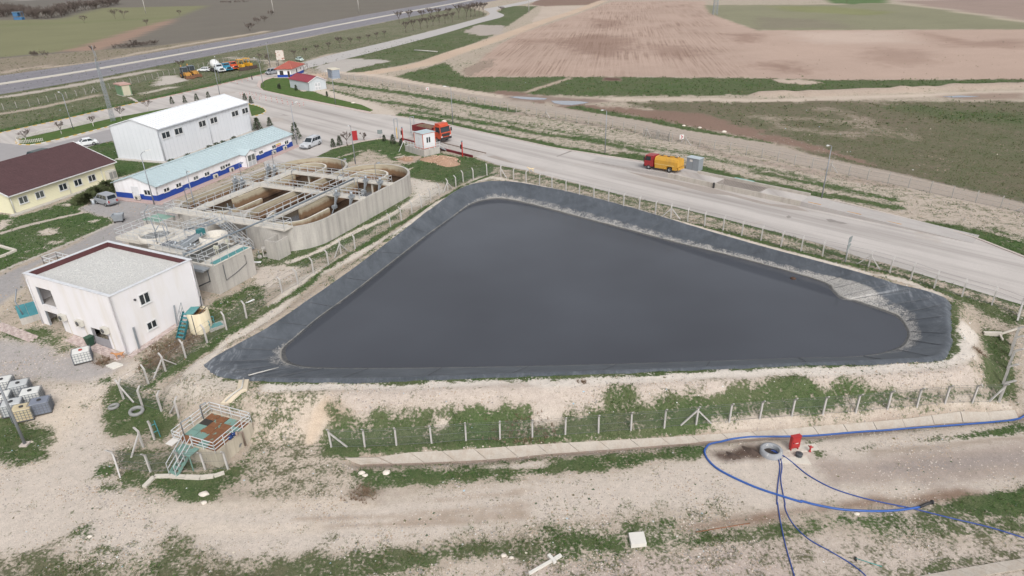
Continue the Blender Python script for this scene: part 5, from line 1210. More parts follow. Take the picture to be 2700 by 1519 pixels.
def wall_path(mb, pts, t, z0, z1, closed=False, inner=1):
 P_ = [Vector((p[0], p[1])) for p in pts]; n = len(P_); L_, R_ = [], []
 for i in range(n):
  a = P_[(i - 1) % n] if (closed or i > 0) else P_[i]; c = P_[(i + 1) % n] if (closed or i < n - 1) else P_[i]
  d = (c - a).normalized(); s = Vector((-d.y, d.x)) * t / 2; L_.append(P_[i] + s); R_.append(P_[i] - s)
 o = len(mb.v)
 for i in range(n): mb.v += [(L_[i].x, L_[i].y, z0), (L_[i].x, L_[i].y, z1), (R_[i].x, R_[i].y, z1), (R_[i].x, R_[i].y, z0)]
 for i in range(n if closed else n - 1):
  a = o + i * 4; c = o + ((i + 1) % n) * 4
  for (j, k), mi in (((0, 1), inner), ((1, 2), 0), ((2, 3), 0 if inner == 1 else inner)): mb.f.append([a + j, c + j, c + k, a + k][::-1]); mb.mi.append(mi); mb.sm.append(False)
 if not closed:
  for a in (o, o + (n - 1) * 4): mb.f.append([a, a + 1, a + 2, a + 3]); mb.mi.append(0); mb.sm.append(False)
stad1 = arc(UC1, VA, VR, -90, 90, 24) + arc(UC0, VA, VR, 90, 270, 24)
mb = MB(); wall_path(mb, stad1, .36, -.5, OZ, True); mb.obj('outer_wall', [CON, STAIN], dt)
stad2 = arc(UC0, VB, VR, 270, 90, 24)[::1] + arc(UC1, VB, VR, 90, -90, 24)
mb = MB(); wall_path(mb, stad2[::-1], .36, -.5, OZ + .004, False); mb.obj('outer_wall', [CON, STAIN], dt)
for vc in (VA, VB):
 mb = MB(); wall_path(mb, [(6.0, vc), (UC1 - 3.5, vc)], .3, -.4, OZ - .1, False, 1); mb.mi = [1 if k == 0 else k for k in mb.mi]; mb.obj('divider_wall', [CTOP, STAIN], dt)
 mb = MB(); wall_path(mb, [(19.0, vc - 2.6)] + arc(UC1, vc, 2.6, -90, 90, 16) + [(20.5, vc + 2.6)], .3, -.4, OZ - .02, False, 1); mb.mi = [1 if k == 0 and i % 3 == 2 else k for i, k in enumerate(mb.mi)]; mb.obj('guide_wall', [CTOP, STAIN], dt)
 mb = MB(); wall_path(mb, [(8.4, vc - 3.0), (6.5, vc - 3.0)] + arc(UC0, vc, 3.0, 270, 90, 16), .28, -.4, OZ - .35, False, 1); mb.mi = [1 if k == 0 and i % 3 == 2 else k for i, k in enumerate(mb.mi)]; mb.obj('guide_wall', [CTOP, STAIN], dt)
wmat = M('treatment_liquor', (50, 41, 36), .12, .2, .6, spots=((156, 144, 128), .74, 1.6))
mb = MB(); mb.smooth = False
for st, dz in ((stad1, 0), (arc(UC0, VB, VR, 270, 90, 24) + arc(UC1, VB, VR, 90, -90, 24), .004)):
 o = len(mb.v); mb.v += [(p[0], p[1], 1.35 + dz) for p in st]; f = list(range(o, o + len(st))); mb.f.append(f if st is stad1 else f[::-1]); mb.mi.append(0); mb.sm.append(False)
mb.obj('basin_liquid', wmat, dt)
def deck(u0, u1, v0, v1, top, name='walkway'):
 mb = MB(); mb.box(u0, u1, v0, v1, top - .22, top); return mb.obj(name, CTOP, dt)
deck(-1.35, .2, -1.0, 19.2, OZ + .19, 'end_platform')
for vc in (VA + .55, VB + .75): deck(.2, 19.9, vc - .6, vc + .6, OZ + .185)
deck(11.7, 12.8, VR * -.5, VB + VR - .1, OZ + .181); deck(18.6, 19.7, VR * -.5, VB + VR - .1, OZ + .177)
Zr = OZ + .19
def R(*pts): rail_mb([(p[0], p[1], Zr) for p in pts], 1.0, (1.0, .5), 1.5, .026).obj('railing', RAILM, dt)
a_, b_ = VA + .55, VB + .75
R((-1.3, -.95), (-1.3, 8.6)); R((-1.3, 10.6), (-1.3, 19.1)); R((-1.3, -.95), (.1, -.95)); R((-1.3, 19.1), (.1, 19.1))
R((.15, -.9), (.15, a_ - .62), (11.75, a_ - .62), (11.75, -2.6)); R((.15, b_ - .62), (.15, a_ + .62), (11.75, a_ + .62), (11.75, b_ - .62), (.15, b_ - .62)); R((.15, 19.1), (.15, b_ + .62), (11.75, b_ + .62), (11.75, 20.3), (12.75, 20.3), (12.75, b_ + .62), (18.65, b_ + .62), (18.65, 20.3), (19.65, 20.3), (19.65, -2.7), (18.65, -2.7), (18.65, a_ - .62), (12.75, a_ - .62), (12.75, -2.7), (11.75, -2.7))
R((12.75, a_ + .62), (12.75, b_ - .62), (18.65, b_ - .62), (18.65, a_ + .62), (12.75, a_ + .62))
def aerator(u_, v_, sg):
 mb = MB(); mb.box(u_ - .35, u_ + .35, v_ - .3, v_ + .3, Zr + .15, Zr + .45); mb.tube([(u_, v_, Zr + .45), (u_, v_, Zr + 1.0)], .2, 8); mb.bar((u_ - .3, v_, Zr + .1), (u_ + sg * .75, v_, 1.7), .16, .22); mb.bar((u_ + .3, v_, Zr + .1), (u_ + sg * 1.5, v_, 1.3), .1, .12)
 mb.box(u_ + sg * .8 - .3, u_ + sg * .8 + .3, v_ - .25, v_ + .25, 1.9, 2.3)
 mb.obj('aerator', gal, dt)
for u_, vs2 in ((11.4, (-1.6, .9, 18.0, 19.3)), (18.3, (-1.6, .9, 18.0, 19.3))):
 for v_ in vs2: aerator(u_, v_, -1)
for u_, v_ in ((12.2, 1.0), (12.2, -2.3), (19.1, -.4), (19.1, 5.5), (12.2, 18.8), (19.1, 18.8), (.2, 16.5), (12.2, 9.0)):
 mb = MB(); mb.tube([(u_, v_, Zr), (u_, v_, Zr + 2.6), (u_ - .3, v_ - .9, Zr + 3.0)], .045, 6); mb.box(u_ - .55, u_ - .15, v_ - 1.1, v_ - .8, Zr + 2.95, Zr + 3.07); mb.obj('lamp_mast', M('mast_grey', (150, 156, 162), .5), dt)
for v_, d_ in ((17.6, 0), (-.2, .2)):
 mb = MB(); x0, x1, y0, y1 = -2.9 - d_, -1.0, v_ - .8, v_ + 1.0; th = .2
 for bx in ((x0, x1, y0, y0 + th), (x0, x1, y1 - th, y1), (x0, x0 + th, y0 + th, y1 - th)): mb.box(*bx, -.4, 2.35)
 mb.box(x0 + th, x1, y0 + th, y1 - th, -.4, 1.4); mb.obj('valve_chamber', CON, dt)
for k, (x, y) in enumerate(((630, 610), (690, 620), (650, 655))):
 q = at('F', x, y, OZ + .3); mb = MB(); mb.box(-.3, .3, -.1, .1, 0, .1); mb.box(-.05, .05, -.05, .05, .1, .6); ob = mb.obj('valve_stand', gal, dt); lm = Matrix.Rotation(-OANG, 4, 'Z') @ (q - oo); ob.location = (lm.x, lm.y, Zr)
cv = thing('box_culvert', 'short grey concrete box section on the grass below the oxidation ditch wall', 'culvert', gp('F', 1020, 1080), rad(20))
mb = MB(); mb.box(-.6, .6, -.4, .4, 0, .14); mb.box(-.6, .6, -.4, .4, 1.0, 1.14); mb.box(-.6, -.46, -.4, .4, .142, .998); mb.box(.46, .6, -.4, .4, .142, .998); mb.obj('box_section', CON, cv)
ft = thing('concrete_footing', 'small concrete footing with a pipe stub on the grass beside the settling tank', 'footing', gp('F', 940, 1105))
mb = MB(); mb.lathe([(.0, 0), (.32, 0), (.30, .25), (.16, .4), (.0, .42)], 12); mb.obj('footing_block', CON, ft); mb = MB(); mb.tube([(0, 0, .4), (-.05, 0, 1.0)], .05, 6); mb.obj('pipe_stub', gal, ft)
sp_ = thing('standpipe', 'dark standpipe beside the far end of the oxidation ditch wall', 'pipe', gp('F', 2258, 560)); mb = MB(); mb.tube([(0, 0, 0), (0, 0, 1.5)], .07, 8); mb.lathe([(0, 1.5), (.12, 1.5), (.12, 1.62), (0, 1.62)], 8); mb.obj('pipe_body', M('pipe_dark', (84, 88, 92), .6), sp_)

# ------------------------------------------------------------------ settling tanks beside it
cz = 3.35
c0 = at('O', 1690, 1050, cz); c0.z = 0
st = thing('settling_tank', 'grey concrete settling tank block with teal gratings, pipes and railed decks', 'tank', c0, OANG)
IO = Matrix.Rotation(-OANG, 4, 'Z')
def lo(x, y, z=cz): q = IO @ (at('O', x, y, z) - c0); q.z = z; return q
mb = MB(); mb.box(0, 5.6, 0, 5.4, -1.0, cz); mb.obj('tank_block', CON, st)
mb = MB(); mb.box(1.2, 7.4, 5.402, 11.2, -1.0, cz - .05); mb.obj('tank_block', CON, st)
mb = MB(); mb.box(2.8, 7.6, 11.202, 19.0, cz - .75, cz - .35); mb.obj('deck_slab', CTOP, st)
mb = MB(); mb.box(3.6, 6.9, 12.5, 18.0, -1.0, cz - .752); mb.obj('tank_block', CON, st)
mb = MB(); mb.box(-.05, 5.65, -.05, 5.4, cz + .002, cz + .08); mb.obj('top_slab', CTOP, st)
mb = MB(); mb.box(1.15, 7.45, 5.402, 11.25, cz - .048, cz + .03); mb.obj('top_slab', CTOP, st)
teal = M('teal_grating', (96, 158, 158), .6, .2, 2.5, fine=(14, .4))
mb = MB(); mb.box(.35, 5.3, .12, .85, cz + .082, cz + .12)
for k in range(8): mb.box(.4 + k * .6, .45 + k * .6, .1, .88, cz + .121, cz + .15)
mb.obj('grating', teal, st)
mb = MB()
for (x0, x1, y0, y1) in ((.05, 5.6, 1.9, 1.98), (.05, 5.6, 4.2, 4.28)): mb.box(x0, x1, y0, y1, cz + .081, cz + .35)
mb.box(.1, 5.2, 2.0, 4.18, cz + .081, cz + .1); mb.obj('channel', M('channel_dark', (104, 104, 100), .6, .2, 2), st)
# round well
wc = lo(1700, 560, cz + .4); mb = MB(); T = Matrix.Translation((wc.x, wc.y, 0))
mb.lathe([(1.35, cz - .3), (1.35, cz + .8), (1.6, cz + .8), (1.6, cz - .3)], 28, T); mb.obj('round_well', CTOP, st)
mb = MB(); mb.lathe([(.001, cz - .0), (1.34, cz - .0)], 28, T); mb.obj('well_water', wmat, st)
wc2 = lo(720, 520, cz); T = Matrix.Translation((wc2.x, wc2.y, 0)); mb = MB()
mb.lathe([(1.7, cz - .345), (1.7, cz + .25), (1.95, cz + .25), (1.95, cz - .345)], 28, T, rad(0), rad(360)); mb.obj('round_well', CTOP, st)
mb = MB(); mb.lathe([(.001, cz - .1), (1.69, cz - .1)], 24, T); mb.obj('well_water', M('well_grey', (140, 142, 142), .5), st)
# screw conveyor and trough
cvA, cvB = lo(1150, 700, cz + .3), lo(1480, 480, cz + 1.1)
mb = MB(); dv = (cvB - cvA).normalized(); sd = Vector((-dv.y, dv.x, 0)).normalized()
for s_ in (-.35, .35): mb.bar(cvA + sd * s_, cvB + sd * s_, .05, .45)
mb.bar(cvA - Vector((0, 0, .2)), cvB - Vector((0, 0, .2)), .7, .06)
mb.tube([cvA, cvB], .2, 8); mb.obj('screw_conveyor', gal, st)
mb = MB(); mb.box(cvB.x - .4, cvB.x + .4, cvB.y - .3, cvB.y + .3, cvB.z - .2, cvB.z + .5); mb.obj('drive_motor', M('motor_teal', (54, 120, 124), .5), st)
mb = MB(); rr = random.Random(11)
base = lo(650, 700, cz);
for k in range(6):
 y = 6.0 + k * .55; mb.tube([(2.0, y, cz + .25), (4.9, y + rr.uniform(-.1, .1), cz + .25)], .07, 6); mb.lathe([(0, cz + .05), (.14, cz + .05), (.14, cz + .55), (0, cz + .55)], 8, Matrix.Translation((3.0 + rr.uniform(-.4, .6), y, 0)))
mb.tube([(2.0, 5.9, cz + .3), (2.0, 9.0, cz + .3)], .11, 8); mb.tube([(4.9, 5.9, cz + .3), (4.9, 9.0, cz + .3)], .11, 8)
mb.obj('pipe_manifold', gal, st)
mb = MB(); mb.box(2.2, 3.6, 9.3, 10.6, cz + .032, cz + .12); mb.box(1.4, 2.6, 5.6, 5.95, cz + .032, cz + .1); mb.obj('cover_plate', M('cover_grey', (122, 126, 132), .6), st)
for k, (x, y) in enumerate(((740, 650), (730, 560), (920, 660), (560, 290), (940, 540))):
 q = lo(x, y, cz); mb = MB(); mb.tube([(q.x, q.y, cz - .3), (q.x, q.y, cz + 1.3), (q.x + .2, q.y + rr.uniform(-.9, .9), cz + 2.2)], .06, 6); mb.obj('davit_arm', M('mast_grey', (150, 156, 162), .5), st)
for x, y in ((1790, 880), (1950, 760), (1750, 870)):
 q = lo(x, y, cz + .1); mb = MB(); mb.bar((q.x, q.y, cz + .08), (q.x, q.y, cz + 1.0), .05, .05); mb.box(q.x - .12, q.x + .12, q.y - .09, q.y + .09, cz + 1.0, cz + 1.35); mb.obj('control_box', M('control_cream', (206, 204, 186), .6), st)
def RS(z, *pts): rail_mb([(p[0], p[1], z) for p in pts], 1.0, (1.0, .5), 1.1, .024).obj('railing', RAILM, st)
RS(cz + .08, (0, 5.3), (0, 0), (5.55, 0), (5.55, 4.2)); RS(cz + .08, (.1, 1.95), (5.3, 1.95)); RS(cz + .08, (.1, 4.25), (4.2, 4.25)); RS(cz + .03, (1.2, 5.5), (1.2, 11.1)); RS(cz + .03, (7.4, 8.6), (7.4, 11.2), (2.8, 11.2)); RS(cz - .35, (2.85, 11.3), (2.85, 18.9), (7.5, 18.9), (7.5, 11.3)); RS(cz + .03, (5.0, 5.6), (5.0, 9.6)); RS(cz + .03, (2.0, 9.2), (4.8, 9.2))
RS(cz - .35, (4.6, 12.0), (4.6, 18.0))
mb = MB(); mb.tube([(1.2, -.06, cz - .3), (1.2, -.06, 1.2), (3.0, -.06, 1.5), (4.4, -.06, 1.9), (4.4, -.06, 2.9)], .035, 6); mb.tube([(-.12, .9, cz - .6), (-.12, .9, 1.5), (-1.1, 2.2, .9)], .07, 6); mb.obj('wall_pipe', M('pipe_dark', (84, 88, 92), .6), st)
mb = MB(); mb.box(-.9, -.02, .6, 3.4, cz - .35, cz - .2); mb.bar((-.9, .6, cz - .28), (-.9, 3.4, cz - .28), .1, .3); mb.obj('side_gallery', gal, st)
# chamber with the green cover behind
q = lo(800, 350, 1.2); mb = MB(); mb.box(q.x - 1.2, q.x + 1.2, q.y - 1.6, q.y + 1.6, -.5, 2.2); mb.obj('green_cover_chamber', CON, st); mb = MB(); mb.box(q.x - 1.25, q.x + 1.25, q.y - 1.65, q.y + 1.65, 2.202, 2.26); mb.obj('green_cover', M('cover_green', (140, 172, 158), .7, .1, 2), st)
rail_mb([(q.x - 1.2, q.y - 1.6, 2.26), (q.x - 1.2, q.y + 1.6, 2.26), (q.x + 1.2, q.y + 1.6, 2.26), (q.x + 1.2, q.y - 1.6, 2.26)], 1.0).obj('railing', RAILM, st)
def stair(root, a, c, width, n_, name, mat=None):
 """flight from top point a to bottom point c (root local), with stringers, treads and hand rails"""
 mat = mat or gal; d = Vector((c.x - a.x, c.y - a.y, 0)).normalized(); sd = Vector((-d.y, d.x, 0)) * width / 2; mb = MB()
 for s_ in (-1, 1): mb.bar(a + sd * s_, c + sd * s_, .05, .22)
 ob = mb.obj(name, mat, root)
 for k in range(n_):
  p = a.lerp(c, (k + .5) / n_); mt = MB(); hw = sd * .97
  mt.bar(p - hw, p + hw, .26, .04); mt.obj('tread', mat, ob)
 mb = MB()
 for s_ in (-1, 1): rail_mb([a + sd * s_, c + sd * s_], 1.0, (1.0, .5), 1.0, .024, mb=mb)
 mb.obj('handrail', RAILM, ob); return ob
def oloc(c, x, y, z): q = IO @ (at(c, x, y, z) - oo); q.z = z; return q
stair(dt, Vector((-1.4, 9.3, Zr)), Vector((-6.1, 10.1, cz - .0)), 1.0, 7, 'stair_bridge')
stair(dt, Vector((-1.95, 9.0, Zr - .02)), Vector((-2.2, 4.2, .15)), .95, 13, 'stairway')
mb = MB(); mb.box(-2.5, -1.36, 8.6, 10.6, OZ - .06, Zr + .002); mb.obj('landing', CTOP, dt)
pipe = thing('steel_pipe', 'long grey steel pipe running over the tanks and along the walkway of the oxidation ditch', 'pipe', oo, OANG)
mb = MB(); pts = [oloc('F', 1850, 335, OZ + .95), oloc('F', 1065, 700, OZ + .95), oloc('F', 800, 812, OZ + 1.0), oloc('F', 610, 892, cz + 1.0), oloc('O', 1480, 730, cz + .95), oloc('O', 1190, 850, cz + .8), oloc('O', 1190, 850, cz + .3)]
mb.tube(pts, .11, 8); mb.obj('pipe_run', M('pipe_grey', (140, 150, 158), .45, .1, metal=.3), pipe)
mb = MB()
for p in pts[:5]: mb.bar(p - Vector((0, 0, .1)), p - Vector((0, 0, .9)), .06, .06)
mb.obj('pipe_support', gal, pipe)
# ------------------------------------------------------------------ teal chamber left of the plant building, round tank with stairs
f0 = gp('G', 215, 950); fx = gp('G', 395, 890); fy = gp('G', 25, 850)
u = fx - f0; u.z = 0; LA = u.length; u.normalize(); w = Vector((-u.y, u.x, 0)); LB = (fy - f0).dot(w)
tc = thing('pump_chamber', 'low concrete chamber covered with teal gratings left of the white building', 'chamber', f0, math.atan2(u.y, u.x)); hC = max(.7, up_to(f0, 'G', 200, 885) - f0.z); LA = max(LA, 2.6); LB = max(LB, 3)
mb = MB(); mb.box(0, LA, 0, LB, -.5, hC); mb.obj('chamber_wall', CON, tc)
for i in range(3):
 for j in range(3):
  mb = MB(); x0, x1, y0, y1 = LA * i / 3 + .02, LA * (i + 1) / 3 - .02, LB * j / 3 + .02, LB * (j + 1) / 3 - .02
  mb.box(x0, x1, y0, y1, hC + .003, hC + .05)
  for k in range(1, 4): y = y0 + (y1 - y0) * k / 4; mb.box(x0, x1, y - .015, y + .015, hC + .051, hC + .07)
  mb.obj('grating', M('teal_paint', (76, 148, 156), .5, .12, 2, fine=(12, .25)), tc)
mb = MB(); mb.tube([(.4, .8, hC), (.2, .9, hC + 1.6), (.7, 1.4, hC + 2.7)], .07, 6); mb.obj('davit_arm', M('mast_grey', (150, 156, 162), .5), tc)
mb = MB(); mb.tube([(LA - .5, LB * .5, hC), (LA - .45, LB * .5, hC + 2.6), (LA + .3, LB * .5 + .2, hC + 2.9)], .12, 8); mb.obj('riser_pipe', gal, tc)
mb = MB()
for k in range(2): mb.lathe([(0, hC + .05), (.12, hC + .05), (.12, hC + .4), (0, hC + .4)], 8, Matrix.Translation((LA - .8 + .5 * k, .35, 0))); mb.tube([(LA - .8 + .5 * k, .3, hC + .2), (LA - .8 + .5 * k, -.2, hC - .3)], .06, 6)
mb.obj('valve', M('machine_dark', (72, 76, 84), .6), tc)
tb = gp('G', 1935, 1010); tr_ = 1.0
rt = thing('round_tank', 'cream round concrete tank with a teal and brown grated top beside the white building', 'tank', tb + Vector((0, .55, 0)))
hT = 2.1; mb = MB(); mb.lathe([(1.08, -.4), (1.02, hT), (.86, hT), (.86, hT - .5)], 28); mb.obj('tank_wall', M('tank_cream', (222, 210, 182), .85, .05, 1, streak=((186, 166, 130), .5, (2, 2, .2))), rt)
mb = MB(); mb.lathe([(.001, hT - .3), (.855, hT - .3)], 24); mb.obj('tank_water', M('rusty_water', (122, 88, 58), .4, .3, 2), rt)
for k in range(2):
 mb = MB(); mb.box(-.95, .0 - .02, -.8 + k * .82, -.02 + k * .82, hT + .003, hT + .04); mb.obj('grating', teal, rt)
mb = MB(); mb.bar((-.0, -.9, hT + .03), (0, .9, hT + .03), .05, .05); mb.bar((.6, -.8, hT + .03), (.6, .8, hT + .03), .05, .05); mb.tube([(.3, .5, hT), (.3, .5, hT + .5), (.0, 1.3, hT + .9)], .05, 6); mb.obj('cover_frame', M('machine_dark', (72, 76, 84), .6), rt)
mb = MB(); mb.tube([(-.1, -1.08, -.2), (-.1, -1.06, hT)], .035, 6); mb.obj('wall_pipe', M('machine_dark', (72, 76, 84), .6), rt)
sb = gp('G', 1745, 1085) ; ts = thing('metal_stairs', 'teal metal stairs leading up to the round tank', 'stairs', sb)
tealp = M('teal_paint', (76, 148, 156), .5, .12, 2, fine=(12, .25))
top = rt.location + Vector((-.95, -.15, hT - .05)) - sb; sdir = Vector((top.x, top.y, 0)).normalized(); sd = Vector((-sdir.y, sdir.x, 0)) * .42
for s_ in (-1, 1): mb = MB(); mb.bar(sd * s_, top + sd * s_, .06, .24); mb.obj('stringer', M('teal_dark', (38, 104, 112), .5, .1), ts)
for k in range(7): p = top * ((k + .6) / 7.2); mb = MB(); mb.bar(p - sd * .93, p + sd * .93, .26, .04); mb.obj('tread', tealp, ts)
rail_mb([sd * 1 + top * .45, sd * 1 + top], 1.0, (1.0, .5), .7, .02).obj('handrail', M('mast_grey', (150, 156, 162), .5), ts)
t = thing('grated_pit', 'small concrete pit with a teal grating behind the round tank', 'pit', gp('G', 2100, 960), rad(40)); mb = MB(); mb.box(-.8, .8, -.6, .6, -.2, .18); mb.obj('pit_wall', CON, t); mb = MB(); mb.box(-.55, .55, -.4, .4, .182, .22); mb.obj('grating', teal, t); rail_mb([(-.7, -.5, .18), (-.7, .5, .18), (0, .5, .18)], .8).obj('railing', tealp, t)

# ------------------------------------------------------------------ the small rusty sump in front
sz = -.55
s0 = at('H', 2090, 900, sz); s1 = at('H', 2440, 605, sz); s2 = at('H', 1700, 770, sz)
u = s1 - s0; u.z = 0; LA = u.length; u.normalize(); w = Vector((-u.y, u.x, 0)); LB = (s2 - s0).dot(w)
s0g = Vector((s0.x, s0.y, -2.0))
sm = thing('sump', 'small concrete sump topped with rusty teal plates inside white railings', 'sump', s0g, math.atan2(u.y, u.x)); hS = sz + 2.0
sumpc = M('sump_concrete', (200, 190, 172), .9, .08, 1, streak=((150, 140, 128), .7, (1.6, 1.6, .2)), spots=((128, 128, 128), .66, .7))
mb = MB(); mb.box(0, LA, 0, LB, -.8, hS); mb.obj('sump_wall', sumpc, sm)
rust = M('rusty_plate', (132, 88, 58), .8, .25, 2.2, spots=((122, 158, 146), .60, 2.6)); tpl = M('teal_plate_worn', (122, 156, 146), .6, .15, 1.5, spots=((150, 98, 64), .58, 2.2))
nx_, ny_ = 5, 4
for i in range(nx_):
 for j in range(ny_):
  if (i, j) == (3, 3): continue
  mb = MB(); x0, x1, y0, y1 = .12 + (LA - .3) * i / nx_ + .015, .12 + (LA - .3) * (i + 1) / nx_ - .015, .12 + (LB - .3) * j / ny_ + .015, .12 + (LB - .3) * (j + 1) / ny_ - .015
  mb.box(x0, x1, y0, y1, hS + .003, hS + .05); mb.box(x0, x1, y0, y0 + .04, hS + .051, hS + .075); mb.obj('cover_plate', tpl if (i * 3 + j * 5) % 4 == 1 or (i, j) in ((2, 3), (1, 3)) else rust, sm)
mb = MB(); i, j = 3, 3; mb.box(.12 + (LA - .3) * .6, .12 + (LA - .3) * .8, .12 + (LB - .3) * .75, LB - .18, hS + .003, hS + .012); mb.obj('open_hatch', M('hatch_dark', (58, 54, 50), .7), sm)
zS = hS + .02
rail_mb([(.0, LB * .55, zS), (0, 0, zS), (LA, 0, zS), (LA, LB, zS), (0, LB, zS), (0, LB * .80, zS)], .95, (1.0, .66, .33), 1.1, .021).obj('railing', M('railing_white', (222, 224, 226), .5), sm)
for x, y, sg in ((LA * .18, LB * .92, 1), (LA * .75, LB * .98, -1)):
 mb = MB(); mb.tube([(x, y, hS), (x, y, hS + 1.3), (x + .15 * sg, y - .9, hS + 1.9)], .06, 6); mb.obj('davit_arm', gal, sm)
mb = MB(); mb.lathe([(.12, 0), (.12, .3), (0, .3)], 10, Matrix.Translation((LA * .55, -.12, hS + .1)) ); mb.tube([(LA * .6, -.1, hS + .2), (LA * .66, -.25, hS + .1), (LA * .66, -.25, hS - 1.2)], .08, 8); mb.obj('outlet_pipe', M('pipe_rusty_grey', (150, 132, 120), .7, .2), sm)
mb = MB(); mb.lathe([(.16, -.14), (.16, .14), (0, .14)], 12, Matrix.Translation((LA * .42, .02, hS + .25)) @ Matrix.Rotation(rad(90), 4, 'Y')); mb.lathe([(.16, -.14), (.16, .14), (0, .14)], 12, Matrix.Translation((LA * .50, .02, hS + .3)) @ Matrix.Rotation(rad(90), 4, 'Y')); mb.obj('blue_flange', M('flange_blue', (44, 72, 130), .5), sm)
a = Vector((-.05, LB * .60, hS)); stair(sm, a, a + Vector((-1.9, .15, -1.35)), .8, 6, 'stairway', tpl)
mb = MB(); mb.box(-1.0, -.03, LB * .38, LB * .80, hS - .05, hS); mb.bar((-.95, LB * .40, hS - .05), (-.95, LB * .40, -.3), .06, .06); mb.bar((-.95, LB * .78, hS - .05), (-.95, LB * .78, -.3), .06, .06); mb.obj('stair_landing', tpl, sm)
mb = MB(); mb.box(-.75, -.05, LB * .84, LB * 1.0, hS + .25, hS + .3); mb.obj('white_board', M('board_white', (228, 222, 216), .7), sm)
# concrete rib up the bank behind the sump carrying a pipe
rb = [gp(*p) for p in P('H', 2190, 430, 2350, 300, 2520, 180)]
t = thing('pipe_chute', 'pale concrete strip with a thin pipe running from the sump up to the pond', 'chute', rb[0]); mb = MB()
q = [Vector((a.x, a.y, zat(a.x, a.y) + .1)) for a in resample(rb, 14)]; sdv = perp_left(q[0], q[-1]) * .45
mb.loft([[p + sdv - rb[0] + Vector((0, 0, .08)), p - sdv - rb[0] + Vector((0, 0, .08)), p - sdv - rb[0] - Vector((0, 0, .2)), p + sdv - rb[0] - Vector((0, 0, .2))] for p in q]); mb.obj('concrete_strip', M('chute_concrete', (214, 200, 178), .9, .06), t)
mb = MB(); ex = q + [CREST[21] + Vector((0, 0, .1)), CREST[21].lerp(WATER[16], .55) + Vector((0, 0, .15))]; mb.tube([p - rb[0] + Vector((0, 0, .2)) for p in ex], .06, 6); mb.obj('thin_pipe', M('pipe_white', (206, 204, 198), .6), t)
# ------------------------------------------------------------------ fences
postm = M('fence_post_concrete', (192, 188, 184), .85, .08, 3)
wirem = M('fence_wire', (120, 122, 122), .6)
m, t, n, l, b = newmat('chain_link_net'); b.inputs['Base Color'].default_value = lin(120, 128, 122); b.inputs['Roughness'].default_value = .6; b.inputs['Alpha'].default_value = .12; NET = m
m, t, n, l, b = newmat('chain_link_net_far'); b.inputs['Base Color'].default_value = lin(150, 150, 146); b.inputs['Alpha'].default_value = .10; NETF = m
POSTS = {}; postf = M('fence_post_weathered', (172, 168, 162), .9, .08, 3)
def post_mesh(h, w_, bend):
 k = (round(h, 2), w_, bend)
 if k not in POSTS:
  mb = MB(); a = Vector((0, 0, -.15)); c = Vector((0, 0, h * .82)); e = Vector((0, -bend, h))
  r = lambda q, s: [q + Vector((-s, -s, 0)), q + Vector((s, -s, 0)), q + Vector((s, s, 0)), q + Vector((-s, s, 0))]
  s = w_ / 2; mb.loft([r(a, s), r(c - Vector((0, 0, .03)), s), r(c + Vector((0, -bend * .12, .05)), s), r(e, s * .95)]); POSTS[k] = mb.mesh('fence_post', postm if h > 1.8 else postf)
 return POSTS[k]
def fence(label, bases, h, w_=.13, bend=.30, net=NET, wires=4, out=1, braces=(), cat='fence', corner_braces=True, name='fence', skip_net=()):
 t = thing(name, label, cat, bases[0]); o = bases[0]; n_ = len(bases)
 tops = []
 for i, p in enumerate(bases):
  d = bases[min(i + 1, n_ - 1)] - bases[max(i - 1, 0)]; d.z = 0; d.normalize(); nrm = Vector((d.y, -d.x, 0)) * out   # right side of travel
  ang = math.atan2(-nrm.x, nrm.y) + math.pi
  po = link('post', post_mesh(h, w_, bend), t, p - o, ang + random.uniform(-.06, .06))
  po.rotation_euler[0] = random.uniform(-.025, .025); po.rotation_euler[1] = random.uniform(-.025, .025)
  tops.append((p - o, nrm))
  if i in braces:
   for sg in (-1, 1):
    if (i == 0 and sg < 0) or (i == n_ - 1 and sg > 0): continue
    mb = MB(); mb.bar(Vector((0, 0, h * .72)), d * (1.25 * sg) + Vector((0, 0, 0)), w_ * .8, w_ * .8)
    bo = mb.obj('brace', postm, t, p - o)
 for i in range(n_ - 1):
  if i in skip_net: continue
  a, na = tops[i]; c, nc = tops[i + 1]; hz = h * .80
  off = na * .05
  mb = MB(); mb.add([a + off + Vector((0, 0, .05)), c + off + Vector((0, 0, .05)), c + off + Vector((0, 0, hz)), a + off + Vector((0, 0, hz))], [(0, 1, 2, 3)]); mb.obj('net_panel', net, t)
 mb = MB()
 for i in range(n_ - 1):
  if i in skip_net: continue
  a, na = tops[i]; c, nc = tops[i + 1]
  for k in range(wires):
   z = h * (.06 + .74 * k / max(1, wires - 2)) if k < wires - 1 else h * .98; ov = bend if k == wires - 1 else 0.05
   mb.bar(a + na * ov + Vector((0, 0, z)), c + nc * ov + Vector((0, 0, z)), .014, .014)
 stuff(mb.obj('wires', wirem, t))
 return t

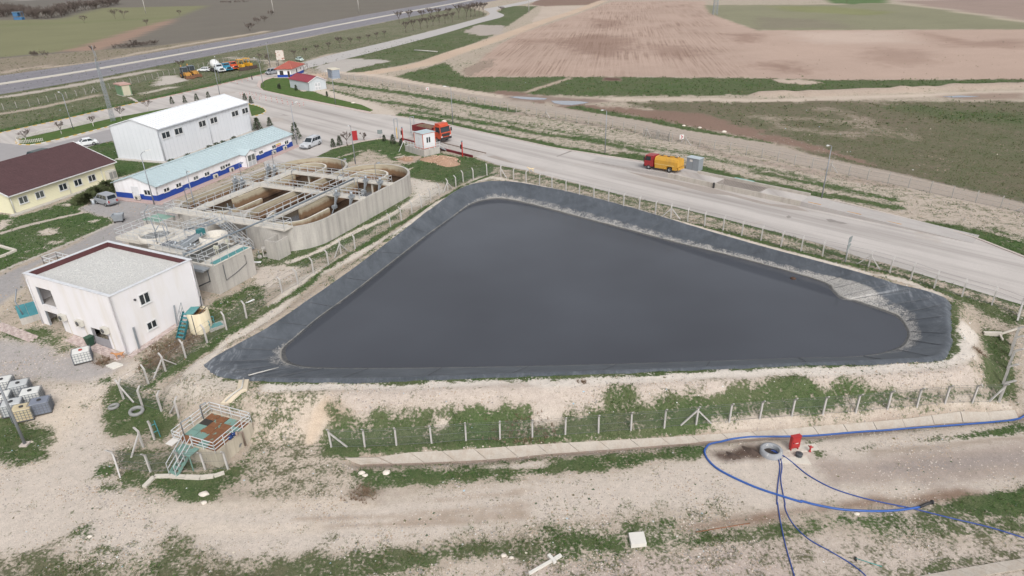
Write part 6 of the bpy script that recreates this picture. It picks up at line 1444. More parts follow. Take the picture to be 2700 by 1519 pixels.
FRONT = gpl(P('N', 640, 842, 965, 840, 1272, 825, 1612, 805, 1945, 778, 2275, 768) + P('M', 68, 577, 382, 565, 700, 540, 1022, 515, 1337, 490, 1660, 467, 1968, 437, 2290, 407) + P('L', 10, 567, 320, 542, 622, 522, 942, 500, 1250, 467, 1535, 443, 1805, 415, 2070, 410, 2330, 402))
fence('chain link fence with bent concrete posts along the bank in front of the pond', FRONT, 1.95, braces=(0, 12, 22), out=1)
RIGHTF = gpl(P('L', 2330, 402) + P('V', 825, 1000, 880, 820, 905, 672, 935, 560, 1000, 222))
fence('chain link fence with leaning concrete posts at the right end of the pond', RIGHTF, 2.3, .19, .5, out=1, braces=(0, 5))
ROADF = gpl(P('V', 1000, 222) + P('K', 2260, 752, 1970, 672, 1700, 590, 1475, 507, 1270, 442, 1065, 383) + P('J', 2128, 1252, 1905, 1200, 1697, 1150, 1503, 1107, 1310, 1045, 1122, 1000, 943, 947, 763, 907, 598, 866, 437, 828, 285, 792, 130, 747) + P('I', 2520, 1007, 2368, 975, 2222, 932, 2080, 897, 1940, 862, 1810, 836, 1675, 794, 1553, 772, 1423, 737, 1303, 712, 1180, 685))
fence('chain link fence with pale concrete posts between the pond and the concrete service road', ROADF, 1.95, out=1, braces=(6, 16, 29))
LEFTF = gpl(P('I', 1180, 685, 1045, 672, 912, 712, 815, 738, 745, 787, 665, 822, 585, 867, 500, 922, 410, 982, 318, 1042, 215, 1107, 110, 1172) + P('F', 1862, 1017, 1725, 1067, 1605, 1172, 1460, 1252, 1310, 1362, 1155, 1447) + P('G', 2392, 880, 2197, 990, 2010, 1117, 1803, 1265, 1607, 1397) + P('H', 1440, 227, 1200, 378))
fence('chain link fence with bent concrete posts between the pond and the treatment basins', LEFTF, 1.95, out=1, braces=(5, 13, 22))
fence('short chain link fence of four posts behind the two old tyres', gpl(P('H', 1200, 378, 1382, 446, 1567, 496, 1737, 560)), 1.95, out=-1, braces=(0, 3))
fence('chain link fence with leaning braced posts below the rusty sump', gpl(P('H', 1390, 846, 1145, 1052, 1462, 1082, 1752, 1062, 1992, 1062, 2212, 1056)), 1.95, out=1, braces=(0, 1), skip_net=(0,))
gt = gp('H', 1500, 772); t = thing('gate_post', 'leaning concrete post with a teal gate frame beside the sump stairs', 'gate', gt); link('post', post_mesh(1.95, .14, .1), t)
mb = MB(); mb.bar((.35, .3, 0), (.25, .3, 1.7), .05, .05); mb.bar((0, 0, 1.4), (.3, .3, 1.4), .05, .05); mb.bar((0, 0, .7), (.3, .3, .7), .05, .05); mb.obj('gate_frame', M('teal_paint', (76, 148, 156), .5), t)
def along(pts, step): return [Vector((p.x, p.y, zat(p.x, p.y))) for p in resample(pts, step=step)]
OUTER = along(gpl(P('B', 800, 690, 950, 740, 1110, 768, 1380, 800, 1530, 838, 1745, 870, 1970, 910, 2210, 970, 2545, 1032) + P('C', 190, 1085, 420, 1120, 760, 1185, 1115, 1235, 1430, 1300, 1765, 1385) + P('J', 120, 30) + [] + P('J', 470, 95, 815, 160, 1190, 220, 1600, 305, 2040, 390, 2370, 465, 2574, 500, 3100, 620, 3900, 790, 4700, 970)), 3.0)
fence('long outer fence with thin grey posts along the dirt track beyond the service road', OUTER, 1.75, .11, .22, NETF, 4, out=-1, braces=tuple(range(10, len(OUTER), 9)))
OUTL = along(gpl(P('A', -300, 1140, 30, 1072, 310, 1030, 560, 970, 720, 940, 945, 893, 1085, 860, 1290, 812, 1480, 772, 1610, 738, 1670, 722, 1910, 670) + P('B', 0, 600, 120, 590, 250, 600, 380, 625, 490, 615)), 3.0)
fence('outer fence with pale posts between the highway verge and the entrance road', OUTL, 1.75, .11, .22, NETF, 4, out=-1, braces=(12, 30))
# low white picket fence round the hedge strip
pk = spline(gpl(P('A', 420, 1375, 300, 1390, 200, 1395, 165, 1375, 200, 1350, 450, 1292, 700, 1238, 1000, 1165, 1100, 1145)), 5)
t = thing('picket_fence', 'low weathered white picket fence round the rounded end of the grass strip', 'fence', pk[0]); q = resample(pk, step=.32); mb = MB()
for a in q: mb.box(a.x - pk[0].x - .05, a.x - pk[0].x + .05, a.y - pk[0].y - .02, a.y - pk[0].y + .02, .1, .85)
stuff(mb.obj('pickets', M('picket_white', (206, 202, 194), .8, .1), t)); mb = MB()
for z in (.35, .65):
 for a, c in zip(q[::6], q[6::6]): mb.bar(a - pk[0] + Vector((0, 0, z)), c - pk[0] + Vector((0, 0, z)), .04, .06)
mb.obj('fence_rail', M('picket_white', (206, 202, 194), .8, .1), t)

# ------------------------------------------------------------------ lamps, masts, poles
polem = M('lamp_pole_grey', (150, 154, 160), .5, .08, 2, metal=.2); headm = M('lamp_head', (214, 214, 212), .5)
def lamp(label, base, c, hx, hy, H_=8.0, r=.075):
 b0 = gp(*base); hd = at(c, hx, hy, H_ + b0.z) - b0; hd.z = 0
 if hd.length > 2.2: hd = hd.normalized() * 1.6
 t = thing('street_lamp', label, 'street lamp', b0, 0, 'street lamps')
 mb = MB(); mb.tube([(0, 0, 0), (0, 0, H_ - .3)], r * 1.3, 8, r2=r * .7); mb.obj('pole', polem, t)
 mb = MB(); mb.tube([(0, 0, H_ - .35), hd * .3 + Vector((0, 0, H_ - .05)), hd * .8 + Vector((0, 0, H_ + .05))], .04, 6); mb.obj('arm', polem, t)
 u = hd.normalized(); s = Vector((-u.y, u.x, 0)) * .16; mb = MB(); a = hd * .75 + Vector((0, 0, H_ + .02)); c2 = hd * .75 + u * .75 + Vector((0, 0, H_ + .08))
 mb.loft([[a + s * .5, a - s * .5, a - s * .4 + Vector((0, 0, .1)), a + s * .4 + Vector((0, 0, .1))], [a.lerp(c2, .5) + s, a.lerp(c2, .5) - s, a.lerp(c2, .5) - s * .7 + Vector((0, 0, .17)), a.lerp(c2, .5) + s * .7 + Vector((0, 0, .17))], [c2 + s * .6, c2 - s * .6, c2 - s * .5 + Vector((0, 0, .1)), c2 + s * .5 + Vector((0, 0, .1))]]); mb.obj('lamp_head', headm, t)
 return t
lamp('tall street lamp at the edge of the picket fenced grass strip', ('A', 712, 1257), 'A', 545, 892)
lamp('street lamp on the kerb in front of the parked trucks, nearer the white hall', ('P', 1128, 985), 'P', 1010, 360)
lamp('street lamp on the kerb just in front of the white mixer truck', ('P', 1135, 735), 'P', 1050, 300)
lamp('street lamp on the footway curve at the tip of the green island', ('P', 2052, 802), 'P', 1850, 192)
lamp('street lamp behind the silver van at the entrance gate', ('B', 415, 648), 'B', 365, 550)
lamp('street lamp on the footway beside the red roofed shed', ('B', 1048, 1012), 'B', 955, 694)
lamp('street lamp between the conifer and the silver pickup at the end of the office', ('B', 675, 1402), 'B', 662, 995)
lamp('street lamp on the far kerb of the service road opposite the weighbridge', ('B', 2185, 1202), 'B', 2108, 842)
lamp('street lamp on the far kerb left of the yellow tanker truck', ('I', 2188, 458), 'I', 2160, 46)
lamp('street lamp on the far kerb right of the unloading dock', ('J', 1897, 642), 'J', 1958, 132)
lamp('street lamp in front of the corner of the blue based office', ('E', 1497, 697), 'E', 1425, 180)
lamp('street lamp at the corner of the green plot near the red panel', ('F', 1865, 192), 'B', 1130, 1278, 7.0)
lamp('street lamp standing at the near end of the oxidation ditch', ('E', 1927, 865), 'E', 1930, 465, 7.5)
bb = gp('H', 245, 818); t = thing('lamp_pole', 'thick grey pole on a small concrete foot beside the liquid containers', 'pole', bb)
mb = MB(); mb.tube([(0, 0, 0), (0, 0, 8.2)], .12, 10, r2=.07); mb.obj('pole', polem, t); mb = MB(); mb.box(-.3, .3, -.3, .3, -.1, .12); mb.obj('foot', kerb_m, t)
t['group'] = 'poles'
def lattice(label, base, h, w0, w1, name='lattice_mast', bays=14, tube=.05, arms=()):
 t = thing(name, label, 'mast', base); mb = MB(); c = [(-1, -1), (1, -1), (1, 1), (-1, 1)]
 W = lambda z: (w0 + (w1 - w0) * z / h) / 2
 for sx, sy in c: mb.bar((sx * W(0), sy * W(0), 0), (sx * W(h), sy * W(h), h), tube * 1.5, tube * 1.5)
 mb.obj('legs', gal, t); mb = MB()
 zs = [h * (1 - (1 - i / bays) ** 1.15) for i in range(bays + 1)]
 for z0, z1 in zip(zs, zs[1:]):
  for i in range(4):
   a, b_ = c[i], c[(i + 1) % 4]
   mb.bar((a[0] * W(z0), a[1] * W(z0), z0), (b_[0] * W(z1), b_[1] * W(z1), z1), tube, tube); mb.bar((b_[0] * W(z0), b_[1] * W(z0), z0), (a[0] * W(z1), a[1] * W(z1), z1), tube, tube); mb.bar((a[0] * W(z1), a[1] * W(z1), z1), (b_[0] * W(z1), b_[1] * W(z1), z1), tube, tube)
 stuff(mb.obj('lattice', gal, t))
 for z, w_ in arms: mb = MB(); mb.bar((-w_, 0, z), (w_, 0, z), .12, .12); mb.obj('cross_arm', gal, t)
 return t
bm_ = gp('A', 1100, 1178); hM = up_to(bm_, 'A', 925, 600); lattice('tall slender lattice mast rising from the picket fenced grass strip', bm_, hM, .75, .42, bays=20, tube=.032)
mb = MB(); mb.tube([(0, 0, hM), (0, 0, hM + 3.5)], .05, 6); mb.tube([(.3, 0, hM + .2), (.3, 0, hM + 2.3)], .05, 6); mb.tube([(-.25, .2, hM - 1.5), (-.25, .2, hM + .6)], .09, 6); mb.obj('antenna', M('mast_grey', (150, 156, 162), .5), [o for o in COL.objects if o.name.startswith('lattice_mast')][0])
lattice('steel power pylon standing on the far edge of the ploughed field', gp('C', 2150, 142), 26, 2.6, 1.0, 'power_pylon', 10, .10, ((20, 3.0), (23, 2.6)))
for (c, x, y), lb in (((('A', 1415, 130)), 'pale power pole in the green field beyond the highway'), (('B', 448, 130), 'power pole beyond the highway beside the bushes'), (('B', 1276, 120), 'power pole beside the far edge of the highway'), (('C', 347, 122), 'power pole beside the bend of the access road')):
 t = thing('power_pole', lb, 'pole', gp(c, x, y)); mb = MB(); mb.tube([(0, 0, 0), (0, 0, 13)], .30, 8, r2=.18); mb.obj('pole', M('pole_pale', (196, 192, 186), .8), t); mb = MB(); mb.bar((-1.2, 0, 12.4), (1.2, 0, 12.4), .12, .15); mb.obj('cross_arm', gal, t)

# ------------------------------------------------------------------ trees and shrubs
barkm = M('bare_bark', (112, 98, 90), .9, .15, 3); twigm = M('bare_twigs', (108, 97, 91), .95, .18, 1.5); whitetrunk = M('limewashed_trunk', (212, 206, 200), .9)
def bare_tree_mesh(seed, h=4.0, spread=1.0, tr=.09, clear=.35, depth=4, tw=.016, up=.95):
 r = random.Random(seed); trunk = MB(); trunk.tube([(0, 0, -.1), (r.uniform(-.05, .05), r.uniform(-.05, .05), h * clear * .5), (r.uniform(-.1, .1), 0, h * clear)], tr, 6, r2=tr * .75); cr = MB()
 def grow(p, d, L, rr, k):
  e = p + d * L; m_ = p.lerp(e, .5) + Vector((r.uniform(-1, 1), r.uniform(-1, 1), r.uniform(-.3, .5))) * L * .06
  cr.tube([p, m_, e], rr, 4 if k > depth - 2 else 3, False, r2=rr * .6)
  if k == 0: return
  for i in range(3 if k > 1 else 4):
   nd = (d + Vector((r.uniform(-1, 1), r.uniform(-1, 1), r.uniform(-.35, .75))) * .75 * spread).normalized(); grow(p.lerp(e, r.uniform(.45, 1)), nd, L * r.uniform(.6, .8), max(tw, rr * .58), k - 1)
 for i in range(4):
  a = i * 1.57 + r.uniform(-.4, .4); grow(Vector((0, 0, h * clear * r.uniform(.8, 1))), Vector((math.cos(a) * .7 * spread, math.sin(a) * .7 * spread, up)).normalized(), h * (1 - clear) * .42, tr * .6, depth - 1)
 return trunk, cr
def make_bare(name, label, loc, h, seed, trunkmat=barkm, group=None, **kw):
 tk, cr = bare_tree_mesh(seed, h, **kw); t = thing(name, label, 'tree', loc, 0, group); tk.obj('trunk', trunkmat, t); cr.obj('crown', twigm, t); return t
# young globe-headed trees beside the access road, counted from the gatehouse outwards
G1 = P('B', 650, 572, 755, 542, 870, 514, 983, 489, 1093, 467, 1195, 439, 1283, 427, 1368, 402, 1447, 384, 1522, 367)
protos = [make_bare('bare_tree', 'x', (0, 0, 0), 3.6, 20 + i, clear=.40, depth=5, spread=.8, tw=.02, tr=.08) for i in range(3)]
used = [False] * 3
def place(i, loc, sc, label, group):
 k = i % 3; src = protos[k]
 if not used[k]:
  used[k] = True; src.location = loc; src.scale = (sc,) * 3; src['label'] = label; src['group'] = group; src.rotation_euler = (0, 0, i * 1.1); return src
 o = dup(src, loc, i * 1.1 + .3, label, sc); o['group'] = group; return o
for i, q in enumerate(G1): place(i, gp(*q), 1.0 if i != 4 else 1.5, f'young bare tree in the access road row, {ORD[i]} from the guardhouse', 'young trees along the access road')
G2 = P('B', 1730, 317, 1800, 299, 1873, 285, 1937, 270, 1993, 254, 2053, 242, 2110, 227, 2180, 217)
for i, q in enumerate(G2): place(i + 1, gp(*q), 1.75, f'taller bare tree in the row along the access road, {ORD[i]} from left', 'tall bare trees along the access road')
G3 = P('B', 1665, 227, 1765, 217, 1890, 207, 1970, 192, 2045, 192, 2140, 182, 2245, 177, 2320, 190, 2360, 165, 2400, 160, 2440, 155, 2480, 150)
for i, q in enumerate(G3): place(i + 2, gp(*q), 2.1 + .5 * (i > 5), f'bare tree in the group inside the bend of the access road, {ORD[i]} from left', 'bare trees between highway and bend')
for i, (q, s, lb) in enumerate(((('A', 262, 1387), 1.0, 'windswept bare tree at the rounded tip of the picket fenced strip'), (('A', 600, 1306), 1.0, 'bare tree with a pale trunk in the picket fenced strip left of the street lamp'), (('A', 908, 1230), .9, 'bare sapling in the picket fenced strip right of the street lamp'), (('A', 1180, 1158), 1.1, 'bare tree in the picket fenced strip beside the lattice mast'), (('A', 1440, 1088), 1.15, 'broad bare tree in the grass strip behind the left end of the white hall'))):
 make_bare('bare_tree', lb, gp(*q), 3.4 * s, 60 + i, whitetrunk, 'trees in the picket fenced strip', clear=.4, tw=.028)
for i, (q, s, lb) in enumerate(((('B', 412, 640), 5.0, 'bare tree behind the silver van at the gate'), (('B', 318, 600), 3.6, 'bare sapling beside the kerb lamp at the gate'), (('B', 1162, 1415), 3.4, 'bare sapling left of the red panel by the green plot'), (('B', 1325, 1368), 2.0, 'small bare tree right of the red panel by the green plot'),
 (('A', 1118, 185), 8.5, 'large bare tree standing alone in the green field, left one of the pair'), (('A', 1205, 182), 7.5, 'bare tree in the green field, right one of the pair'), (('A', 818, 222), 6.0, 'bare leaning tree in the green field beside pale rubble'), (('A', 1742, 150), 5.0, 'bare tree at the tip of the green field'), (('A', 1425, 247), 4.6, 'dark bare tree on the edge of the ploughed strip'), (('A', 910, 515), 4.0, 'bare bush on the highway verge behind the lattice mast'), (('A', 1310, 460), 4.2, 'bare bush standing in the scrub beside the highway'), (('A', 1760, 665), 3.6, 'bare bush behind the orange backhoes'), (('D', 850, 38), 8.0, 'bare tree on the bright grass beyond the ploughed field'), (('C', 85, 120), 5.0, 'bare tree on the grass at the bend of the access road'))):
 make_bare('bare_tree', lb, gp(*q), s, 80 + i, barkm, None, clear=.22 if i > 3 else .35, tw=.03 if i < 4 else .06)
for i, (q, s) in enumerate(((('A', 2425, 302), 5.5), (('A', 2500, 232), 5.0), (('A', 2565, 212), 4.6), (('B', 425, 152), 4.6))):
 make_bare('bare_bush', ('bushy bare shrub beyond the highway, nearest of the four in a line', 'bushy bare shrub beyond the highway, second of the four in a line', 'bushy bare shrub beyond the highway, third of the four in a line', 'bushy bare shrub beyond the highway beside the power pole')[i], gp(*q), s, 120 + i, barkm, 'bushes beyond the highway', clear=.1, tw=.09, spread=1.1)
# far tree belt and scrub: read as one mass
mb = MB(); rr = random.Random(4)
belt = resample(gpl(P('A', 0, 175, 60, 130, 250, 160, 420, 185, 560, 165, 700, 120, 850, 95, 1000, 70, 1150, 35)), 80)
for q in belt:
 for k in range(2):
  p = q + Vector((rr.uniform(-4, 4), rr.uniform(-5, 5), 0)); tk, cr = bare_tree_mesh(rr.randint(0, 999), rr.uniform(6, 11), clear=.12, depth=4, tw=.07, tr=.20)
  o = len(mb.v)
  for src in (tk, cr): mb.add([Vector(v) + p for v in src.v], src.f)
stuff(mb.obj('tree_belt', twigm))
mb = MB()
for q in resample(gpl(P('A', 1150, 470, 1300, 455, 1500, 430)), 40) + resample(gpl(P('A', 280, 545, 450, 535)), 10) + resample(gpl(P('A', 2150, 30, 2400, 22)), 24):
 tk, cr = bare_tree_mesh(rr.randint(0, 999), rr.uniform(1.5, 3.2), clear=.05, depth=3, tw=.04, tr=.05); p = q + Vector((rr.uniform(-2, 2), rr.uniform(-2, 2), 0)); mb.add([Vector(v) + p for v in cr.v], cr.f)
stuff(mb.obj('roadside_scrub', twigm))
def needle_mesh(seed, h, rad_, kind='cone', n_=260, leaf=.16):
 r = random.Random(seed); mb = MB()
 for i in range(n_):
  t_ = r.random();
  if kind == 'cone': z = h * (.08 + .92 * t_); R_ = rad_ * (1 - t_) ** .8 * r.uniform(.35, 1.05) + .03
  else: z = h * r.random() ** 1.2; R_ = rad_ * r.uniform(.2, 1.05) * math.sqrt(max(.05, 1 - (z / h) ** 2))
  a = r.uniform(0, 6.283); c = Vector((R_ * math.cos(a), R_ * math.sin(a), z)); d = Vector((math.cos(a), math.sin(a), r.uniform(-.1, .8))).normalized(); s = d.cross(Vector((r.uniform(-1, 1), r.uniform(-1, 1), r.uniform(-1, 1)))).normalized() * leaf * r.uniform(.3, .6)
  L_ = leaf * r.uniform(1.0, 2.4); mb.add([c - s, c + s, c + d * L_], [(0, 1, 2)]); mb.add([c - d.cross(s).normalized() * leaf * .4, c + d.cross(s).normalized() * leaf * .4, c + d * L_ * .9], [(0, 1, 2)])
 return mb
conm = M('conifer_needles', (86, 98, 76), .9, .35, 1.6); junm = M('juniper_needles', (88, 96, 62), .9, .35, 1.2)
def conifer(label, loc, h, r_, seed, white=False):
 t = thing('conifer', label, 'tree', loc, 0); mb = MB(); mb.tube([(0, 0, 0), (0, 0, h * .9)], .05 + h * .01, 6, r2=.02); mb.obj('trunk', whitetrunk if white else barkm, t); needle_mesh(seed, h, r_, 'cone', int(120 + 90 * h), .10 + .02 * h).obj('crown', conm, t)
for q, h, r_, lb in ((('A', 2500, 1268), 2.8, 1.0, 'dark green conifer behind the roof of the office at the white hall corner'), (('B', 300, 1258), 2.6, .9, 'dark green conifer behind the office roof, second from the left'), (('B', 413, 1226), 2.0, .6, 'small conifer behind the office roof beside the road'), (('B', 668, 1358), 3.6, 1.2, 'largest dark conifer at the right end of the office'),
 (('B', 1090, 1415), 2.0, .55, 'small conifer on the edge of the green plot left of the red panel'), (('B', 1027, 1430), 1.7, .5, 'smallest conifer at the left tip of the green plot'), (('B', 1605, 1398), 1.9, .6, 'small round conifer beside the yellow gate bar'), (('B', 1682, 1412), 1.3, .4, 'little conifer next to the weighbridge traffic light'), (('B', 1520, 1368), 1.2, .35, 'tiny conifer beside the grey sign by the weighbridge'),
 (('P', 118, 1165), 1.9, .5, 'small conifer in a pale sleeve behind the hall, first from the left'), (('P', 388, 1142), 1.9, .5, 'small conifer in a pale sleeve behind the hall, second from the left'), (('P', 640, 1098), 1.9, .55, 'small conifer in a pale sleeve behind the hall, third from the left'), (('P', 885, 1030), 1.6, .5, 'small conifer in a pale sleeve behind the hall roof, fourth from the left'), (('P', 1662, 1082), 1.8, .55, 'small conifer at the right end of the hall roof'), (('P', 1792, 1155), 1.9, .5, 'small conifer just right of the hall beside the green corner'),
 (('Q', 655, 880), 1.6, .4, 'small conifer at the left corner of the red roofed shed'), (('Q', 310, 850), 1.7, .25, 'thin young conifer on the green island left of the shed'), (('Q', 1310, 1010), 1.4, .25, 'thin young conifer on the green island right of the shed'), (('B', 495, 860), 1.2, .25, 'tiny conifer in the grass island near the guardhouse')):
 conifer(lb, gp(*q), h, r_, len(lb) * 7 + int(q[1]), 'sleeve' in lb)
for q, r_, h, lb in ((('E', 860, 665), 2.2, 1.3, 'large spreading juniper beside the silver van, leftmost of the three'), (('E', 960, 610), 2.0, 1.4, 'spreading juniper against the cream wall, the middle one of three'), (('E', 1050, 560), 1.8, 1.5, 'spreading juniper at the end of the cream building, rightmost of the three')):
 t = thing('juniper', lb, 'shrub', gp(*q)); mb = MB()
 for k in range(5): a = k * 1.26; mb.tube([(0, 0, 0), (math.cos(a) * r_ * .6, math.sin(a) * r_ * .6, h * .6)], .05, 4, r2=.02)
 mb.obj('branches', barkm, t); needle_mesh(int(q[1]), h, r_, 'dome', 900, .26).obj('foliage', junm, t)
for k, (x, y) in enumerate(((1660, 260), (1820, 210), (2030, 128), (2095, 103), (2165, 85), (2265, 45))):
 t = thing('ivy_shrub', f'low dark shrub at the foot of the hall behind the office, {ORD[k]} from left', 'shrub', at('E', x, y, 1.9) * 1.0, 0, 'shrubs at the foot of the hall'); t.location.z = 0
 q = at('E', x, y, 2.3); t.location = (q.x, q.y, .9); needle_mesh(200 + k, 1.5, .8, 'dome', 160, .2).obj('foliage', conm, t); mb = MB(); mb.tube([(0, 0, -.8), (0, 0, .5)], .04, 5); mb.obj('stem', barkm, t)
drym = M('dry_weed', (132, 110, 90), .95, .25, 2)
mb = MB()
for c, x, y, n_, sp_ in (('G', 1000, 1300, 60, .9), ('G', 1620, 1180, 160, 2.2), ('G', 1500, 1330, 120, 1.5), ('G', 1850, 1090, 60, 1.0), ('N', 2400, 740, 80, 2.0), ('M', 480, 540, 60, 1.5), ('M', 870, 30, 14, .4), ('N', 950, 1300, 60, 1.0), ('V', 560, 640, 40, .7)):
 q = gp(c, x, y)
 for k in range(n_):
  p = q + Vector((rr.gauss(0, sp_ * .5), rr.gauss(0, sp_ * .4), 0)); p.z = zat(p.x, p.y)
  for j in range(9): d = Vector((rr.uniform(-1, 1), rr.uniform(-1, 1), rr.uniform(.3, 1.4))).normalized() * rr.uniform(.15, .42); s = Vector((-d.y, d.x, 0)).normalized() * .018; mb.add([p - s, p + s, p + d], [(0, 1, 2)])
stuff(mb.obj('dry_weeds', drym))
# ------------------------------------------------------------------ vehicles
tyre_m = M('tyre_rubber', (58, 57, 58), .9, .1, 4); rim_m = M('wheel_rim', (176, 178, 180), .4, .1, metal=.3); rimd = M('wheel_rim_dusty', (120, 110, 102), .6, .15); blackp = M('black_plastic', (52, 52, 54), .6, .1)
lampw = M('headlight_glass', (226, 228, 230), .15); lampr = M('tail_light_red', (170, 40, 36), .3); chassis_m = M('chassis_dark', (66, 62, 60), .8, .15)
WM = {}
def wheel(t, x, y, r, w_, rim=rim_m):
 k = (r, w_, rim.name)
 if k not in WM:
  T = Matrix.Rotation(rad(90), 4, 'X'); a = MB(); a.lathe([(r * .58, -w_ / 2), (r * .93, -w_ / 2), (r, -w_ * .3), (r, w_ * .3), (r * .93, w_ / 2), (r * .58, w_ / 2)], 18, T); c = MB()
  c.lathe([(.001, -w_ * .30), (r * .3, -w_ * .34), (r * .585, -w_ * .42), (r * .585, w_ * .42), (r * .3, w_ * .34), (.001, w_ * .30)], 14, T); WM[k] = (a.mesh('wheel', tyre_m), c.mesh('rim', rim))
 o = link('wheel', WM[k][0], t, (x, y, r)); link('rim', WM[k][1], o); return o
def paintm(name, rgb, rough=.35, **k): return M(name, rgb, rough, k.pop('var', .05), k.pop('scale', 1.5), **k)
def ring8(x, hw, z0, z1, ch=.1, tuck=.06): return [Vector(p) for p in ((x, hw - tuck, z0), (x, hw, z0 + .2), (x, hw, z1 - ch), (x, hw - ch, z1), (x, -hw + ch, z1), (x, -hw, z1 - ch), (x, -hw, z0 + .2), (x, -hw + tuck, z0))]
def frust(x0, x1, hw, z0, X0, X1, HW, z1): return [Vector(p) for p in ((x0, -hw, z0), (x1, -hw, z0), (x1, hw, z0), (x0, hw, z0), (X0, -HW, z1), (X1, -HW, z1), (X1, HW, z1), (X0, HW, z1))]
def frust_add(mb, v): return mb.add(v, [(3, 2, 1, 0), (4, 5, 6, 7), (0, 1, 5, 4), (1, 2, 6, 5), (2, 3, 7, 6), (3, 0, 4, 7)])
def bil(q, a, c): return (q[0] * (1 - a) + q[1] * a) * (1 - c) + (q[3] * (1 - a) + q[2] * a) * c
def inset(t, name, mat, q, a0, a1, c0, c1, th=.012, off=.003):
 mb = MB(); mb.slab([bil(q, a0, c0), bil(q, a1, c0), bil(q, a1, c1), bil(q, a0, c1)], th, off); return mb.obj(name, mat, t)
carglass = M('car_glass', (46, 54, 60), .06, .15, 1, spec=.7)
def faces(v): return dict(front=[v[1], v[2], v[6], v[5]], back=[v[3], v[0], v[4], v[7]], right=[v[0], v[1], v[5], v[4]], left=[v[2], v[3], v[7], v[6]])
def car(name, label, cat, pr, pf, paint_, L=4.3, W=1.75, H=1.46, belt=.92, hood=1.15, cab=(-2.0, .95, -1.35, .25), splits=(0, .5, 1), bed=None, wr=.32, bumper=None, roofm=None, rails=False, ctr=.5, rearwin=True):
 d = pf - pr; d.z = 0; rz = math.atan2(d.y, d.x); c = pr.lerp(pf, ctr); c.z = zat(c.x, c.y)
 on_road = .035
 t = thing(name, label, cat, c + Vector((0, 0, on_road)), rz); hl = L / 2; hw = W / 2; zb = .24; mb = MB()
 bt = belt - (.0 if bed is None else .0)
 mb.loft([ring8(-hl, hw * .86, .38, bt * .86, .08), ring8(-hl + .15, hw * .97, zb + .06, bt), ring8(-hl * .5, hw, zb, bt + .02), ring8(hl - hood - .1, hw, zb, bt + .01), ring8(hl - .35, hw * .96, zb + .02, bt - .10), ring8(hl - .05, hw * .88, .32, bt - .20, .08), ring8(hl, hw * .84, .36, bt - .30, .06)])
 mb.obj('body', paint_, t)
 v = frust(cab[0], cab[1], hw * .96, bt - .02, cab[2], cab[3], hw * .80, H); mb = MB(); frust_add(mb, v); mb.obj('cabin', roofm or paint_, t); F = faces(v)
 inset(t, 'windscreen', carglass, F['front'], .06, .94, .08, .92)
 if rearwin: inset(t, 'rear_window', carglass, F['back'], .1, .9, .2, .88)
 for sd in ('left', 'right'):
  for a, b_ in zip(splits, splits[1:]):
   A, B = .05 + .9 * a, .05 + .9 * b_
   if sd == 'left': A, B = 1 - B, 1 - A
   inset(t, 'side_window', carglass, F[sd], A + .015, B - .015, .14, .88)
 for x in (-hl + L * .19, hl - L * .19):
  for sy in (-1, 1): wheel(t, x, sy * (hw - .09), wr, .22)
 for sy in (-1, 1):
  mb = MB(); mb.box(hl - .16, hl + .005, sy * hw * .66 - .16, sy * hw * .66 + .16, bt - .34, bt - .20); mb.obj('headlight', lampw, t)
  mb = MB(); mb.box(-hl - .012, -hl + .1, sy * hw * .72 - .1, sy * hw * .72 + .1, bt - .42, bt - .08); mb.obj('tail_light', lampr, t)
  mb = MB(); mb.box(cab[1] - .25, cab[1] - .1, sy * (hw + .10) - .09, sy * (hw + .10) + .09, bt + .02, bt + .17); mb.obj('wing_mirror', bumper or paint_, t)
 for x0, x1 in ((hl - .05, hl + .06), (-hl - .06, -hl + .05)): mb = MB(); mb.box(x0, x1, -hw * .86, hw * .86, .30, .50); mb.obj('bumper', bumper or paint_, t)
 mb = MB(); mb.box(hl - .02, hl + .02, -hw * .42, hw * .42, bt - .34, bt - .22); mb.obj('grille', blackp, t)
 if rails:
  for sy in (-1, 1): mb = MB(); mb.tube([(cab[2] + .2, sy * hw * .68, H + .07), (cab[3] - .2, sy * hw * .68, H + .07)], .025, 6); mb.obj('roof_rail', gal, t)
 return t
silver = paintm('car_silver', (176, 180, 186), .3, metal=.3); carwhite = paintm('car_white', (236, 238, 240), .3)
car('pickup', 'silver double cab pickup with a canopy parked beside the end of the office', 'pickup', gp('B', 855, 1405), gp('B', 765, 1442), paintm('car_pale_silver', (204, 207, 212), .3), 5.2, 1.86, 1.80, 1.05, 1.6, (-2.5, .95, -2.35, .15), (0, .40, .68, 1), wr=.38, bumper=M('car_bumper_grey', (120, 124, 128), .5), rails=True)
car('small_van', 'silver small van parked on the gravel beside the junipers, seen from behind', 'van', gp('E', 1092, 706), gp('E', 985, 676), silver, 4.0, 1.72, 1.74, 1.0, .75, (-1.98, 1.35, -1.85, .55), (0, .38, .68, 1), wr=.30, bumper=M('car_bumper_grey', (120, 124, 128), .5), ctr=.5)
car('sedan', 'white sedan parked behind the cream building beside the lawn', 'car', gp('A', 905, 1402), gp('A', 760, 1425), carwhite, 4.5, 1.8, 1.46, .90, 1.25, (-1.75, .95, -1.05, .25), wr=.33)
car('minibus_van', 'silver van with side windows driving in past the guardhouse', 'van', gp('P', 2345, 512), gp('P', 2140, 545), silver, 4.5, 1.75, 1.85, 1.0, .95, (-2.2, 1.5, -2.1, .85), (0, .33, .66, 1), wr=.32, bumper=blackp)
car('old_saloon', 'pale green and white old saloon car parked beyond the guardhouse', 'car', gp('Q', 655, 235), gp('Q', 800, 262), paintm('car_pale_green', (206, 224, 216), .4), 4.1, 1.62, 1.38, .86, 1.1, (-1.4, .85, -.9, .35), wr=.30)
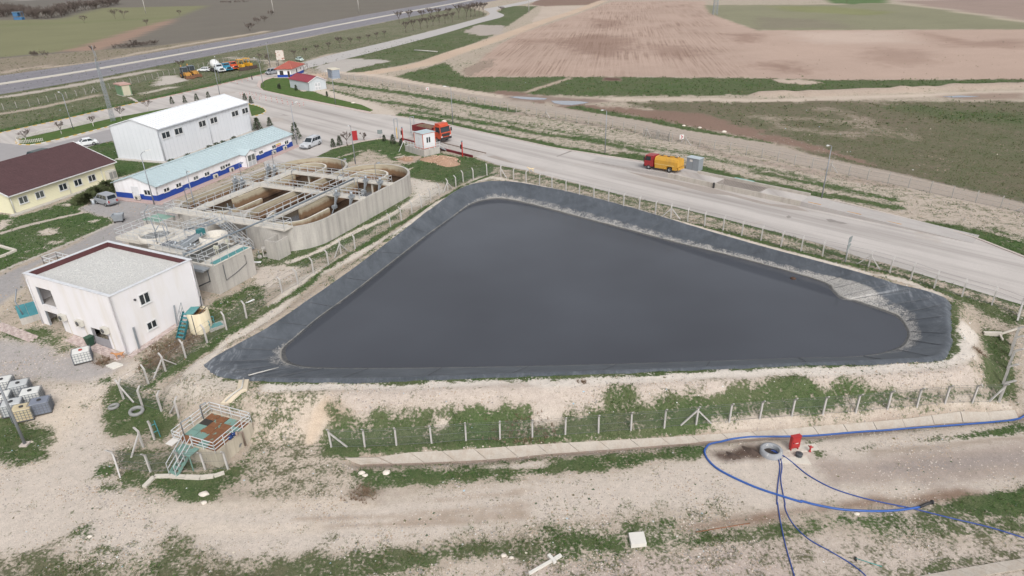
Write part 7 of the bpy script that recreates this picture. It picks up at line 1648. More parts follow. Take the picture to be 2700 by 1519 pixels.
car('estate_car', 'white old estate car parked between the backhoes and the mixer truck', 'car', gp('P', 860, 470), gp('P', 730, 472), carwhite, 4.3, 1.65, 1.42, .88, 1.15, (-2.0, .9, -1.85, .3), (0, .35, .68, 1), wr=.31)
ax = Vector((math.cos(crb.rotation_euler.z), math.sin(crb.rotation_euler.z), 0)); q = at('E', 330, 190, 1.75)
car('dark_van', 'dark green vehicle standing behind the maroon roof of the cream building', 'van', q + ax * 1.0, q - ax * 1.0, paintm('car_dark_green', (62, 74, 72), .35), 5.2, 1.9, 1.95, 1.05, 1.1, (-2.4, 1.4, -2.3, .7), (0, .33, .66, 1), wr=.36)

def truck_wheels(t, xs, hw, r, w_, rim=rimd, dual=()):
 for i, x in enumerate(xs):
  for sy in (-1, 1): wheel(t, x, sy * (hw - w_ / 2), r, w_ * (1.7 if i in dual else 1), rim)
def cabover(t, x0, x1, hw, z0, z1, paint_, belt, visor=True, grille=blackp):
 mb = MB(); v = frust(x0, x1, hw, z0, x0, x1 - .02, hw, belt); frust_add(mb, v); v2 = frust(x0, x1 - .02, hw, belt, x0 + .05, x1 - .28, hw * .93, z1); mb.v[-4:] = [tuple(p) for p in v[4:]]; frust_add(mb, [p + Vector((0, 0, .001)) for p in v2[:4]] + v2[4:]); cabo = mb.obj('cab', paint_, t); F = faces(v2)
 inset(t, 'windscreen', carglass, F['front'], .05, .95, .06, .88)
 inset(t, 'side_window', carglass, F['left'], .08, .72, .1, .85); inset(t, 'side_window', carglass, F['right'], .28, .92, .1, .85)
 G = faces(v); inset(t, 'grille', grille, G['front'], .12, .88, .38, .86, .03); mb = MB(); mb.box(x1 - .1, x1 + .12, -hw, hw, z0 - .18, z0 + .22); mb.obj('bumper', blackp, t)
 for sy in (-1, 1):
  mb = MB(); mb.box(x1 + .0, x1 + .05, sy * hw * .8 - .14, sy * hw * .8 + .14, z0 + .26, z0 + .46); mb.obj('headlight', lampw, t)
  mb = MB(); mb.box(x1 - .2, x1 - .05, sy * (hw + .2) - .1, sy * (hw + .2) + .1, belt + .1, belt + .65); mb.bar((x1 - .15, sy * hw, belt + .5), (x1 - .12, sy * (hw + .2), belt + .55), .03, .03); mb.obj('wing_mirror', blackp, t)
 if visor: mb = MB(); mb.box(x1 - .34, x1 - .02, -hw * .9, hw * .9, z1 - .08, z1 - .03); mb.obj('sun_visor', paint_, t)
 return cabo
def tipper_body(t, x0, x1, hw, z0, h, paint_, load=None, ribs=6, headboard=True):
 mb = MB(); th = .08; mb.box(x0, x1, -hw, hw, z0, z0 + th)
 for bx in ((x0, x1, -hw, -hw + th), (x0, x1, hw - th, hw), (x0, x0 + th, -hw + th, hw - th), (x1 - th, x1, -hw + th, hw - th)): mb.box(*bx, z0 + th + .001, z0 + h)
 if headboard: mb.box(x1 - th, x1 + .7, -hw + .05, hw - .05, z0 + h + .25, z0 + h + .32); mb.box(x1 - .07, x1 - .002, -hw, hw, z0 + h + .001, z0 + h + .25)
 ob = mb.obj('tipper_body', paint_, t)
 for k in range(ribs):
  x = x0 + (x1 - x0) * (k + .5) / ribs
  for sy in (-1, 1): mr = MB(); mr.box(x - .05, x + .05, sy * hw - (.06 if sy < 0 else -.002), sy * hw + (.06 if sy > 0 else -.002), z0 + .02, z0 + h - .02); mr.obj('side_rib', paint_, ob)
 if load:
  r = random.Random(8); mb = MB(); nx2, ny2 = 16, 8
  for i in range(nx2 + 1):
   for j in range(ny2 + 1): a, c = i / nx2, j / ny2; mb.v.append((x0 + .1 + (x1 - x0 - .2) * a, -hw + .1 + (2 * hw - .2) * c, z0 + h - .28 + .55 * math.sin(math.pi * a) ** .7 * math.sin(math.pi * c) ** .7 + r.uniform(-.07, .07)))
  for i in range(nx2):
   for j in range(ny2): k = i * (ny2 + 1) + j; mb.f.append([k, k + ny2 + 1, k + ny2 + 2, k + 1]); mb.mi.append(0); mb.sm.append(False)
  mb.obj('soil_load', load, t)
def chassis(t, x0, x1, z=.75, w_=.9):
 mb = MB()
 for sy in (-1, 1): mb.box(x0, x1, sy * w_ / 2 - .06, sy * w_ / 2 + .06, z - .12, z + .12)
 for k in range(4): x = x0 + (x1 - x0) * (k + .5) / 4; mb.box(x - .06, x + .06, -w_ / 2 + .06, w_ / 2 - .06, z - .08, z + .08)
 mb.obj('chassis', chassis_m, t)
# red tipper on the weighbridge
wa, wb_ = gp('I', 300, 350), gp('I', 890, 497); wd = (wb_ - wa); wd.z = 0; WANG = math.atan2(wd.y, wd.x); wd.normalize(); ws = Vector((-wd.y, wd.x, 0))
fr = gp('I', 615, 372); trk = thing('tipper_truck', 'orange cabbed tipper truck with a maroon body full of soil on the weighbridge', 'truck', fr - wd * 5.0 + ws * 1.35 + Vector((0, 0, .10)), WANG); trk.scale = (1.17, 1.12, 1.12)
orange = paintm('cab_orange', (200, 84, 56), .4, var=.10); maroon = paintm('body_maroon', (124, 42, 46), .6, var=.15)
cabover(trk, 2.1, 3.9, 1.2, .75, 2.85, orange, 1.75); chassis(trk, -3.6, 3.2)
mb = MB(); mb.box(2.3, 3.3, -1.0, 1.0, 2.86, 3.25); mb.loft([[Vector((3.3, -1.0, 2.86)), Vector((3.3, 1.0, 2.86)), Vector((3.3, 1.0, 3.25)), Vector((3.3, -1.0, 3.25))], [Vector((3.6, -.9, 2.86)), Vector((3.6, .9, 2.86)), Vector((3.6, .9, 2.9)), Vector((3.6, -.9, 2.9))]]); mb.obj('roof_fairing', orange, trk)
tipper_body(trk, -3.7, 1.75, 1.22, 1.15, 1.0, maroon, M('load_soil', (120, 98, 82), .95, .25, 2, bump=.8)); truck_wheels(trk, (2.75, -1.6, -2.85), 1.2, .5, .3, dual=(1, 2))
mb = MB(); mb.box(2.0, 2.6, -1.18, -.7, .45, .95); mb.obj('fuel_tank', gal, trk)
# small yellow tanker on the dock ramp
DK0, DK1 = at('J', 405, 440, 0), at('J', 1640, 705, 0); dd = (DK1 - DK0); dd.z = 0; DL = dd.length; dd.normalize(); dn = Vector((-dd.y, dd.x, 0)); DANG = math.atan2(dd.y, dd.x)
DH = 0.75
rw = at('J', 420, 385, DH); fw_ = at('J', 243, 352, DH * .55)
tk = thing('tanker_truck', 'small yellow tanker truck with a red cab standing on the dock ramp', 'truck', rw + dn * .95, DANG + math.pi)
tk.location.z = DH - .02; tk.rotation_euler = (0, rad(2.6), DANG + math.pi)
red = paintm('cab_red', (158, 48, 52), .4, var=.12); yl = paintm('tank_yellow', (214, 162, 62), .45, var=.10, streak=((168, 132, 76), .5, (1.5, 1.5, .4)))
cabover(tk, 3.05, 4.75, .98, .55, 2.3, red, 1.4); chassis(tk, -1.3, 4.2, .6, .8); truck_wheels(tk, (3.9, .0), 1.0, .40, .25, rim_m, dual=(1,))
mb = MB(); prof = [(-1.0, .95), (-1.0, 1.75), (-.82, 2.1), (-.4, 2.28), (.4, 2.28), (.82, 2.1), (1.0, 1.75), (1.0, .95)]; mb.loft([[Vector((x, y, z)) for y, z in prof] for x in (-1.5, 2.75)]); mb.obj('tank', yl, tk)
mb = MB(); mb.box(-1.3, -.55, -1.0, 1.0, .45, .948); mb.box(.55, 2.7, -1.0, 1.0, .45, .948); mb.obj('side_locker', yl, tk)
mb = MB(); mb.box(-1.62, -1.502, -.9, .9, .5, .85); mb.obj('rear_bumper', yl, tk)
mb = MB(); mb.box(-1.2, 2.4, -.32, -.26, 2.285, 2.36); mb.box(-1.2, 2.4, .26, .32, 2.285, 2.36); mb.obj('top_rail', yl, tk)
for x in (-.6, .8, 2.0): mb = MB(); mb.lathe([(0, 2.285), (.25, 2.285), (.25, 2.38), (0, 2.4)], 12, Matrix.Translation((x, 0, 0))); mb.obj('hatch', M('black_plastic', (52, 52, 54)), tk)
for y, nm in ((1.0, 1), (-1.0, -1)):
 mb = MB()
 q = lambda x, z: Vector((x, y, z))
 mb.slab([q(-.9, 1.10), q(-.9, 1.16), q(2.6, 1.16), q(2.6, 1.10)][:: (1 if nm > 0 else -1)], .008, .003); mb.obj('side_stripe', M('stripe_pale', (236, 214, 150), .5), tk)
 # worn wordmark on the tank side, too faded to read: a slanted swash of letters
 mb = MB()
 for k in range(7):
  x = 2.2 - k * .26 if nm > 0 else .7 + k * .26 - 0.2; hh = .30 if k == 0 else .2
  mb.slab([q(x, 1.45), q(x + .05, 1.45 + hh), q(x - .09, 1.45 + hh), q(x - .14, 1.45)][:: (1 if nm > 0 else -1)], .006, .003)
  if k % 2: mb.slab([q(x - .0, 1.45 + hh * .5), q(x + .0, 1.45 + hh * .72), q(x - .2, 1.45 + hh * .72), q(x - .2, 1.45 + hh * .5)][:: (1 if nm > 0 else -1)], .0062, .0031)
 stuff(mb.obj('faded_lettering', M('letter_dark', (92, 84, 96), .6), tk))
# vehicles parked in a row behind the entrance road
def old_truck(label, pr, pf, paint_, kind, bodym=None, name='old_truck'):
 d = pf - pr; d.z = 0; rz = math.atan2(d.y, d.x); t = thing(name, label, 'truck', Vector((pf.x, pf.y, zat(pf.x, pf.y))) - d.normalized() * 3.7, rz); t.scale = (1.2,) * 3
 chassis(t, -3.2, 2.6); mb = MB(); mb.loft([ring8(1.3, .78, .75, 1.62, .2), ring8(2.4, .70, .75, 1.52, .22), ring8(2.9, .60, .8, 1.35, .2)]); mb.obj('bonnet', paint_, t)
 v = frust(-.1, 1.4, 1.0, .8, -.05, 1.35, 1.0, 1.5); mb = MB(); frust_add(mb, v); v2 = frust(-.05, 1.35, 1.0, 1.501, .05, 1.05, .88, 2.25); frust_add(mb, v2); mb.obj('cab', paint_, t); F = faces(v2); inset(t, 'windscreen', carglass, F['front'], .07, .93, .1, .86)
 for sd in ('left', 'right'): inset(t, 'side_window', carglass, F[sd], .15, .85, .1, .85)
 for sy in (-1, 1):
  mb = MB(); mb.loft([ring8(1.6, .25, .75, 1.12, .1), ring8(2.3, .25, .8, 1.2, .1), ring8(2.85, .22, .7, 1.0, .1)]); mb.v = [(a, c + sy * .88, e) for a, c, e in mb.v]; mb.obj('mudguard', paint_, t)
  mb = MB(); mb.lathe([(0, .03), (.13, .0), (.13, -.1), (0, -.1)], 10, Matrix.Translation((2.9, sy * .75, 1.08)) @ Matrix.Rotation(rad(90), 4, 'Y')); mb.obj('headlight', lampw, t)
 mb = MB(); mb.box(2.88, 2.95, -.5, .5, .85, 1.3); mb.obj('grille', blackp, t); mb = MB(); mb.box(2.95, 3.1, -1.05, 1.05, .55, .75); mb.obj('bumper', carwhite if kind == 'mixer' else paint_, t)
 truck_wheels(t, (2.1, -1.4, -2.5) if kind == 'mixer' else (2.1, -1.9), 1.05, .48, .28, dual=(1, 2))
 if kind == 'mixer':
  dm_ = M('drum_white', (228, 228, 226), .6, .05); T = Matrix.Translation((-1.7, 0, 2.1)) @ Matrix.Rotation(rad(-76), 4, 'Y'); mb = MB(); mb.lathe([(.01, -2.0), (.55, -1.95), (1.15, -.9), (1.2, .1), (.95, 1.0), (.5, 1.9), (.42, 2.0), (.01, 1.9)], 20, T); mb.obj('mixer_drum', dm_, t)
  mb = MB(); mb.lathe([(1.205, -.05), (1.26, 0), (1.205, .05)], 20, T @ Matrix.Translation((0, 0, .2))); mb.lathe([(.0, -.4), (.4, -.3), (.4, .3), (0, .4)], 12, Matrix.Translation((-.35, 0, 2.3))); mb.obj('drum_ring', dm_, t)
  mb = MB(); mb.bar((-3.4, -.5, .8), (-3.3, -.45, 3.0), .12, .12); mb.bar((-3.4, .5, .8), (-3.3, .45, 3.0), .12, .12); mb.bar((-3.6, 0, 2.7), (-4.1, 0, 1.5), .4, .08); mb.obj('chute_frame', gal, t)
 elif kind == 'tipper': tipper_body(t, -3.6, -.3, 1.1, 1.1, .75, bodym, None, 5, True)
 else: mb = MB(); mb.box(-3.3, -.3, -1.0, 1.0, 1.02, 1.15); mb.box(-.38, -.3, -1, 1, 1.151, 1.9); mb.obj('flat_bed', M('bed_wood', (136, 112, 84), .8, .2), t)
 return t
hd = (gp('P', 1180, 505) - gp('P', 900, 440)); hd.z = 0; hd.normalize()
old_truck('white cabbed concrete mixer truck with a white drum in the parked row', gp('P', 1190, 505) - hd * 5, gp('P', 1190, 505), paintm('mixer_white', (220, 226, 230), .4), 'mixer', name='mixer_truck')
old_truck('blue bonneted old truck parked next to the white mixer', gp('P', 1345, 478) - hd * 5, gp('P', 1345, 478), paintm('truck_blue', (52, 138, 170), .4), 'flat')
old_truck('orange bonneted old tipper truck with a yellow body beside the blue truck', gp('P', 1490, 450) - hd * 5, gp('P', 1490, 450), paintm('truck_orange', (220, 92, 52), .4), 'tipper', paintm('tipper_yellow', (214, 150, 62), .6, var=.15))
digy = paintm('digger_yellow', (200, 148, 74), .6, var=.18, scale=3)
def backhoe(label, pr, pf):
 d = pf - pr; d.z = 0; rz = math.atan2(d.y, d.x); c = pr.lerp(pf, .5); t = thing('backhoe_loader', label, 'backhoe', (c.x, c.y, zat(c.x, c.y)), rz); t.scale = (1.28, 1.2, 1.2)
 mb = MB(); mb.box(-1.4, .4, -.55, .55, .6, 1.25); mb.box(.401, 1.9, -.45, .45, .75, 1.5); mb.obj('body', digy, t)
 v = frust(-1.3, .35, .72, 1.26, -1.2, .2, .66, 2.7); mb = MB();
 for a, b_ in ((0, 4), (1, 5), (2, 6), (3, 7)): mb.bar(v[a], v[b_], .1, .1)
 mb.box(-1.28, .3, -.74, .74, 2.70, 2.82); mb.obj('cab_frame', M('cab_grey', (112, 122, 132), .5), t); F = faces(v)
 for k in F: inset(t, 'cab_window', carglass, F[k], .1, .9, .12, .95, .02, -.03)
 wheel(t, -.75, -.8, .72, .42, digy); wheel(t, -.75, .8, .72, .42, digy); wheel(t, 1.45, -.75, .42, .3, digy); wheel(t, 1.45, .75, .42, .3, digy)
 for sy in (-1, 1): mb = MB(); mb.bar((.2, sy * .6, 1.5), (1.6, sy * .6, 1.45), .14, .2); mb.bar((1.6, sy * .6, 1.45), (2.6, sy * .6, .5), .14, .2); mb.obj('loader_arm', digy, t)
 mb = MB(); mb.loft([[Vector((2.5, y, .15)), Vector((3.3, y, .12)), Vector((3.3, y, .2)), Vector((2.75, y, .35)), Vector((2.65, y, .85)), Vector((2.5, y, .8))] for y in (-1.1, 1.1)]); mb.obj('front_bucket', M('bucket_rust', (120, 84, 62), .8, .2), t)
 mb = MB(); mb.bar((-1.5, 0, 1.0), (-2.1, 0, 3.1), .22, .3); mb.obj('boom', digy, t); mb = MB(); mb.bar((-2.1, 0, 3.1), (-3.0, 0, 1.2), .18, .24); mb.obj('dipper_arm', digy, t)
 mb = MB(); mb.loft([[Vector((-3.2, y, .5)), Vector((-2.7, y, .3)), Vector((-2.6, y, .9)), Vector((-2.95, y, 1.2)), Vector((-3.15, y, 1.1))] for y in (-.35, .35)]); mb.obj('rear_bucket', M('bucket_rust', (120, 84, 62), .8, .2), t)
backhoe('orange backhoe loader nearest the road at the left of the parked machines', gp('P', 350, 595), gp('P', 480, 628))
backhoe('orange backhoe loader parked just behind the first backhoe', gp('P', 480, 560), gp('P', 640, 590))
def dozer(label, c, rz):
 t = thing('bulldozer', label, 'bulldozer', c, rz); t.scale = (1.2,) * 3; yb = paintm('dozer_yellow', (222, 166, 46), .5, var=.12)
 mb = MB(); mb.box(-1.3, 1.5, -.5, .5, .7, 1.6); mb.obj('body', yb, t)
 for sy in (-1, 1): mb = MB(); mb.loft([[Vector((x, sy * .8 - .25, z)) for x, z in ((-1.5, .2), (-1.2, 0), (1.1, 0), (1.5, .25), (1.2, .75), (-1.2, .75))], [Vector((x, sy * .8 + .25, z)) for x, z in ((-1.5, .2), (-1.2, 0), (1.1, 0), (1.5, .25), (1.2, .75), (-1.2, .75))]]); mb.obj('track', M('track_dark', (78, 66, 58), .9, .2), t)
 mb = MB()
 for x, y in ((-1.1, -.55), (-1.1, .55), (.2, -.55), (.2, .55)): mb.bar((x, y, 1.6), (x, y, 2.75), .09, .09)
 mb.obj('cab_frame', yb, t); mb = MB(); mb.box(-1.3, .4, -.75, .75, 2.751, 2.88); mb.obj('canopy', yb, t); mb = MB(); mb.box(-.9, -.4, -.3, .3, 1.601, 2.0); mb.obj('seat', blackp, t)
 mb = MB(); mb.loft([[Vector((x, y, z)) for x, z in ((2.0, .05), (2.15, .05), (2.25, 1.0), (2.1, 1.0), (1.95, .5))] for y in (-1.5, 1.5)]); mb.obj('blade', M('blade_dark', (92, 76, 72), .8, .2), t)
 for sy in (-1, 1): mb = MB(); mb.bar((0, sy * 1.1, .5), (2.0, sy * 1.1, .45), .14, .18); mb.obj('push_arm', yb, t)
 mb = MB(); mb.tube([(1.0, .2, 1.6), (1.0, .2, 2.4)], .06, 6); mb.obj('exhaust', blackp, t)
dozer('yellow bulldozer with a rusty blade, parked next to the orange tipper truck', gp('P', 1590, 440), math.atan2(hd.y, hd.x)); dozer('yellow bulldozer with a dark blade at the right end of the parked row', gp('P', 1735, 408), math.atan2(hd.y, hd.x) + .25)
t = thing('blue_hut', 'small blue hut on stilts at the edge of the far tree belt', 'hut', gp('A', 190, 192)); mb = MB()
for x, y in ((-3, -1.5), (3, -1.5), (-3, 1.5), (3, 1.5)): mb.bar((x, y, 0), (x, y, 5.5), .2, .2)
mb.obj('frame', M('hut_blue', (70, 116, 158), .7), t); mb = MB(); mb.box(-3.2, 3.2, -1.7, 1.7, 5.3, 5.5); mb.obj('roof', M('hut_blue_pale', (126, 160, 186), .7), t); mb = MB(); mb.box(-2.9, 2.9, -1.4, 1.4, .0, 1.8); mb.box(-2.9, .5, -1.3, 1.4, 2.4, 5.2); mb.obj('hut_wall', M('hut_blue', (70, 116, 158), .7), t)

# ------------------------------------------------------------------ weighbridge, cabin, signals
wbz = thing('weighbridge', 'vehicle weighbridge with maroon edge beams set in the service road', 'weighbridge', wa, WANG)
LW = (wb_ - wa).length + 3.5
mb = MB(); mb.box(-3.0, LW - 3.2, .35, 3.3, -.02, .10); mb.obj('deck', M('weigh_deck', (184, 176, 170), .85, .08, .8, streak=((156, 140, 124), .6, (.3, 1.2, 1))), wbz)
for y0 in (.0, 3.33): mb = MB(); mb.box(-3.0, LW - 3.2, y0, y0 + .22, -.02, .42 if y0 == 0 else .22); mb.obj('edge_beam', M('beam_maroon', (108, 36, 44), .6, .12) if y0 == 0 else M('beam_grey_brown', (136, 122, 112), .7, .12), wbz)
for k in range(12): mb = MB(); x = -2.6 + k * (LW / 13); mb.box(x, x + .12, -.08, -.002, .02, .38); mb.obj('beam_rib', M('beam_maroon', (108, 36, 44), .6, .12), wbz)
def signal(label, base, hgt=2.7):
 t = thing('traffic_light', label, 'traffic light', base, WANG, 'weighbridge traffic lights'); mb = MB(); mb.box(-.08, .08, -.08, .08, 0, hgt); mb.obj('post', M('post_red', (190, 52, 44), .6), t); mb = MB(); mb.box(-.34, -.09, -.16, .16, hgt - 1.3, hgt - .5); mb.obj('signal_head', blackp, t)
 for z in (hgt - 1.1, hgt - .7): mb = MB(); mb.lathe([(.001, .0), (.11, .0), (.09, .05)], 10, Matrix.Translation((-.345, 0, z)) @ Matrix.Rotation(rad(-90), 4, 'Y')); mb.obj('lens', M('lens_dark', (40, 36, 36), .2), t)
 mb = MB(); mb.box(-.12, .12, -.12, .12, hgt, hgt + .25); mb.obj('cap_box', M('mast_grey', (150, 156, 162), .5), t)
signal('red traffic light post at the left end of the weighbridge by the truck body', gp('I', 232, 345)); signal('red traffic light post at the right end of the weighbridge', gp('I', 808, 490))
def goal(label, p, q, h, bar=None):
 t = thing('gauge_frame', label, 'frame', p, 0); d = q - p; d.z = 0; mb = MB(); mb.bar((0, 0, 0), (0, 0, h), .12, .12); mb.bar(d, d + Vector((0, 0, h)), .12, .12); mb.bar((0, 0, h - .06), d + Vector((0, 0, h - .06)), .1, .1); mb.obj('frame', gal, t)
 if bar: mb = MB(); mb.bar(d * .55 + Vector((0, 0, .2)), d * .55 + Vector((0, 0, 2.4)), .25, .1); mb.obj('yellow_bar', M('bar_yellow', (222, 176, 40), .6), t)
goal('tall grey gauge frame with a yellow bar left of the tipper truck', gp('I', 158, 325), gp('I', 190, 320), 4.2, True); goal('grey gauge frame standing behind the tipper body', gp('I', 310, 262), gp('I', 345, 256), 3.4)
pl0, pl1, pl2 = gp('I', 440, 492), gp('I', 590, 455), gp('I', 268, 432); u = pl1 - pl0; u.z = 0; LA = u.length; u.normalize(); w = Vector((-u.y, u.x, 0)); LB = max(3.4, (pl2 - pl0).dot(w)); hP = 1.15
wc = thing('weigh_platform', 'grey concrete platform with white railings and steps beside the weighbridge', 'platform', pl0, math.atan2(u.y, u.x)); mb = MB(); mb.box(0, LA, 0, LB, -.3, hP); mb.obj('platform_block', CON, wc)
rail_mb([(LA, .0, hP), (0, 0, hP), (0, LB, hP)], .95, (1, .5), 1.1, .03).obj('railing', M('railing_white', (222, 224, 226), .5), wc); rail_mb([(LA, LB * .2, hP), (LA, LB, hP)], .95, (1, .5), 1.1, .03).obj('railing', M('railing_white', (222, 224, 226), .5), wc)
stair(wc, Vector((LA + .05, .65, hP)), Vector((LA + 1.9, .65, .05)), .95, 6, 'stairway'); mb = MB(); mb.bar((-.1, LB, hP + .9), (-1.2, LB + .4, 0), .08, .08); mb.obj('stay_bar', M('railing_white', (222, 224, 226), .5), wc)
cl0 = at('I', 430, 420, hP + pl0.z); loc2 = Vector((cl0.x, cl0.y, hP + pl0.z + .01))
cb_ = thing('weigh_cabin', 'white control cabin with orange edges on the concrete platform by the weighbridge', 'cabin', loc2, math.atan2(u.y, u.x)); ca, cbb, chh = 2.8, 2.6, 2.75; mb = MB(); mb.box(0, ca, 0, cbb, .06, chh); mb.obj('wall', M('cabin_white', (226, 228, 230), .6, .03), cb_)
mb = MB(); om = M('trim_orange', (206, 98, 62), .6)
for x in (0, ca):
 for y in (0, cbb): mb.box(x - .05, x + .05, y - .05, y + .05, 0.02, chh)
for z in (0.05, chh):
 for x in (0, ca): mb.bar((x, .05, z), (x, cbb - .05, z), .1, .08)
 for y in (0, cbb): mb.bar((.05, y, z), (ca - .05, y, z), .1, .08)
mb.obj('corner_trim', om, cb_); mb = MB(); mb.slab([(-.1, -.1, chh + .05), (ca + .1, -.1, chh + .05), (ca + .1, cbb + .1, chh + .05), (-.1, cbb + .1, chh + .05)], .06); mb.obj('roof', oroof, cb_)
for k in range(2): mb = MB(); x0 = .75 + k * .5; mb.box(x0, x0 + .44, -.02, -.002, 1.0, 2.1); o = mb.obj('window', M('window_frame_white', (226, 226, 226)), cb_); g = MB(); g.box(x0 + .05, x0 + .39, -.035, -.021, 1.06, 2.04); g.obj('pane', GLASS, o)
mb = MB(); mb.box(-.03, -.002, .5, 1.4, .1, 2.1); mb.obj('door', M('door_white', (226, 226, 228)), cb_)
# rubble heaps by the cabin
def heap(label, c, x, y, rx, ry, h, col, seed, name='rubble_heap', stones=160):
 q = gp(c, x, y); t = thing(name, label, 'heap', q, WANG); mb = MB(); mb.smooth = True; nr, na = 10, 28
 for i in range(nr + 1):
  for k in range(na): a = 2 * math.pi * k / na; r_ = i / nr * (1 + .18 * math.sin(3 * a + seed) + .1 * math.sin(5 * a)); X_, Y_ = rx * r_ * math.cos(a), ry * r_ * math.sin(a); mb.v.append((X_, Y_, h * max(0, 1 - (i / nr)) ** 1.1 * (1 + .3 * (float(fbm(np.array([X_ * 1.5 + seed]), np.array([Y_ * 1.5]), seed)[0]) - .5)) - .03))
 for i in range(nr):
  for k in range(na): mb.f.append([i * na + k, (i + 1) * na + k, (i + 1) * na + (k + 1) % na, i * na + (k + 1) % na]); mb.mi.append(0); mb.sm.append(True)
 mb.obj('heap_body', col, t); mb = MB(); r = random.Random(seed)
 for k in range(stones):
  a = r.uniform(0, 6.28); d = r.random() ** .6; p = Vector((rx * d * math.cos(a), ry * d * math.sin(a), h * (1 - d) * .95)); s = r.uniform(.06, .18); mb.add([p + Vector((s, 0, 0)), p + Vector((-s * .4, s * .8, 0)), p + Vector((-s * .5, -s * .7, 0)), p + Vector((r.uniform(-.3, .3) * s, 0, s))], [(0, 1, 3), (1, 2, 3), (2, 0, 3)])
 if stones: stuff(mb.obj('stones', M('rubble_stone', (206, 178, 158), .95, .2, 3), t))
heap('heap of broken stone rubble in the grass in front of the weighbridge platform', 'I', 610, 530, 4.6, 2.6, 1.0, M('rubble_soil', (180, 146, 122), .95, .2, 1.5, fine=(8, .3), bump=.7), 3)
heap('small low heap of brown soil left of the stone rubble', 'I', 260, 515, 1.9, 1.4, .5, M('heap_soil', (164, 134, 112), .95, .2, 1.5, fine=(8, .3), bump=.7), 9, 'soil_heap', 30)
heap('dark heap of wet peat beside the manhole ring, nearer the ring', 'M', 2500, 700, .85, .5, .28, M('peat_dark', (84, 70, 62), .95, .3, 3, bump=.8), 5, 'peat_heap', 0); heap('dark heap of wet peat left of the manhole ring, farther from it', 'M', 2320, 745, .7, .45, .22, M('peat_dark', (84, 70, 62)), 6, 'peat_heap', 0)
# ------------------------------------------------------------------ unloading dock
dk = thing('unloading_dock', 'raised concrete unloading ramp with a bar grate beside the service road', 'ramp', DK0, DANG)
T0 = at('J', 870, 490, DH); T1 = at('J', 1685, 670, DH); bk = at('J', 1035, 450, DH + .1)
W_ = (bk - DK0).dot(dn); W_ = min(max(W_, 3.0), 5.5)
xg0 = (at('J', 870, 485, DH) - DK0).dot(dd); xg1 = (at('J', 1300, 575, DH) - DK0).dot(dd); xe = (at('J', 1690, 672, DH) - DK0).dot(dd)
dcm = M('dock_concrete', (196, 188, 178), .9, .08, .8, streak=((150, 142, 134), .6, (1.2, 1.2, .25)), fine=(7, .12))
xs0 = -16.0; xs1 = xe + 21
mb = MB(); mb.box(0, xe, 0, .28, -.3, DH); mb.obj('side_wall', dcm, dk)
mb = MB(); mb.box(3.5, xe, W_ - .28, W_, -.3, DH + .36); mb.obj('back_wall', dcm, dk)
for a, b_ in ((0, xg0), (xg1, xe)): mb = MB(); mb.box(a, b_, .281, W_ - .281, -.3, DH - .03); mb.obj('ramp_deck', concrete_road, dk)
for a, b_, za, zb_ in ((xs0, -.002, .05, DH - .02), (xs1, xe + .002, .05, DH - .02)):
 mb = MB(); y0, y1 = 0, W_; v = [(a, y0, za - .3), (b_, y0, -.3), (b_, y1, -.3), (a, y1, za - .3), (a, y0, za), (b_, y0, zb_), (b_, y1, zb_), (a, y1, za)]
 mb.add(v, [(3, 2, 1, 0), (4, 5, 6, 7), (0, 1, 5, 4), (1, 2, 6, 5), (2, 3, 7, 6), (3, 0, 4, 7)])
 if a > b_: mb.f = [f[::-1] for f in mb.f]
 mb.obj('ramp', M('ramp_concrete', (186, 180, 176), .9, .07, .5, fine=(7, .12), streak=((160, 154, 150), .5, (.2, 1.5, 1))), dk)
mb = MB(); mb.box(xg0, xg1, .281, W_ - .281, -.3, .05); mb.box(xg0 + .01, xg1 - .01, W_ - .34, W_ - .282, .051, DH - .05); mb.obj('pit_floor_shade', M('pit_dark', (58, 52, 48), .9), dk)  # floor and added back lining, the pit's shade painted into their colour
n_ = 22
for k in range(n_): x = xg0 + (xg1 - xg0) * (k + .5) / n_; mb = MB(); mb.bar((x, .2, DH - .02), (x, W_ - .2, DH - .02), .09, .10); mb.obj('grate_bar', M('grate_steel', (176, 166, 158), .6, .15), dk)
mb = MB(); mb.box(xg0 - .1, xg0 + .12, -.22, -.002, -.1, DH + .12); mb.obj('stained_pier', M('pier_black', (70, 68, 68), .9, .15), dk)
for k in range(3): q = at('J', (1820, 2165, 2520)[k], (712, 825, 940)[k], .35); lx = (q - DK0).dot(dd); mb = MB(); mb.box(lx - .9, lx + .9, .5, .58, DH * max(0, 1 - (lx - xe) / 21) - .0, DH * max(0, 1 - (lx - xe) / 21) + .05); mb.obj('yellow_edge_mark', M('mark_ochre', (206, 158, 98), .8, .2), dk)
t = thing('teal_hatch', 'teal framed hatch lying behind the grate of the unloading dock', 'hatch', at('J', 1130, 470, .15), DANG); mb = MB()
for bx in ((-1.6, 1.6, -.8, -.5), (-1.6, 1.6, .5, .8), (-1.6, -1.2, -.499, .499), (1.2, 1.6, -.499, .499), (.0, .3, -.499, .499)): mb.box(*bx, 0, .14)
mb.obj('hatch_frame', M('teal_pale', (150, 196, 190), .6, .12), t); mb = MB(); mb.box(-1.19, -.01, -.495, .495, -.1, .03); mb.obj('hatch_pit', M('pit_dark', (58, 52, 48), .9), t)
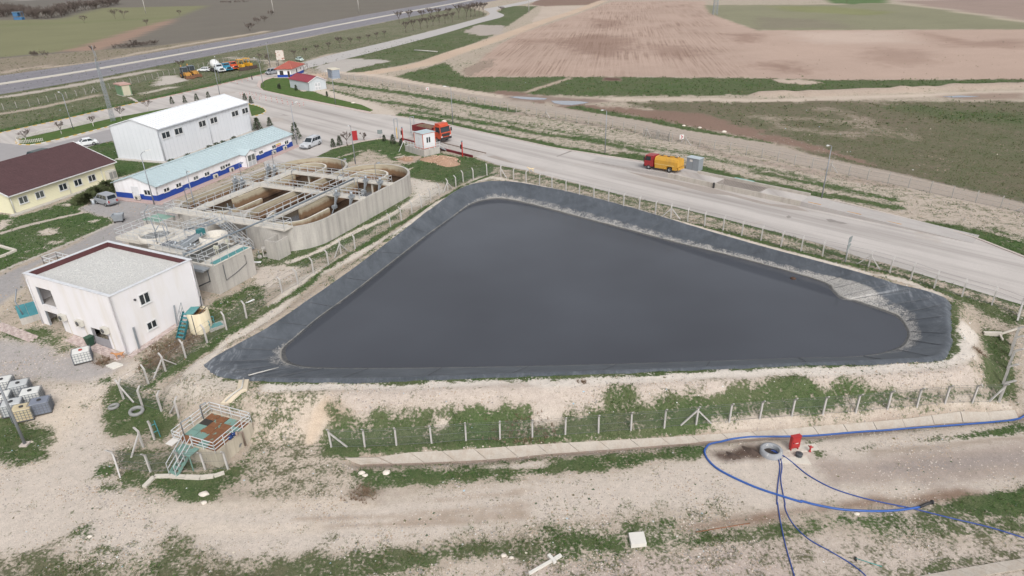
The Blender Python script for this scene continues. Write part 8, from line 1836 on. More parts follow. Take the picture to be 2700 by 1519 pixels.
cq = gp('J', 582, 352); cr_ = gp('J', 700, 377); u = cr_ - cq; u.z = 0; LA = u.length; t = thing('pump_cabinet', 'grey metal cabinet with a pale lid behind the yellow tanker', 'cabinet', cq, math.atan2(u.y, u.x)); mb = MB(); mb.box(0, LA, 0, 1.4, 0, 2.0); mb.obj('cabinet_body', M('cabinet_grey', (146, 152, 158), .6, .05), t); mb = MB(); mb.box(-.08, LA + .08, -.08, 1.48, 2.003, 2.07); mb.obj('lid', M('cabinet_lid', (188, 198, 204), .5), t); mb = MB(); mb.box(.6, 1.1, -.012, -.002, 1.4, 1.75); mb.obj('notice', M('board_white', (228, 222, 216)), t); mb = MB(); mb.box(LA * .5 - .01, LA * .5 + .01, -.01, -.001, .1, 1.95); mb.obj('door_gap', M('black_plastic', (52, 52, 54)), t)
# ------------------------------------------------------------------ signs and posts
def board(name, label, cat, base, w_, h_, z, rz, m_, post=True, extra=None):
 t = thing(name, label, cat, base, rz)
 if post: mb = MB(); mb.tube([(0, .05, 0), (0, .05, z + h_)], .045, 6); mb.obj('post', gal, t)
 mb = MB(); mb.box(-w_ / 2, w_ / 2, -.03, .0, z, z + h_); mb.obj('panel', m_, t); return t
t = thing('road_sign', 'post with two grey sign plates seen edge on beside the service road fence', 'sign', gp('J', 2128, 1255), RANG + 1.5); mb = MB(); mb.tube([(0, .05, 0), (0, .05, 3.1)], .05, 6); mb.obj('post', gal, t)
for z in (1.55, 2.45): mb = MB(); mb.box(-.42, .42, -.03, 0, z, z + .72); mb.obj('sign_plate', M('sign_back', (134, 142, 142), .5), t)
board('notice_panel', 'plain red panel standing by the edge of the green plot', 'sign', gp('B', 1238, 1365), 1.1, 1.9, .1, rad(30), M('panel_red', (170, 40, 46), .6), False)
board('small_sign', 'small grey square sign on a post near the weighbridge', 'sign', gp('B', 1483, 1345), 1.0, .8, 1.0, rad(10), M('sign_back', (134, 142, 142), .5))
def chevron(label, base, w_):
 t = board('chevron_sign', label, 'sign', base, w_, w_ * 1.05, .5, rad(8), M('sign_white', (230, 228, 226), .6)); rm = M('sign_red', (190, 40, 48), .6); mb = MB(); s = w_ * .5; z = .5 + w_ * .52
 q = lambda x, zz: Vector((x * s, -.031, z + zz * s))
 mb.slab([q(-.5, .8), q(-.5 + .45, .8 * 0 + .8), q(.55, 0), q(.1, 0)][::-1], .008); mb.slab([q(.1, 0), q(.55, 0), q(-.05, -.8), q(-.5, -.8)][::-1], .008); mb.obj('chevron_arrow', rm, t)
chevron('small red and white chevron sign on the outer fence near the shed track', gp('B', 1938, 893), .75); chevron('red and white chevron sign on the outer fence opposite the tanker truck', gp('C', 1825, 1375), .85)
t = thing('billboard', 'tall rusty white billboard on two posts behind the guardhouse', 'billboard', gp('B', 525, 640), rad(12)); mb = MB(); mb.box(-1.35, 1.35, -.1, .1, 2.0, 5.3); mb.obj('panel', M('billboard_white', (214, 206, 196), .8, .08, 1, spots=((156, 84, 56), .56, 1.0)), t)
for x in (-1.0, 1.0): mb = MB(); mb.bar((x, .15, 0), (x, .15, 5.2), .16, .16); mb.obj('post', M('post_rust', (122, 92, 80), .8), t)
gm_ = M('gate_steel', (96, 92, 90), .6)
for (c, x, y, x2, y2), lb in ((('B', 740, 690, 790, 672), 'dark steel swing gate standing open right of the guardhouse'), (('B', 480, 655, 500, 640), 'dark steel gate leaf left of the guardhouse')):
 a = gp(c, x, y); b_ = gp(c, x2, y2); d = b_ - a; d.z = 0; d = d.normalized() * 3.4; t = thing('gate', lb, 'gate', a); mb = MB()
 for p in (Vector(), d): mb.bar(p, p + Vector((0, 0, 2.1)), .1, .1)
 for z in (.15, 1.1, 2.0): mb.bar(Vector((0, 0, z)), d + Vector((0, 0, z)), .08, .08)
 mb.bar((0, 0, .15), d + Vector((0, 0, 2.0)), .06, .06); mb.obj('gate_leaf', gm_, t)
bolm = M('bollard_red', (188, 62, 52), .6, .05); bolw = M('bollard_white', (226, 222, 218), .6)
bproto = None; BOL = [('kerb beside the left entrance road', P('P', 1497, 745, 1602, 712, 1724, 680)), ('back row on the apron', P('P', 1562, 990, 1618, 985, 1690, 972, 1760, 967, 1815, 977, 1900, 992, 2003, 1012) + P('Q', 15, 1040, 125, 1062, 240, 1090, 352, 1112, 465, 1140, 572, 1165, 690, 1182, 815, 1205)), ('front row on the apron', P('P', 1615, 1020, 1717, 1037, 1857, 1062, 1977, 1082) + P('Q', 15, 1102, 138, 1122, 256, 1142, 372, 1167, 480, 1187, 585, 1200, 732, 1225))]
for nm, lst in BOL:
 for i, q in enumerate(lst):
  lb = f'red and white bollard, {ORD[i]} from the left in the {nm}'
  if bproto is None:
   bproto = thing('bollard', lb, 'bollard', gp(*q), 0, 'bollards on the entrance apron'); mb = MB(); mb.tube([(0, 0, 0.04), (0, 0, .9)], .055, 8); mb.obj('post', bolm, bproto); mb = MB(); mb.lathe([(.06, .45), (.06, .7)], 8); mb.lathe([(0, 0.03), (.16, .03), (.14, .09), (.0, .1)], 8); mb.obj('white_band', bolw, bproto)
  else: dup(bproto, gp(*q), 0, lb)
t = thing('black_post', 'short black post on the kerb of the left entrance road', 'post', gp('P', 1812, 645)); mb = MB(); mb.tube([(0, 0, 0), (0, 0, 1.2)], .16, 8); mb.lathe([(0, 1.2), (.2, 1.2), (.16, 1.35), (0, 1.38)], 8); mb.obj('post_body', blackp, t)

# ------------------------------------------------------------------ containers, bins, small yard things
cagem = M('cage_steel', (120, 126, 134), .5, .1)
def ibc(label, c, x, y, rz, bottle, capm, cage=cagem, dz=0.0):
 q = gp(c, x, y); t = thing('liquid_container', label, 'container', q + Vector((0, 0, dz)), rz, 'caged liquid containers'); W2, D2, H2 = .6, .5, 1.16; t.scale = (1.28, 1.24, 1.04)
 mb = MB()
 for y_ in (-.42, 0, .42): mb.box(-W2, W2, y_ - .06, y_ + .06, 0, .09)
 for x_ in (-.5, -.25, 0, .25, .5): mb.box(x_ - .09, x_ + .09, -D2, D2, .092, .12)
 mb.obj('pallet', M('pallet_dark', (84, 78, 72), .8, .15), t)
 mb = MB(); ch = .08; rg = lambda z, s: [Vector((a * s, b_ * s, z)) for a, b_ in ((-W2 + ch, -D2 + .02), (W2 - ch, -D2 + .02), (W2 - .02, -D2 + ch), (W2 - .02, D2 - ch), (W2 - ch, D2 - .02), (-W2 + ch, D2 - .02), (-W2 + .02, D2 - ch), (-W2 + .02, -D2 + ch))]
 mb.loft([rg(.122, .97), rg(1.05, .97), rg(1.12, .88)]); mb.obj('bottle', bottle, t)
 mb = MB(); mb.lathe([(0, 1.12), (.13, 1.12), (.13, 1.19), (0, 1.19)], 12); mb.obj('cap', capm, t)
 mb = MB()
 for k in range(7): x_ = -W2 + 2 * W2 * k / 6; [mb.bar((x_, y_, .12), (x_, y_, 1.1), .022, .022) for y_ in (-D2, D2)]
 for k in range(1, 6): y_ = -D2 + 2 * D2 * k / 6; [mb.bar((x_, y_, .12), (x_, y_, 1.1), .022, .022) for x_ in (-W2, W2)]
 for z in (.14, .38, .62, .86, 1.1):
  for y_ in (-D2, D2): mb.bar((-W2, y_, z), (W2, y_, z), .022, .022)
  for x_ in (-W2, W2): mb.bar((x_, -D2, z), (x_, D2, z), .022, .022)
 stuff(mb.obj('cage', cage, t)); return t
wb_m = M('bottle_white', (226, 226, 222), .5, .04, 1.5); wy = M('bottle_yellowed', (214, 200, 166), .5, .08, 1.5, streak=((170, 136, 96), .5, (2, 2, 2))); bg_ = M('bottle_bluegrey', (132, 138, 152), .5, .08, 1.5); gw = M('bottle_greyish', (200, 202, 202), .5, .06, 1.5)
capr = M('cap_red', (170, 70, 60), .6); capb = M('cap_black', (58, 58, 60), .6)
ibc('white caged liquid container with a red cap near the open grey door', 'G', 815, 1290, rad(28), wb_m, capr)
for lb, x, y, bt, ry in (('dark blue grey caged container at the front right of the cluster', 420, 495, bg_, 22), ('yellowed caged container at the front of the cluster left of the dark one', 250, 560, wy, 20), ('greyish caged container behind the yellowed one', 150, 510, gw, 24), ('white caged container in the middle of the cluster behind the dark one', 330, 400, wb_m, 21), ('pale caged container at the back right of the cluster', 215, 325, gw, 24), ('bright white caged container at the back left of the cluster', 55, 290, wb_m, 20), ('white caged container at the left edge of the picture behind the pole', 40, 440, wb_m, 23)):
 ibc(lb, 'H', x, y, rad(ry), bt, capb)
t = thing('wheelie_bin', 'dark green wheelie bin against the white building beside the open door', 'bin', gp('G', 885, 1145), angL); gmn = M('bin_green', (42, 74, 58), .6); mb = MB(); mb.loft([[Vector((sx * .24, sy * .24, .08)) for sx, sy in ((-1, -1), (1, -1), (1, 1), (-1, 1))], [Vector((sx * .30, sy * .32, .95)) for sx, sy in ((-1, -1), (1, -1), (1, 1), (-1, 1))]]); mb.obj('bin_body', gmn, t); mb = MB(); mb.box(-.32, .32, -.35, .38, .953, 1.02); mb.obj('lid', M('bin_green_lid', (56, 88, 70), .6), t)
for sx in (-.24, .24): mb = MB(); mb.lathe([(.001, -.03), (.1, -.03), (.1, .03), (.001, .03)], 10, Matrix.Translation((sx, .28, .1)) @ Matrix.Rotation(rad(90), 4, 'Y')); mb.obj('wheel', tyre_m, t)
t = thing('waste_container', 'galvanised open waste container on the gravel drive', 'bin', gp('E', 1160, 865), rad(15)); mb = MB(); a = [[Vector((sx * .55, sy * .45, .3)) for sx, sy in ((-1, -1), (1, -1), (1, 1), (-1, 1))], [Vector((sx * .75, sy * .6, 1.2)) for sx, sy in ((-1, -1), (1, -1), (1, 1), (-1, 1))], [Vector((sx * .68, sy * .53, 1.2)) for sx, sy in ((-1, -1), (1, -1), (1, 1), (-1, 1))], [Vector((sx * .6, sy * .47, .85)) for sx, sy in ((-1, -1), (1, -1), (1, 1), (-1, 1))]]; mb.loft(a); mb.obj('container_body', gal, t); mb = MB()
for k in range(9): mb.box(-.4 + .1 * k, -.3 + .1 * k, -.3 + .05 * (k % 4), -.1 + .1 * (k % 3), .852, .9 + .05 * (k % 3))
stuff(mb.obj('rubbish', M('rubbish_mixed', (186, 150, 110), .8, .4, 6), t))
for sx in (-.5, .5):
 for sy in (-.4, .4): mb = MB(); mb.lathe([(.001, -.04), (.13, -.04), (.13, .04), (.001, .04)], 10, Matrix.Translation((sx, sy, .14)) @ Matrix.Rotation(rad(90), 4, 'X')); mb.bar((sx, sy, .14), (sx, sy, .34), .06, .06); mb.obj('castor', tyre_m, t)
t = thing('litter_barrel', 'small grey barrel bin with a white rim beside the junipers', 'bin', gp('E', 910, 692)); mb = MB(); mb.lathe([(.25, 0), (.3, .75), (.26, .75), (.22, .5), (.001, .5)], 16); mb.obj('barrel_body', gal, t); mb = MB(); mb.lathe([(.305, .70), (.33, .72), (.33, .80), (.27, .80)], 16); mb.obj('rim_bag', M('board_white', (228, 222, 216)), t)
def tyre(label, c, x, y, r, w_, tilt):
 t = thing('tyre', label, 'tyre', gp(c, x, y, w_ * .5), 0, 'old tyres'); t.rotation_euler = (tilt, tilt * .4, .4); mb = MB(); mb.lathe([(r * .62, -w_ / 2), (r * .9, -w_ / 2), (r, -w_ * .25), (r, w_ * .25), (r * .9, w_ / 2), (r * .62, w_ / 2), (r * .60, 0), (r * .62, -w_ / 2)], 28); mb.obj('tyre_ring', M('tyre_dusty', (150, 150, 148), .9, .12, 3), t)
tyre('larger grey old tyre lying in the grass, the right one of two', 'H', 1327, 505, .62, .26, .12); tyre('smaller grey old tyre lying in the grass at the path edge, left one', 'H', 1105, 458, .46, .22, -.1)
def slab_thing(label, name, cat, corners, th, mat, lift=.0):
 w_ = gpl(corners); c = sum(w_, Vector()) / len(w_); t = thing(name, label, cat, c); mb = MB(); mb.prism([(p.x - c.x, p.y - c.y) for p in w_], -.12 + lift, th + lift); ob = mb.obj('slab', mat, t)
 return t
pale = M('slab_pale', (214, 206, 194), .85, .05, 2, fine=(8, .12)); pw = M('slab_white', (226, 222, 214), .8, .04, 2)
slab_thing('large white concrete lid lying in the grass at the bottom of the picture', 'concrete_slab', 'slab', P('T', 945, 640, 1090, 628, 1120, 742, 972, 755), .32, pw)
slab_thing('white flat slab lying beside the pink pavers below the white building', 'flat_slab', 'slab', P('G', 1030, 1350, 1115, 1305, 1195, 1335, 1095, 1382), .14, pw)
slab_thing('pale concrete slab under the red cabinet and hydrant', 'concrete_pad', 'slab', P('L', 270, 885, 375, 835, 545, 812, 585, 872, 420, 895), .07, pale)
slab_thing('pale concrete slab in front of the manhole ring', 'concrete_pad', 'slab', P('L', 195, 1000, 240, 950, 460, 930, 510, 1015), .07, pale)
slab_thing('white square cover lying on the black liner at the right end of the pond', 'white_cover', 'plate', P('K', 1590, 685, 1660, 678, 1690, 700, 1620, 712), .10, pw, .12)
# manhole ring, cabinet, hydrant and hoses
q = gp('L', 118, 905); mh = thing('manhole_ring', 'grey concrete manhole ring with hoses running out of it', 'manhole', q); mb = MB(); mb.lathe([(.82, -.1), (.82, .42), (.60, .46), (.57, .42), (.57, -.1)], 28); mb.obj('ring', M('ring_concrete', (158, 160, 164), .9, .14, 2, spots=((206, 204, 200), .62, 3)), mh); mb = MB(); mb.lathe([(.001, .05), (.569, .05)], 20); mb.obj('dark_water', M('pit_dark', (58, 52, 48)), mh)
t = thing('fire_cabinet', 'red metal hose cabinet on legs beside the manhole ring', 'cabinet', gp('L', 338, 868), rad(14)); rc = M('fire_red', (178, 50, 50), .5, .05); mb = MB(); mb.box(-.38, .38, -.14, .14, .28, 1.32); mb.obj('cabinet_body', rc, t); mb = MB(); mb.box(-.33, .33, -.165, -.142, .33, 1.27); o = mb.obj('door', rc, t); mb = MB(); mb.box(-.28, -.22, -.19, -.166, .75, .87); mb.obj('handle', blackp, o); mb = MB(); mb.box(-.06, .18, -.172, -.166, .70, .76); mb.obj('white_label', M('board_white', (228, 222, 216)), o); mb = MB(); mb.box(-.40, .40, -.18, .16, 1.322, 1.36); mb.obj('roof', rc, t)
for sx in (-.3, .3): mb = MB(); mb.box(sx - .03, sx + .03, -.12, .12, 0.05, .278); mb.obj('leg', rc, t)
t = thing('hydrant', 'small red hydrant standing on the slab right of the red cabinet', 'hydrant', gp('L', 495, 890)); mb = MB(); mb.lathe([(.0, .05), (.10, .05), (.10, .1), (.06, .12), (.06, .42), (.11, .44), (.11, .52), (.06, .55), (.05, .62), (.0, .64)], 12); mb.obj('hydrant_body', rc, t)
for a in (0, 2.1, 4.2): mb = MB(); d = Vector((math.cos(a), math.sin(a), 0)); mb.tube([d * .05 + Vector((0, 0, .48)), d * .2 + Vector((0, 0, .48))], .045, 8); mb.obj('outlet', rc, t)
t = thing('black_drum', 'squat dark drum in front of the red cabinet', 'drum', gp('L', 388, 935)); mb = MB(); mb.lathe([(.22, 0), (.25, .1), (.25, .3), (.27, .32), (.2, .34), (.001, .33)], 16); mb.obj('drum_body', M('drum_dark', (76, 80, 84), .6), t); mb = MB(); mb.tube([(-.1, 0, .34), (0, 0, .40), (.1, 0, .34)], .015, 5); mb.obj('handle', blackp, t)
hoseb = M('hose_blue', (50, 94, 170), .45, .10, 1.5); hosed = M('hose_blue_dark', (52, 80, 150), .5, .12, 1.5)
def hose(label, pts, r, mat, lift=None, name='hose', closed_ends=None):
 w_ = spline(gpl(pts), 7); w_ = [Vector((p.x, p.y, zat(p.x, p.y) + r + .02)) for p in w_]; o = w_[0].copy(); t = thing(name, label, 'hose', o); mb = MB(); mb.tube([p - o for p in w_], r, 8); mb.obj('hose_tube', mat, t); return t, w_
bh, pts_ = hose('thick bright blue hose curving over the track and along the ditch', P('L', 2640, 505, 2560, 555, 2300, 605, 1800, 645, 1100, 695, 500, 742, 0, 750) + P('M', 2450, 572, 2300, 592, 2150, 625, 2070, 665, 2050, 720, 2095, 805, 2200, 893, 2400, 995, 2574, 1068) + P('L', 180, 1312, 400, 1380) + P('U', 250, 332, 400, 372, 650, 418, 900, 435, 1100, 437, 1300, 424, 1480, 396), .078, hoseb)
e0 = pts_[-1]; e1 = gp('U', 1610, 356, .2); mb = MB(); o = bh.location; mb.tube([e0 - o, e0.lerp(e1, .5) - o + Vector((0, 0, .04)), e1 - o], .10, 8); mb.obj('black_coupling', blackp, bh); mb = MB(); mb.lathe([(.10, -.06), (.15, -.06), (.15, .06), (.1, .06)], 12, Matrix.Translation(e1 - o) @ Matrix.Rotation(rad(90), 4, 'Y')); mb.obj('flange', blackp, bh)
hose('thin blue hose running from the manhole straight to the bottom edge, left of two', P('L', 120, 880, 165, 890, 192, 960, 206, 1050, 190, 1180, 180, 1300, 178, 1400) + P('T', 2392, 320, 2405, 420, 2430, 560, 2470, 740, 2530, 950, 2574, 1100), .04, hosed)
hose('thin blue hose curving from the manhole to the bottom edge beside the long handled tool', P('L', 130, 880, 180, 900, 216, 970, 226, 1050, 214, 1150, 232, 1280, 255, 1390) + P('U', 75, 380, 95, 450, 170, 580, 330, 730, 560, 860, 760, 980, 900, 1090, 960, 1180), .04, hosed)
hose('thin blue hose running from the manhole across the track to the right edge', P('L', 140, 890, 235, 930, 330, 1000, 480, 1120, 700, 1240, 950, 1325, 1200, 1385, 1440, 1432) + P('U', 1250, 380, 1400, 405, 1800, 505, 2200, 600, 2576, 715, 2800, 790), .045, hosed)
t = thing('blue_tool', 'long teal handled brush lying on the bare ground at the bottom right', 'tool', gp('U', 830, 935)); a = gp('U', 815, 935) - t.location; b_ = gp('U', 1090, 1012) - t.location; mb = MB(); mb.tube([a + Vector((0, 0, .12)), b_ + Vector((0, 0, .05))], .022, 6); mb.obj('handle', M('handle_teal', (52, 160, 156), .5), t); mb = MB(); d = (b_ - a).normalized(); s = Vector((-d.y, d.x, 0)); mb.bar(a - s * .16 + Vector((0, 0, .06)), a + s * .16 + Vector((0, 0, .06)), .1, .12); mb.obj('brush_head', blackp, t)
t = thing('fallen_post', 'white concrete post lying on the ground at the bottom edge', 'post', gp('T', 220, 880)); a = gp('T', 230, 872) - t.location; b_ = gp('T', -20, 1012) - t.location; mb = MB(); mb.bar(a + Vector((0, 0, .1)), b_ + Vector((0, 0, .08)), .16, .16); mb.obj('shaft', pw, t); d = (b_ - a).normalized(); s = Vector((-d.y, d.x, 0)); mb = MB(); mb.bar(a - s * .45 + d * .15 + Vector((0, 0, .12)), a + s * .25 + d * .15 + Vector((0, 0, .12)), .22, .2); mb.bar(a + Vector((0, 0, .1)), a - d * .5 + Vector((0, 0, .12)), .2, .18); mb.obj('broken_end', pw, t)
t = thing('old_pipe', 'thin rusty rod lying along the brown strip at the bottom', 'pipe', gp('T', 1600, 605)); mb = MB(); b_ = gp('T', 2120, 520) - t.location; mb.tube([(0, 0, .05), b_ + Vector((0, 0, .05))], .03, 5); mb.obj('rod', M('rod_rust', (150, 100, 70), .8), t)
t = thing('lying_posts', 'grey concrete poles lying in the grass between the roads', 'pole', gp('B', 1810, 492)); b_ = gp('B', 2035, 506) - t.location
for k in range(2): mb = MB(); mb.tube([Vector((0, k * .7, .2)), b_ * (1 - .4 * k) + Vector((0, k * .5, .2))], .2, 6); mb.obj('pole', M('pole_pale', (196, 192, 186)), t)
# low broken concrete kerb below the sump, small planter frame, railing frame by the drive
kb = gpl(P('H', 1400, 1235, 1500, 1135, 1650, 1130, 1800, 1140, 1950, 1145, 2080, 1130, 2180, 1098)); t = thing('broken_kerb', 'low pale broken concrete kerb curving below the sump fence', 'kerb', kb[0])
for a, b_ in zip(kb, kb[1:]): mb = MB(); mb.bar(a - kb[0] + Vector((0, 0, .06)), a.lerp(b_, .97) - kb[0] + Vector((0, 0, .06)), random.uniform(.3, .42), .22); mb.obj('kerb_stone', pale, t)
pf = gpl(P('E', -60, 1130, 0, 1105, 155, 1150, 60, 1190, -60, 1235)); t = thing('planter_frame', 'low concrete frame in the lawn at the left edge of the picture', 'planter', pf[0])
for a, b_ in zip(pf, pf[1:]): mb = MB(); mb.bar(a - pf[0] + Vector((0, 0, .1)), b_ - pf[0] + Vector((0, 0, .1)), .3, .3); mb.obj('frame_side', pale, t)
r4 = [at('G', x, y, .9) for x, y in ((405, 290), (540, 243), (670, 278), (545, 330))]; t = thing('pit_railing', 'white railing round a pit behind the left corner of the plant building', 'railing', Vector((r4[0].x, r4[0].y, zat(r4[0].x, r4[0].y))));
rail_mb([Vector((p.x, p.y, t.location.z)) - t.location for p in r4 + r4[:1]], 1.0, (1, .5), 1.2, .03).obj('railing', M('railing_white', (222, 224, 226)), t)
# stones big enough to be told apart
stm = M('pale_limestone', (224, 214, 202), .9, .08, 2)
def stone(label, c, x, y, s, seed):
 r = random.Random(seed); t = thing('stone', label, 'stone', gp(c, x, y)); mb = MB(); prof = []; n_ = 9; rings = []
 for k, (z, q) in enumerate(((-.1, .8), (.12, 1.0), (.38, .9), (.6, .5), (.66, .15))): rings.append([Vector((s * q * (.8 + .4 * r.random()) * math.cos(2 * math.pi * i / n_), s * q * .75 * (.8 + .4 * r.random()) * math.sin(2 * math.pi * i / n_), s * z)) for i in range(n_)])
 mb.loft(rings); mb.obj('rock', stm, t)
stone('largest white boulder on the grass below the sump', 'H', 1978, 1305, .36, 1); stone('white stone at the edge of the grass below the boulder', 'H', 1978, 1385, .22, 2); stone('white stone beside the start of the front ditch, left of two', 'N', 935, 1095, .26, 3); stone('flat white stone below the ditch start between its neighbours', 'N', 965, 1120, .22, 4); stone('pointed white stone below the ditch, right of two', 'N', 1172, 1092, .32, 5)
stone('pale stone on the grass at the bottom left', 'R', 870, 645, .17, 6); stone('white stone in the bottom grass, left of a close pair', 'S', 2310, 830, .2, 7); stone('white stone in the bottom grass, right of a close pair', 'S', 2385, 850, .15, 8); stone('white block at the end of the grass island near the track', 'B', 1217, 1003, .55, 9); stone('white block on the kerb opposite the weighbridge', 'I', 628, 152, .6, 10)
stone('white stone at the foot of the blue hose', 'U', 826, 460, .2, 11); stone('pale boulder on the meadow beyond the outer fence, leftmost of the row', 'C', 1850, 1222, .4, 12); stone('pale boulder on the meadow beyond the outer fence, second of the row', 'C', 2003, 1242, .42, 13); stone('pale boulder on the meadow beyond the outer fence, right end of the row', 'C', 2240, 1282, .5, 14)
t = thing('plastic_sack', 'crumpled white plastic sack on the grass beside the left pond fence', 'sack', gp('G', 2425, 722)); mb = MB(); r = random.Random(2); mb.loft([[Vector((a, y + r.uniform(-.05, .05), .02 + z + r.uniform(0, .08))) for y, z in ((-.12, 0), (.0, .12), (.14, .02), (.0, -.02))] for a in (-.45, -.2, .0, .25, .5)]); mb.obj('sack_body', M('sack_white', (234, 234, 232), .6), t); t.rotation_euler = (0, 0, rad(50))
t = thing('plastic_sack', 'white plastic sheet on the grass at the foot of the settling tank', 'sack', gp('F', 920, 1150)); mb = MB(); mb.loft([[Vector((a, y, .02 + z + r.uniform(0, .06))) for y, z in ((-.2, 0), (.0, .14), (.2, .02), (.0, -.02))] for a in (-.4, -.1, .2, .4)]); mb.obj('sack_body', M('sack_white', (234, 234, 232), .6), t)
t = thing('concrete_rubble', 'broken concrete posts and lumps with torn net beside the right fence', 'rubble', gp('V', 740, 450));
for a, b_, s in (((-.9, .3, .1), (.5, -.1, .25), .35), ((.3, -.1, .2), (2.6, .6, .45), .14), ((.1, -.9, .1), (.35, .2, .3), .14)): mb = MB(); mb.bar(a, b_, s, s); mb.obj('broken_post', pale, t)
t = thing('water_pump', 'grey floating debris lump on the dark water near the right bank', 'debris', at('K', 335, 495, WATER_Z)); mb = MB(); mb.lathe([(0, .0), (.35, .0), (.28, .1), (.1, .16), (0, .16)], 9); mb.obj('lump', M('debris_brown', (84, 62, 50), .9), t)

# ------------------------------------------------------------------ two stray dogs
def dog(label, loc, rz, col, s=1.0):
 t = thing('dog', label, 'dog', loc, rz); me = bpy.data.meshes.new('dog_body')
 J = [((0, 0, .50), .10), ((.18, 0, .50), .12), ((.36, 0, .50), .12), ((.46, 0, .56), .085), ((.56, 0, .66), .07), ((.66, 0, .70), .075), ((.78, 0, .67), .035), ((-.14, 0, .52), .095), ((-.22, 0, .53), .08), ((-.36, 0, .60), .022), ((-.46, 0, .70), .015)]
 E_ = [(0, 1), (1, 2), (2, 3), (3, 4), (4, 5), (5, 6), (0, 7), (7, 8), (8, 9), (9, 10)]
 for sy, k in ((-.08, .03), (.08, -.03)):
  b_ = len(J); J += [((.36, sy, .40), .055), ((.35 + k, sy, .22), .032), ((.37 + k, sy, .03), .028), ((.42 + k, sy, .02), .026)]; E_ += [(2, b_), (b_, b_ + 1), (b_ + 1, b_ + 2), (b_ + 2, b_ + 3)]
  b_ = len(J); J += [((-.14, sy, .40), .07), ((-.08 - k, sy, .30), .04), ((-.24 - k, sy, .16), .026), ((-.20 - k, sy, .03), .026), ((-.15 - k, sy, .02), .026)]; E_ += [(7, b_), (b_, b_ + 1), (b_ + 1, b_ + 2), (b_ + 2, b_ + 3), (b_ + 3, b_ + 4)]
 for sy in (-.045, .045): b_ = len(J); J += [((.62, sy, .78), .022)]; E_ += [(5, b_)]
 me.from_pydata([tuple(c * s for c in j[0]) for j in J], E_, []); o = link('dog_body', me, t); sk = o.modifiers.new('skin', 'SKIN'); o.modifiers.new('sub', 'SUBSURF').levels = 1
 for v, j in zip(me.skin_vertices[0].data, J): v.radius = (j[1] * s, j[1] * s)
 me.skin_vertices[0].data[0].use_root = True; me.materials.append(col)
 o.modifiers['sub'].render_levels = 1
dog('brown dog walking on the pink pavers below the corner of the white building', gp('G', 1180, 1270, .06), rad(200), M('dog_brown', (190, 138, 96), .95, .15, 6)); dog('cream dog standing on the service road near the pond corner', gp('I', 1480, 640, .035), rad(170), M('dog_cream', (222, 202, 168), .95, .12, 6), 1.15)

# ------------------------------------------------------------------ what nobody could count: turf tufts, pebbles, litter
rs = np.random.RandomState(12)
def field_at(x, y, arr):
 i = np.clip(np.searchsorted(GX, x) - 1, 0, nx - 2); j = np.clip(np.searchsorted(GY, y) - 1, 0, ny - 2)
 return arr[j * nx + i]
def scatter(n_, ymin, ymax, power=1.0):
 y = ymin + (ymax - ymin) * rs.rand(n_) ** power; x = (rs.rand(n_) * 2 - 1) * (y * .86 + 6); return x, y
SOLID = []
for o in list(COL.objects):
 if o.parent is None and o.type == 'EMPTY' and o.get('category') in ('building', 'basin', 'tank', 'sump', 'chamber', 'platform', 'kiosk', 'shed', 'guardhouse', 'slab', 'ramp'):
  for ch in o.children:
   if ch.type == 'MESH' and ch.data.vertices and any(k in ch.name for k in ('wall', 'block', 'slab', 'outer', 'pad')):
    R2 = Matrix.Translation(o.location) @ Matrix.Rotation(o.rotation_euler.z, 4, 'Z'); xs = [v.co.x for v in ch.data.vertices]; ys = [v.co.y for v in ch.data.vertices]
    SOLID.append([R2 @ Vector((a, b_, 0)) for a, b_ in ((min(xs), min(ys)), (max(xs), min(ys)), (max(xs), max(ys)), (min(xs), max(ys)))])
def keep_mask(x, y, d):
 k = d > 0
 k &= ~inside(CREST_C, x, y); k &= ~inside(APRON, x, y)
 for s_ in SOLID:
  k &= ~inside(s_, x, y)
 return k
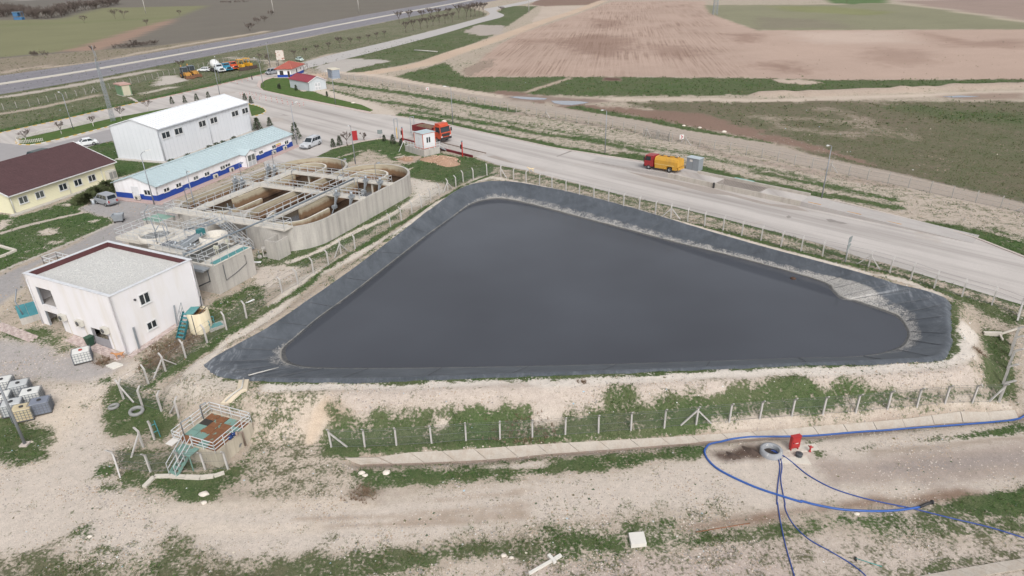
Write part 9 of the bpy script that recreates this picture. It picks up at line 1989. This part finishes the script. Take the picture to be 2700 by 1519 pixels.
def tufts(name, n_, ymin, ymax, blades, hmin, hmax, wid, power):
 x, y = scatter(n_, ymin, ymax, power); g = field_at(x, y, gr); o_ = field_at(x, y, ol)
 loc = fbm(x * .9, y * .9, 77, 3) - .5
 k = keep_mask(x, y, g + loc * 1.5 - .30 - .55 * rs.rand(n_)); x, y, o_, g = x[k], y[k], o_[k], g[k]; z = zfun(x, y); N_ = len(x)
 z = z + np.where(y < 110, .05 * (fbm(x * .9, y * .9, 3) - .5), 0)
 h = hmin + (hmax - hmin) * rs.rand(N_) ** 2 * (.5 + .5 * np.clip(g, 0, 1)); V = np.empty((N_, blades, 3, 3)); C_ = np.empty((N_, blades, 3, 4)); C_[..., 3] = 1
 cg = np.array([lin(44, 70, 36)[:3], lin(92, 122, 62)[:3], lin(84, 86, 58)[:3], lin(136, 130, 98)[:3]])
 t1 = rs.rand(N_)[:, None]; dry = (rs.rand(N_) < np.clip(o_ * .9 - .1 + .6 * (fbm(x * .25, y * .25, 55) - .5), .05, .9))[:, None]
 col = np.where(dry, cg[2] * (1 - t1) + cg[3] * t1, cg[0] * (1 - t1) + cg[1] * t1)
 for b_ in range(blades):
  a = rs.rand(N_) * 6.283; ln = .3 + .9 * rs.rand(N_); dx = np.cos(a); dy = np.sin(a); off = rs.rand(N_) * h * .7; px = x + dx * off; py = y + dy * off; ww = wid * (.6 + .8 * rs.rand(N_))
  V[:, b_, 0] = np.stack([px - dy * ww, py + dx * ww, z - .02], 1); V[:, b_, 1] = np.stack([px + dy * ww, py - dx * ww, z - .02], 1); V[:, b_, 2] = np.stack([px + dx * h * ln, py + dy * h * ln, z + h * (.6 + .5 * rs.rand(N_))], 1)
  f = (.8 + .4 * rs.rand(N_))[:, None, None]; C_[:, b_, :, :3] = col[:, None, :] * f
 V = V.reshape(-1, 3); me = bpy.data.meshes.new(name); fast_mesh(me, V, np.arange(len(V)).reshape(-1, 3), 3); vcol(me, 'tint', C_.reshape(-1, 4))
 me.materials.append(TUFT); return stuff(link(name, me))
m, t, n, l, b = newmat('turf_blades'); an = n.new('ShaderNodeAttribute'); an.attribute_name = 'tint'; l.new(an.outputs['Color'], b.inputs['Base Color']); b.inputs['Roughness'].default_value = .9; b.inputs['Specular IOR Level'].default_value = .15; TUFT = m
tufts('grass_tufts', 150000, 23, 62, 4, .05, .20, .016, 1.0)
tufts('grass_tufts', 110000, 62, 135, 4, .08, .28, .03, 1.3)
tufts('meadow_tufts', 60000, 135, 330, 3, .15, .5, .08, 1.2)
def bits(name, n_, ymin, ymax, smin, smax, mats, cond, power=1.0, flat=.7):
 x, y = scatter(n_, ymin, ymax, power); g = field_at(x, y, gr); k = keep_mask(x, y, cond(g, x, y)); x, y = x[k], y[k]; z = zfun(x, y); N_ = len(x); s = smin + (smax - smin) * rs.rand(N_) ** 3
 V = np.empty((N_, 5, 3)); a0 = rs.rand(N_) * 6.28
 for i in range(4): a = a0 + i * 1.571 + rs.rand(N_) * .5; q = s * (.7 + .6 * rs.rand(N_)); V[:, i] = np.stack([x + np.cos(a) * q, y + np.sin(a) * q, z - .02], 1)
 V[:, 4] = np.stack([x + s * .3 * (rs.rand(N_) - .5), y + s * .3 * (rs.rand(N_) - .5), z + s * flat], 1)
 o_ = (np.arange(N_) * 5)[:, None]; F_ = np.concatenate([o_ + np.array([i, (i + 1) % 4, 4]) for i in range(4)], 1).reshape(-1, 3); me = bpy.data.meshes.new(name); fast_mesh(me, V.reshape(-1, 3), F_, 3)
 for m_ in mats: me.materials.append(m_)
 if len(mats) > 1: me.polygons.foreach_set('material_index', np.repeat(rs.randint(0, len(mats), N_), 4).astype(np.int32))
 return stuff(link(name, me))
peb = [M('pebble_pale', (214, 202, 190), .9, .12, 2), M('pebble_tan', (182, 162, 142), .9, .12, 2), M('pebble_grey', (160, 154, 150), .9, .12, 2)]
bits('pebbles', 110000, 23, 60, .025, .09, peb, lambda g, x, y: .45 - g + .3 * (fbm(x * .4, y * .4, 91) - .3), 1.0)
bits('clods', 30000, 60, 130, .04, .16, peb[1:], lambda g, x, y: .5 - g + .4 * (fbm(x * .1, y * .1, 92) - .5), 1.2)
lit = [M('litter_white', (236, 236, 234), .6), M('litter_white', (236, 236, 234), .6), M('litter_pale_blue', (180, 206, 220), .6), M('litter_cream', (226, 216, 196), .7)]
bits('litter', 900, 24, 70, .04, .13, lit, lambda g, x, y: g - .25 * rs.rand(len(g)) , 1.0, .5)
bits('litter', 1300, 100, 420, .08, .22, lit, lambda g, x, y: np.where(g > .35, fbm(x * .02, y * .02, 93) - .48, -1), 1.1, .5)
bits('weed_clumps', 2200, 24, 62, .04, .17, [conm, M('weed_dry', (116, 110, 84), .95, .2, 3)], lambda g, x, y: .3 - g - .35 * fbm(x * .15, y * .15, 97), 1.0, .45)
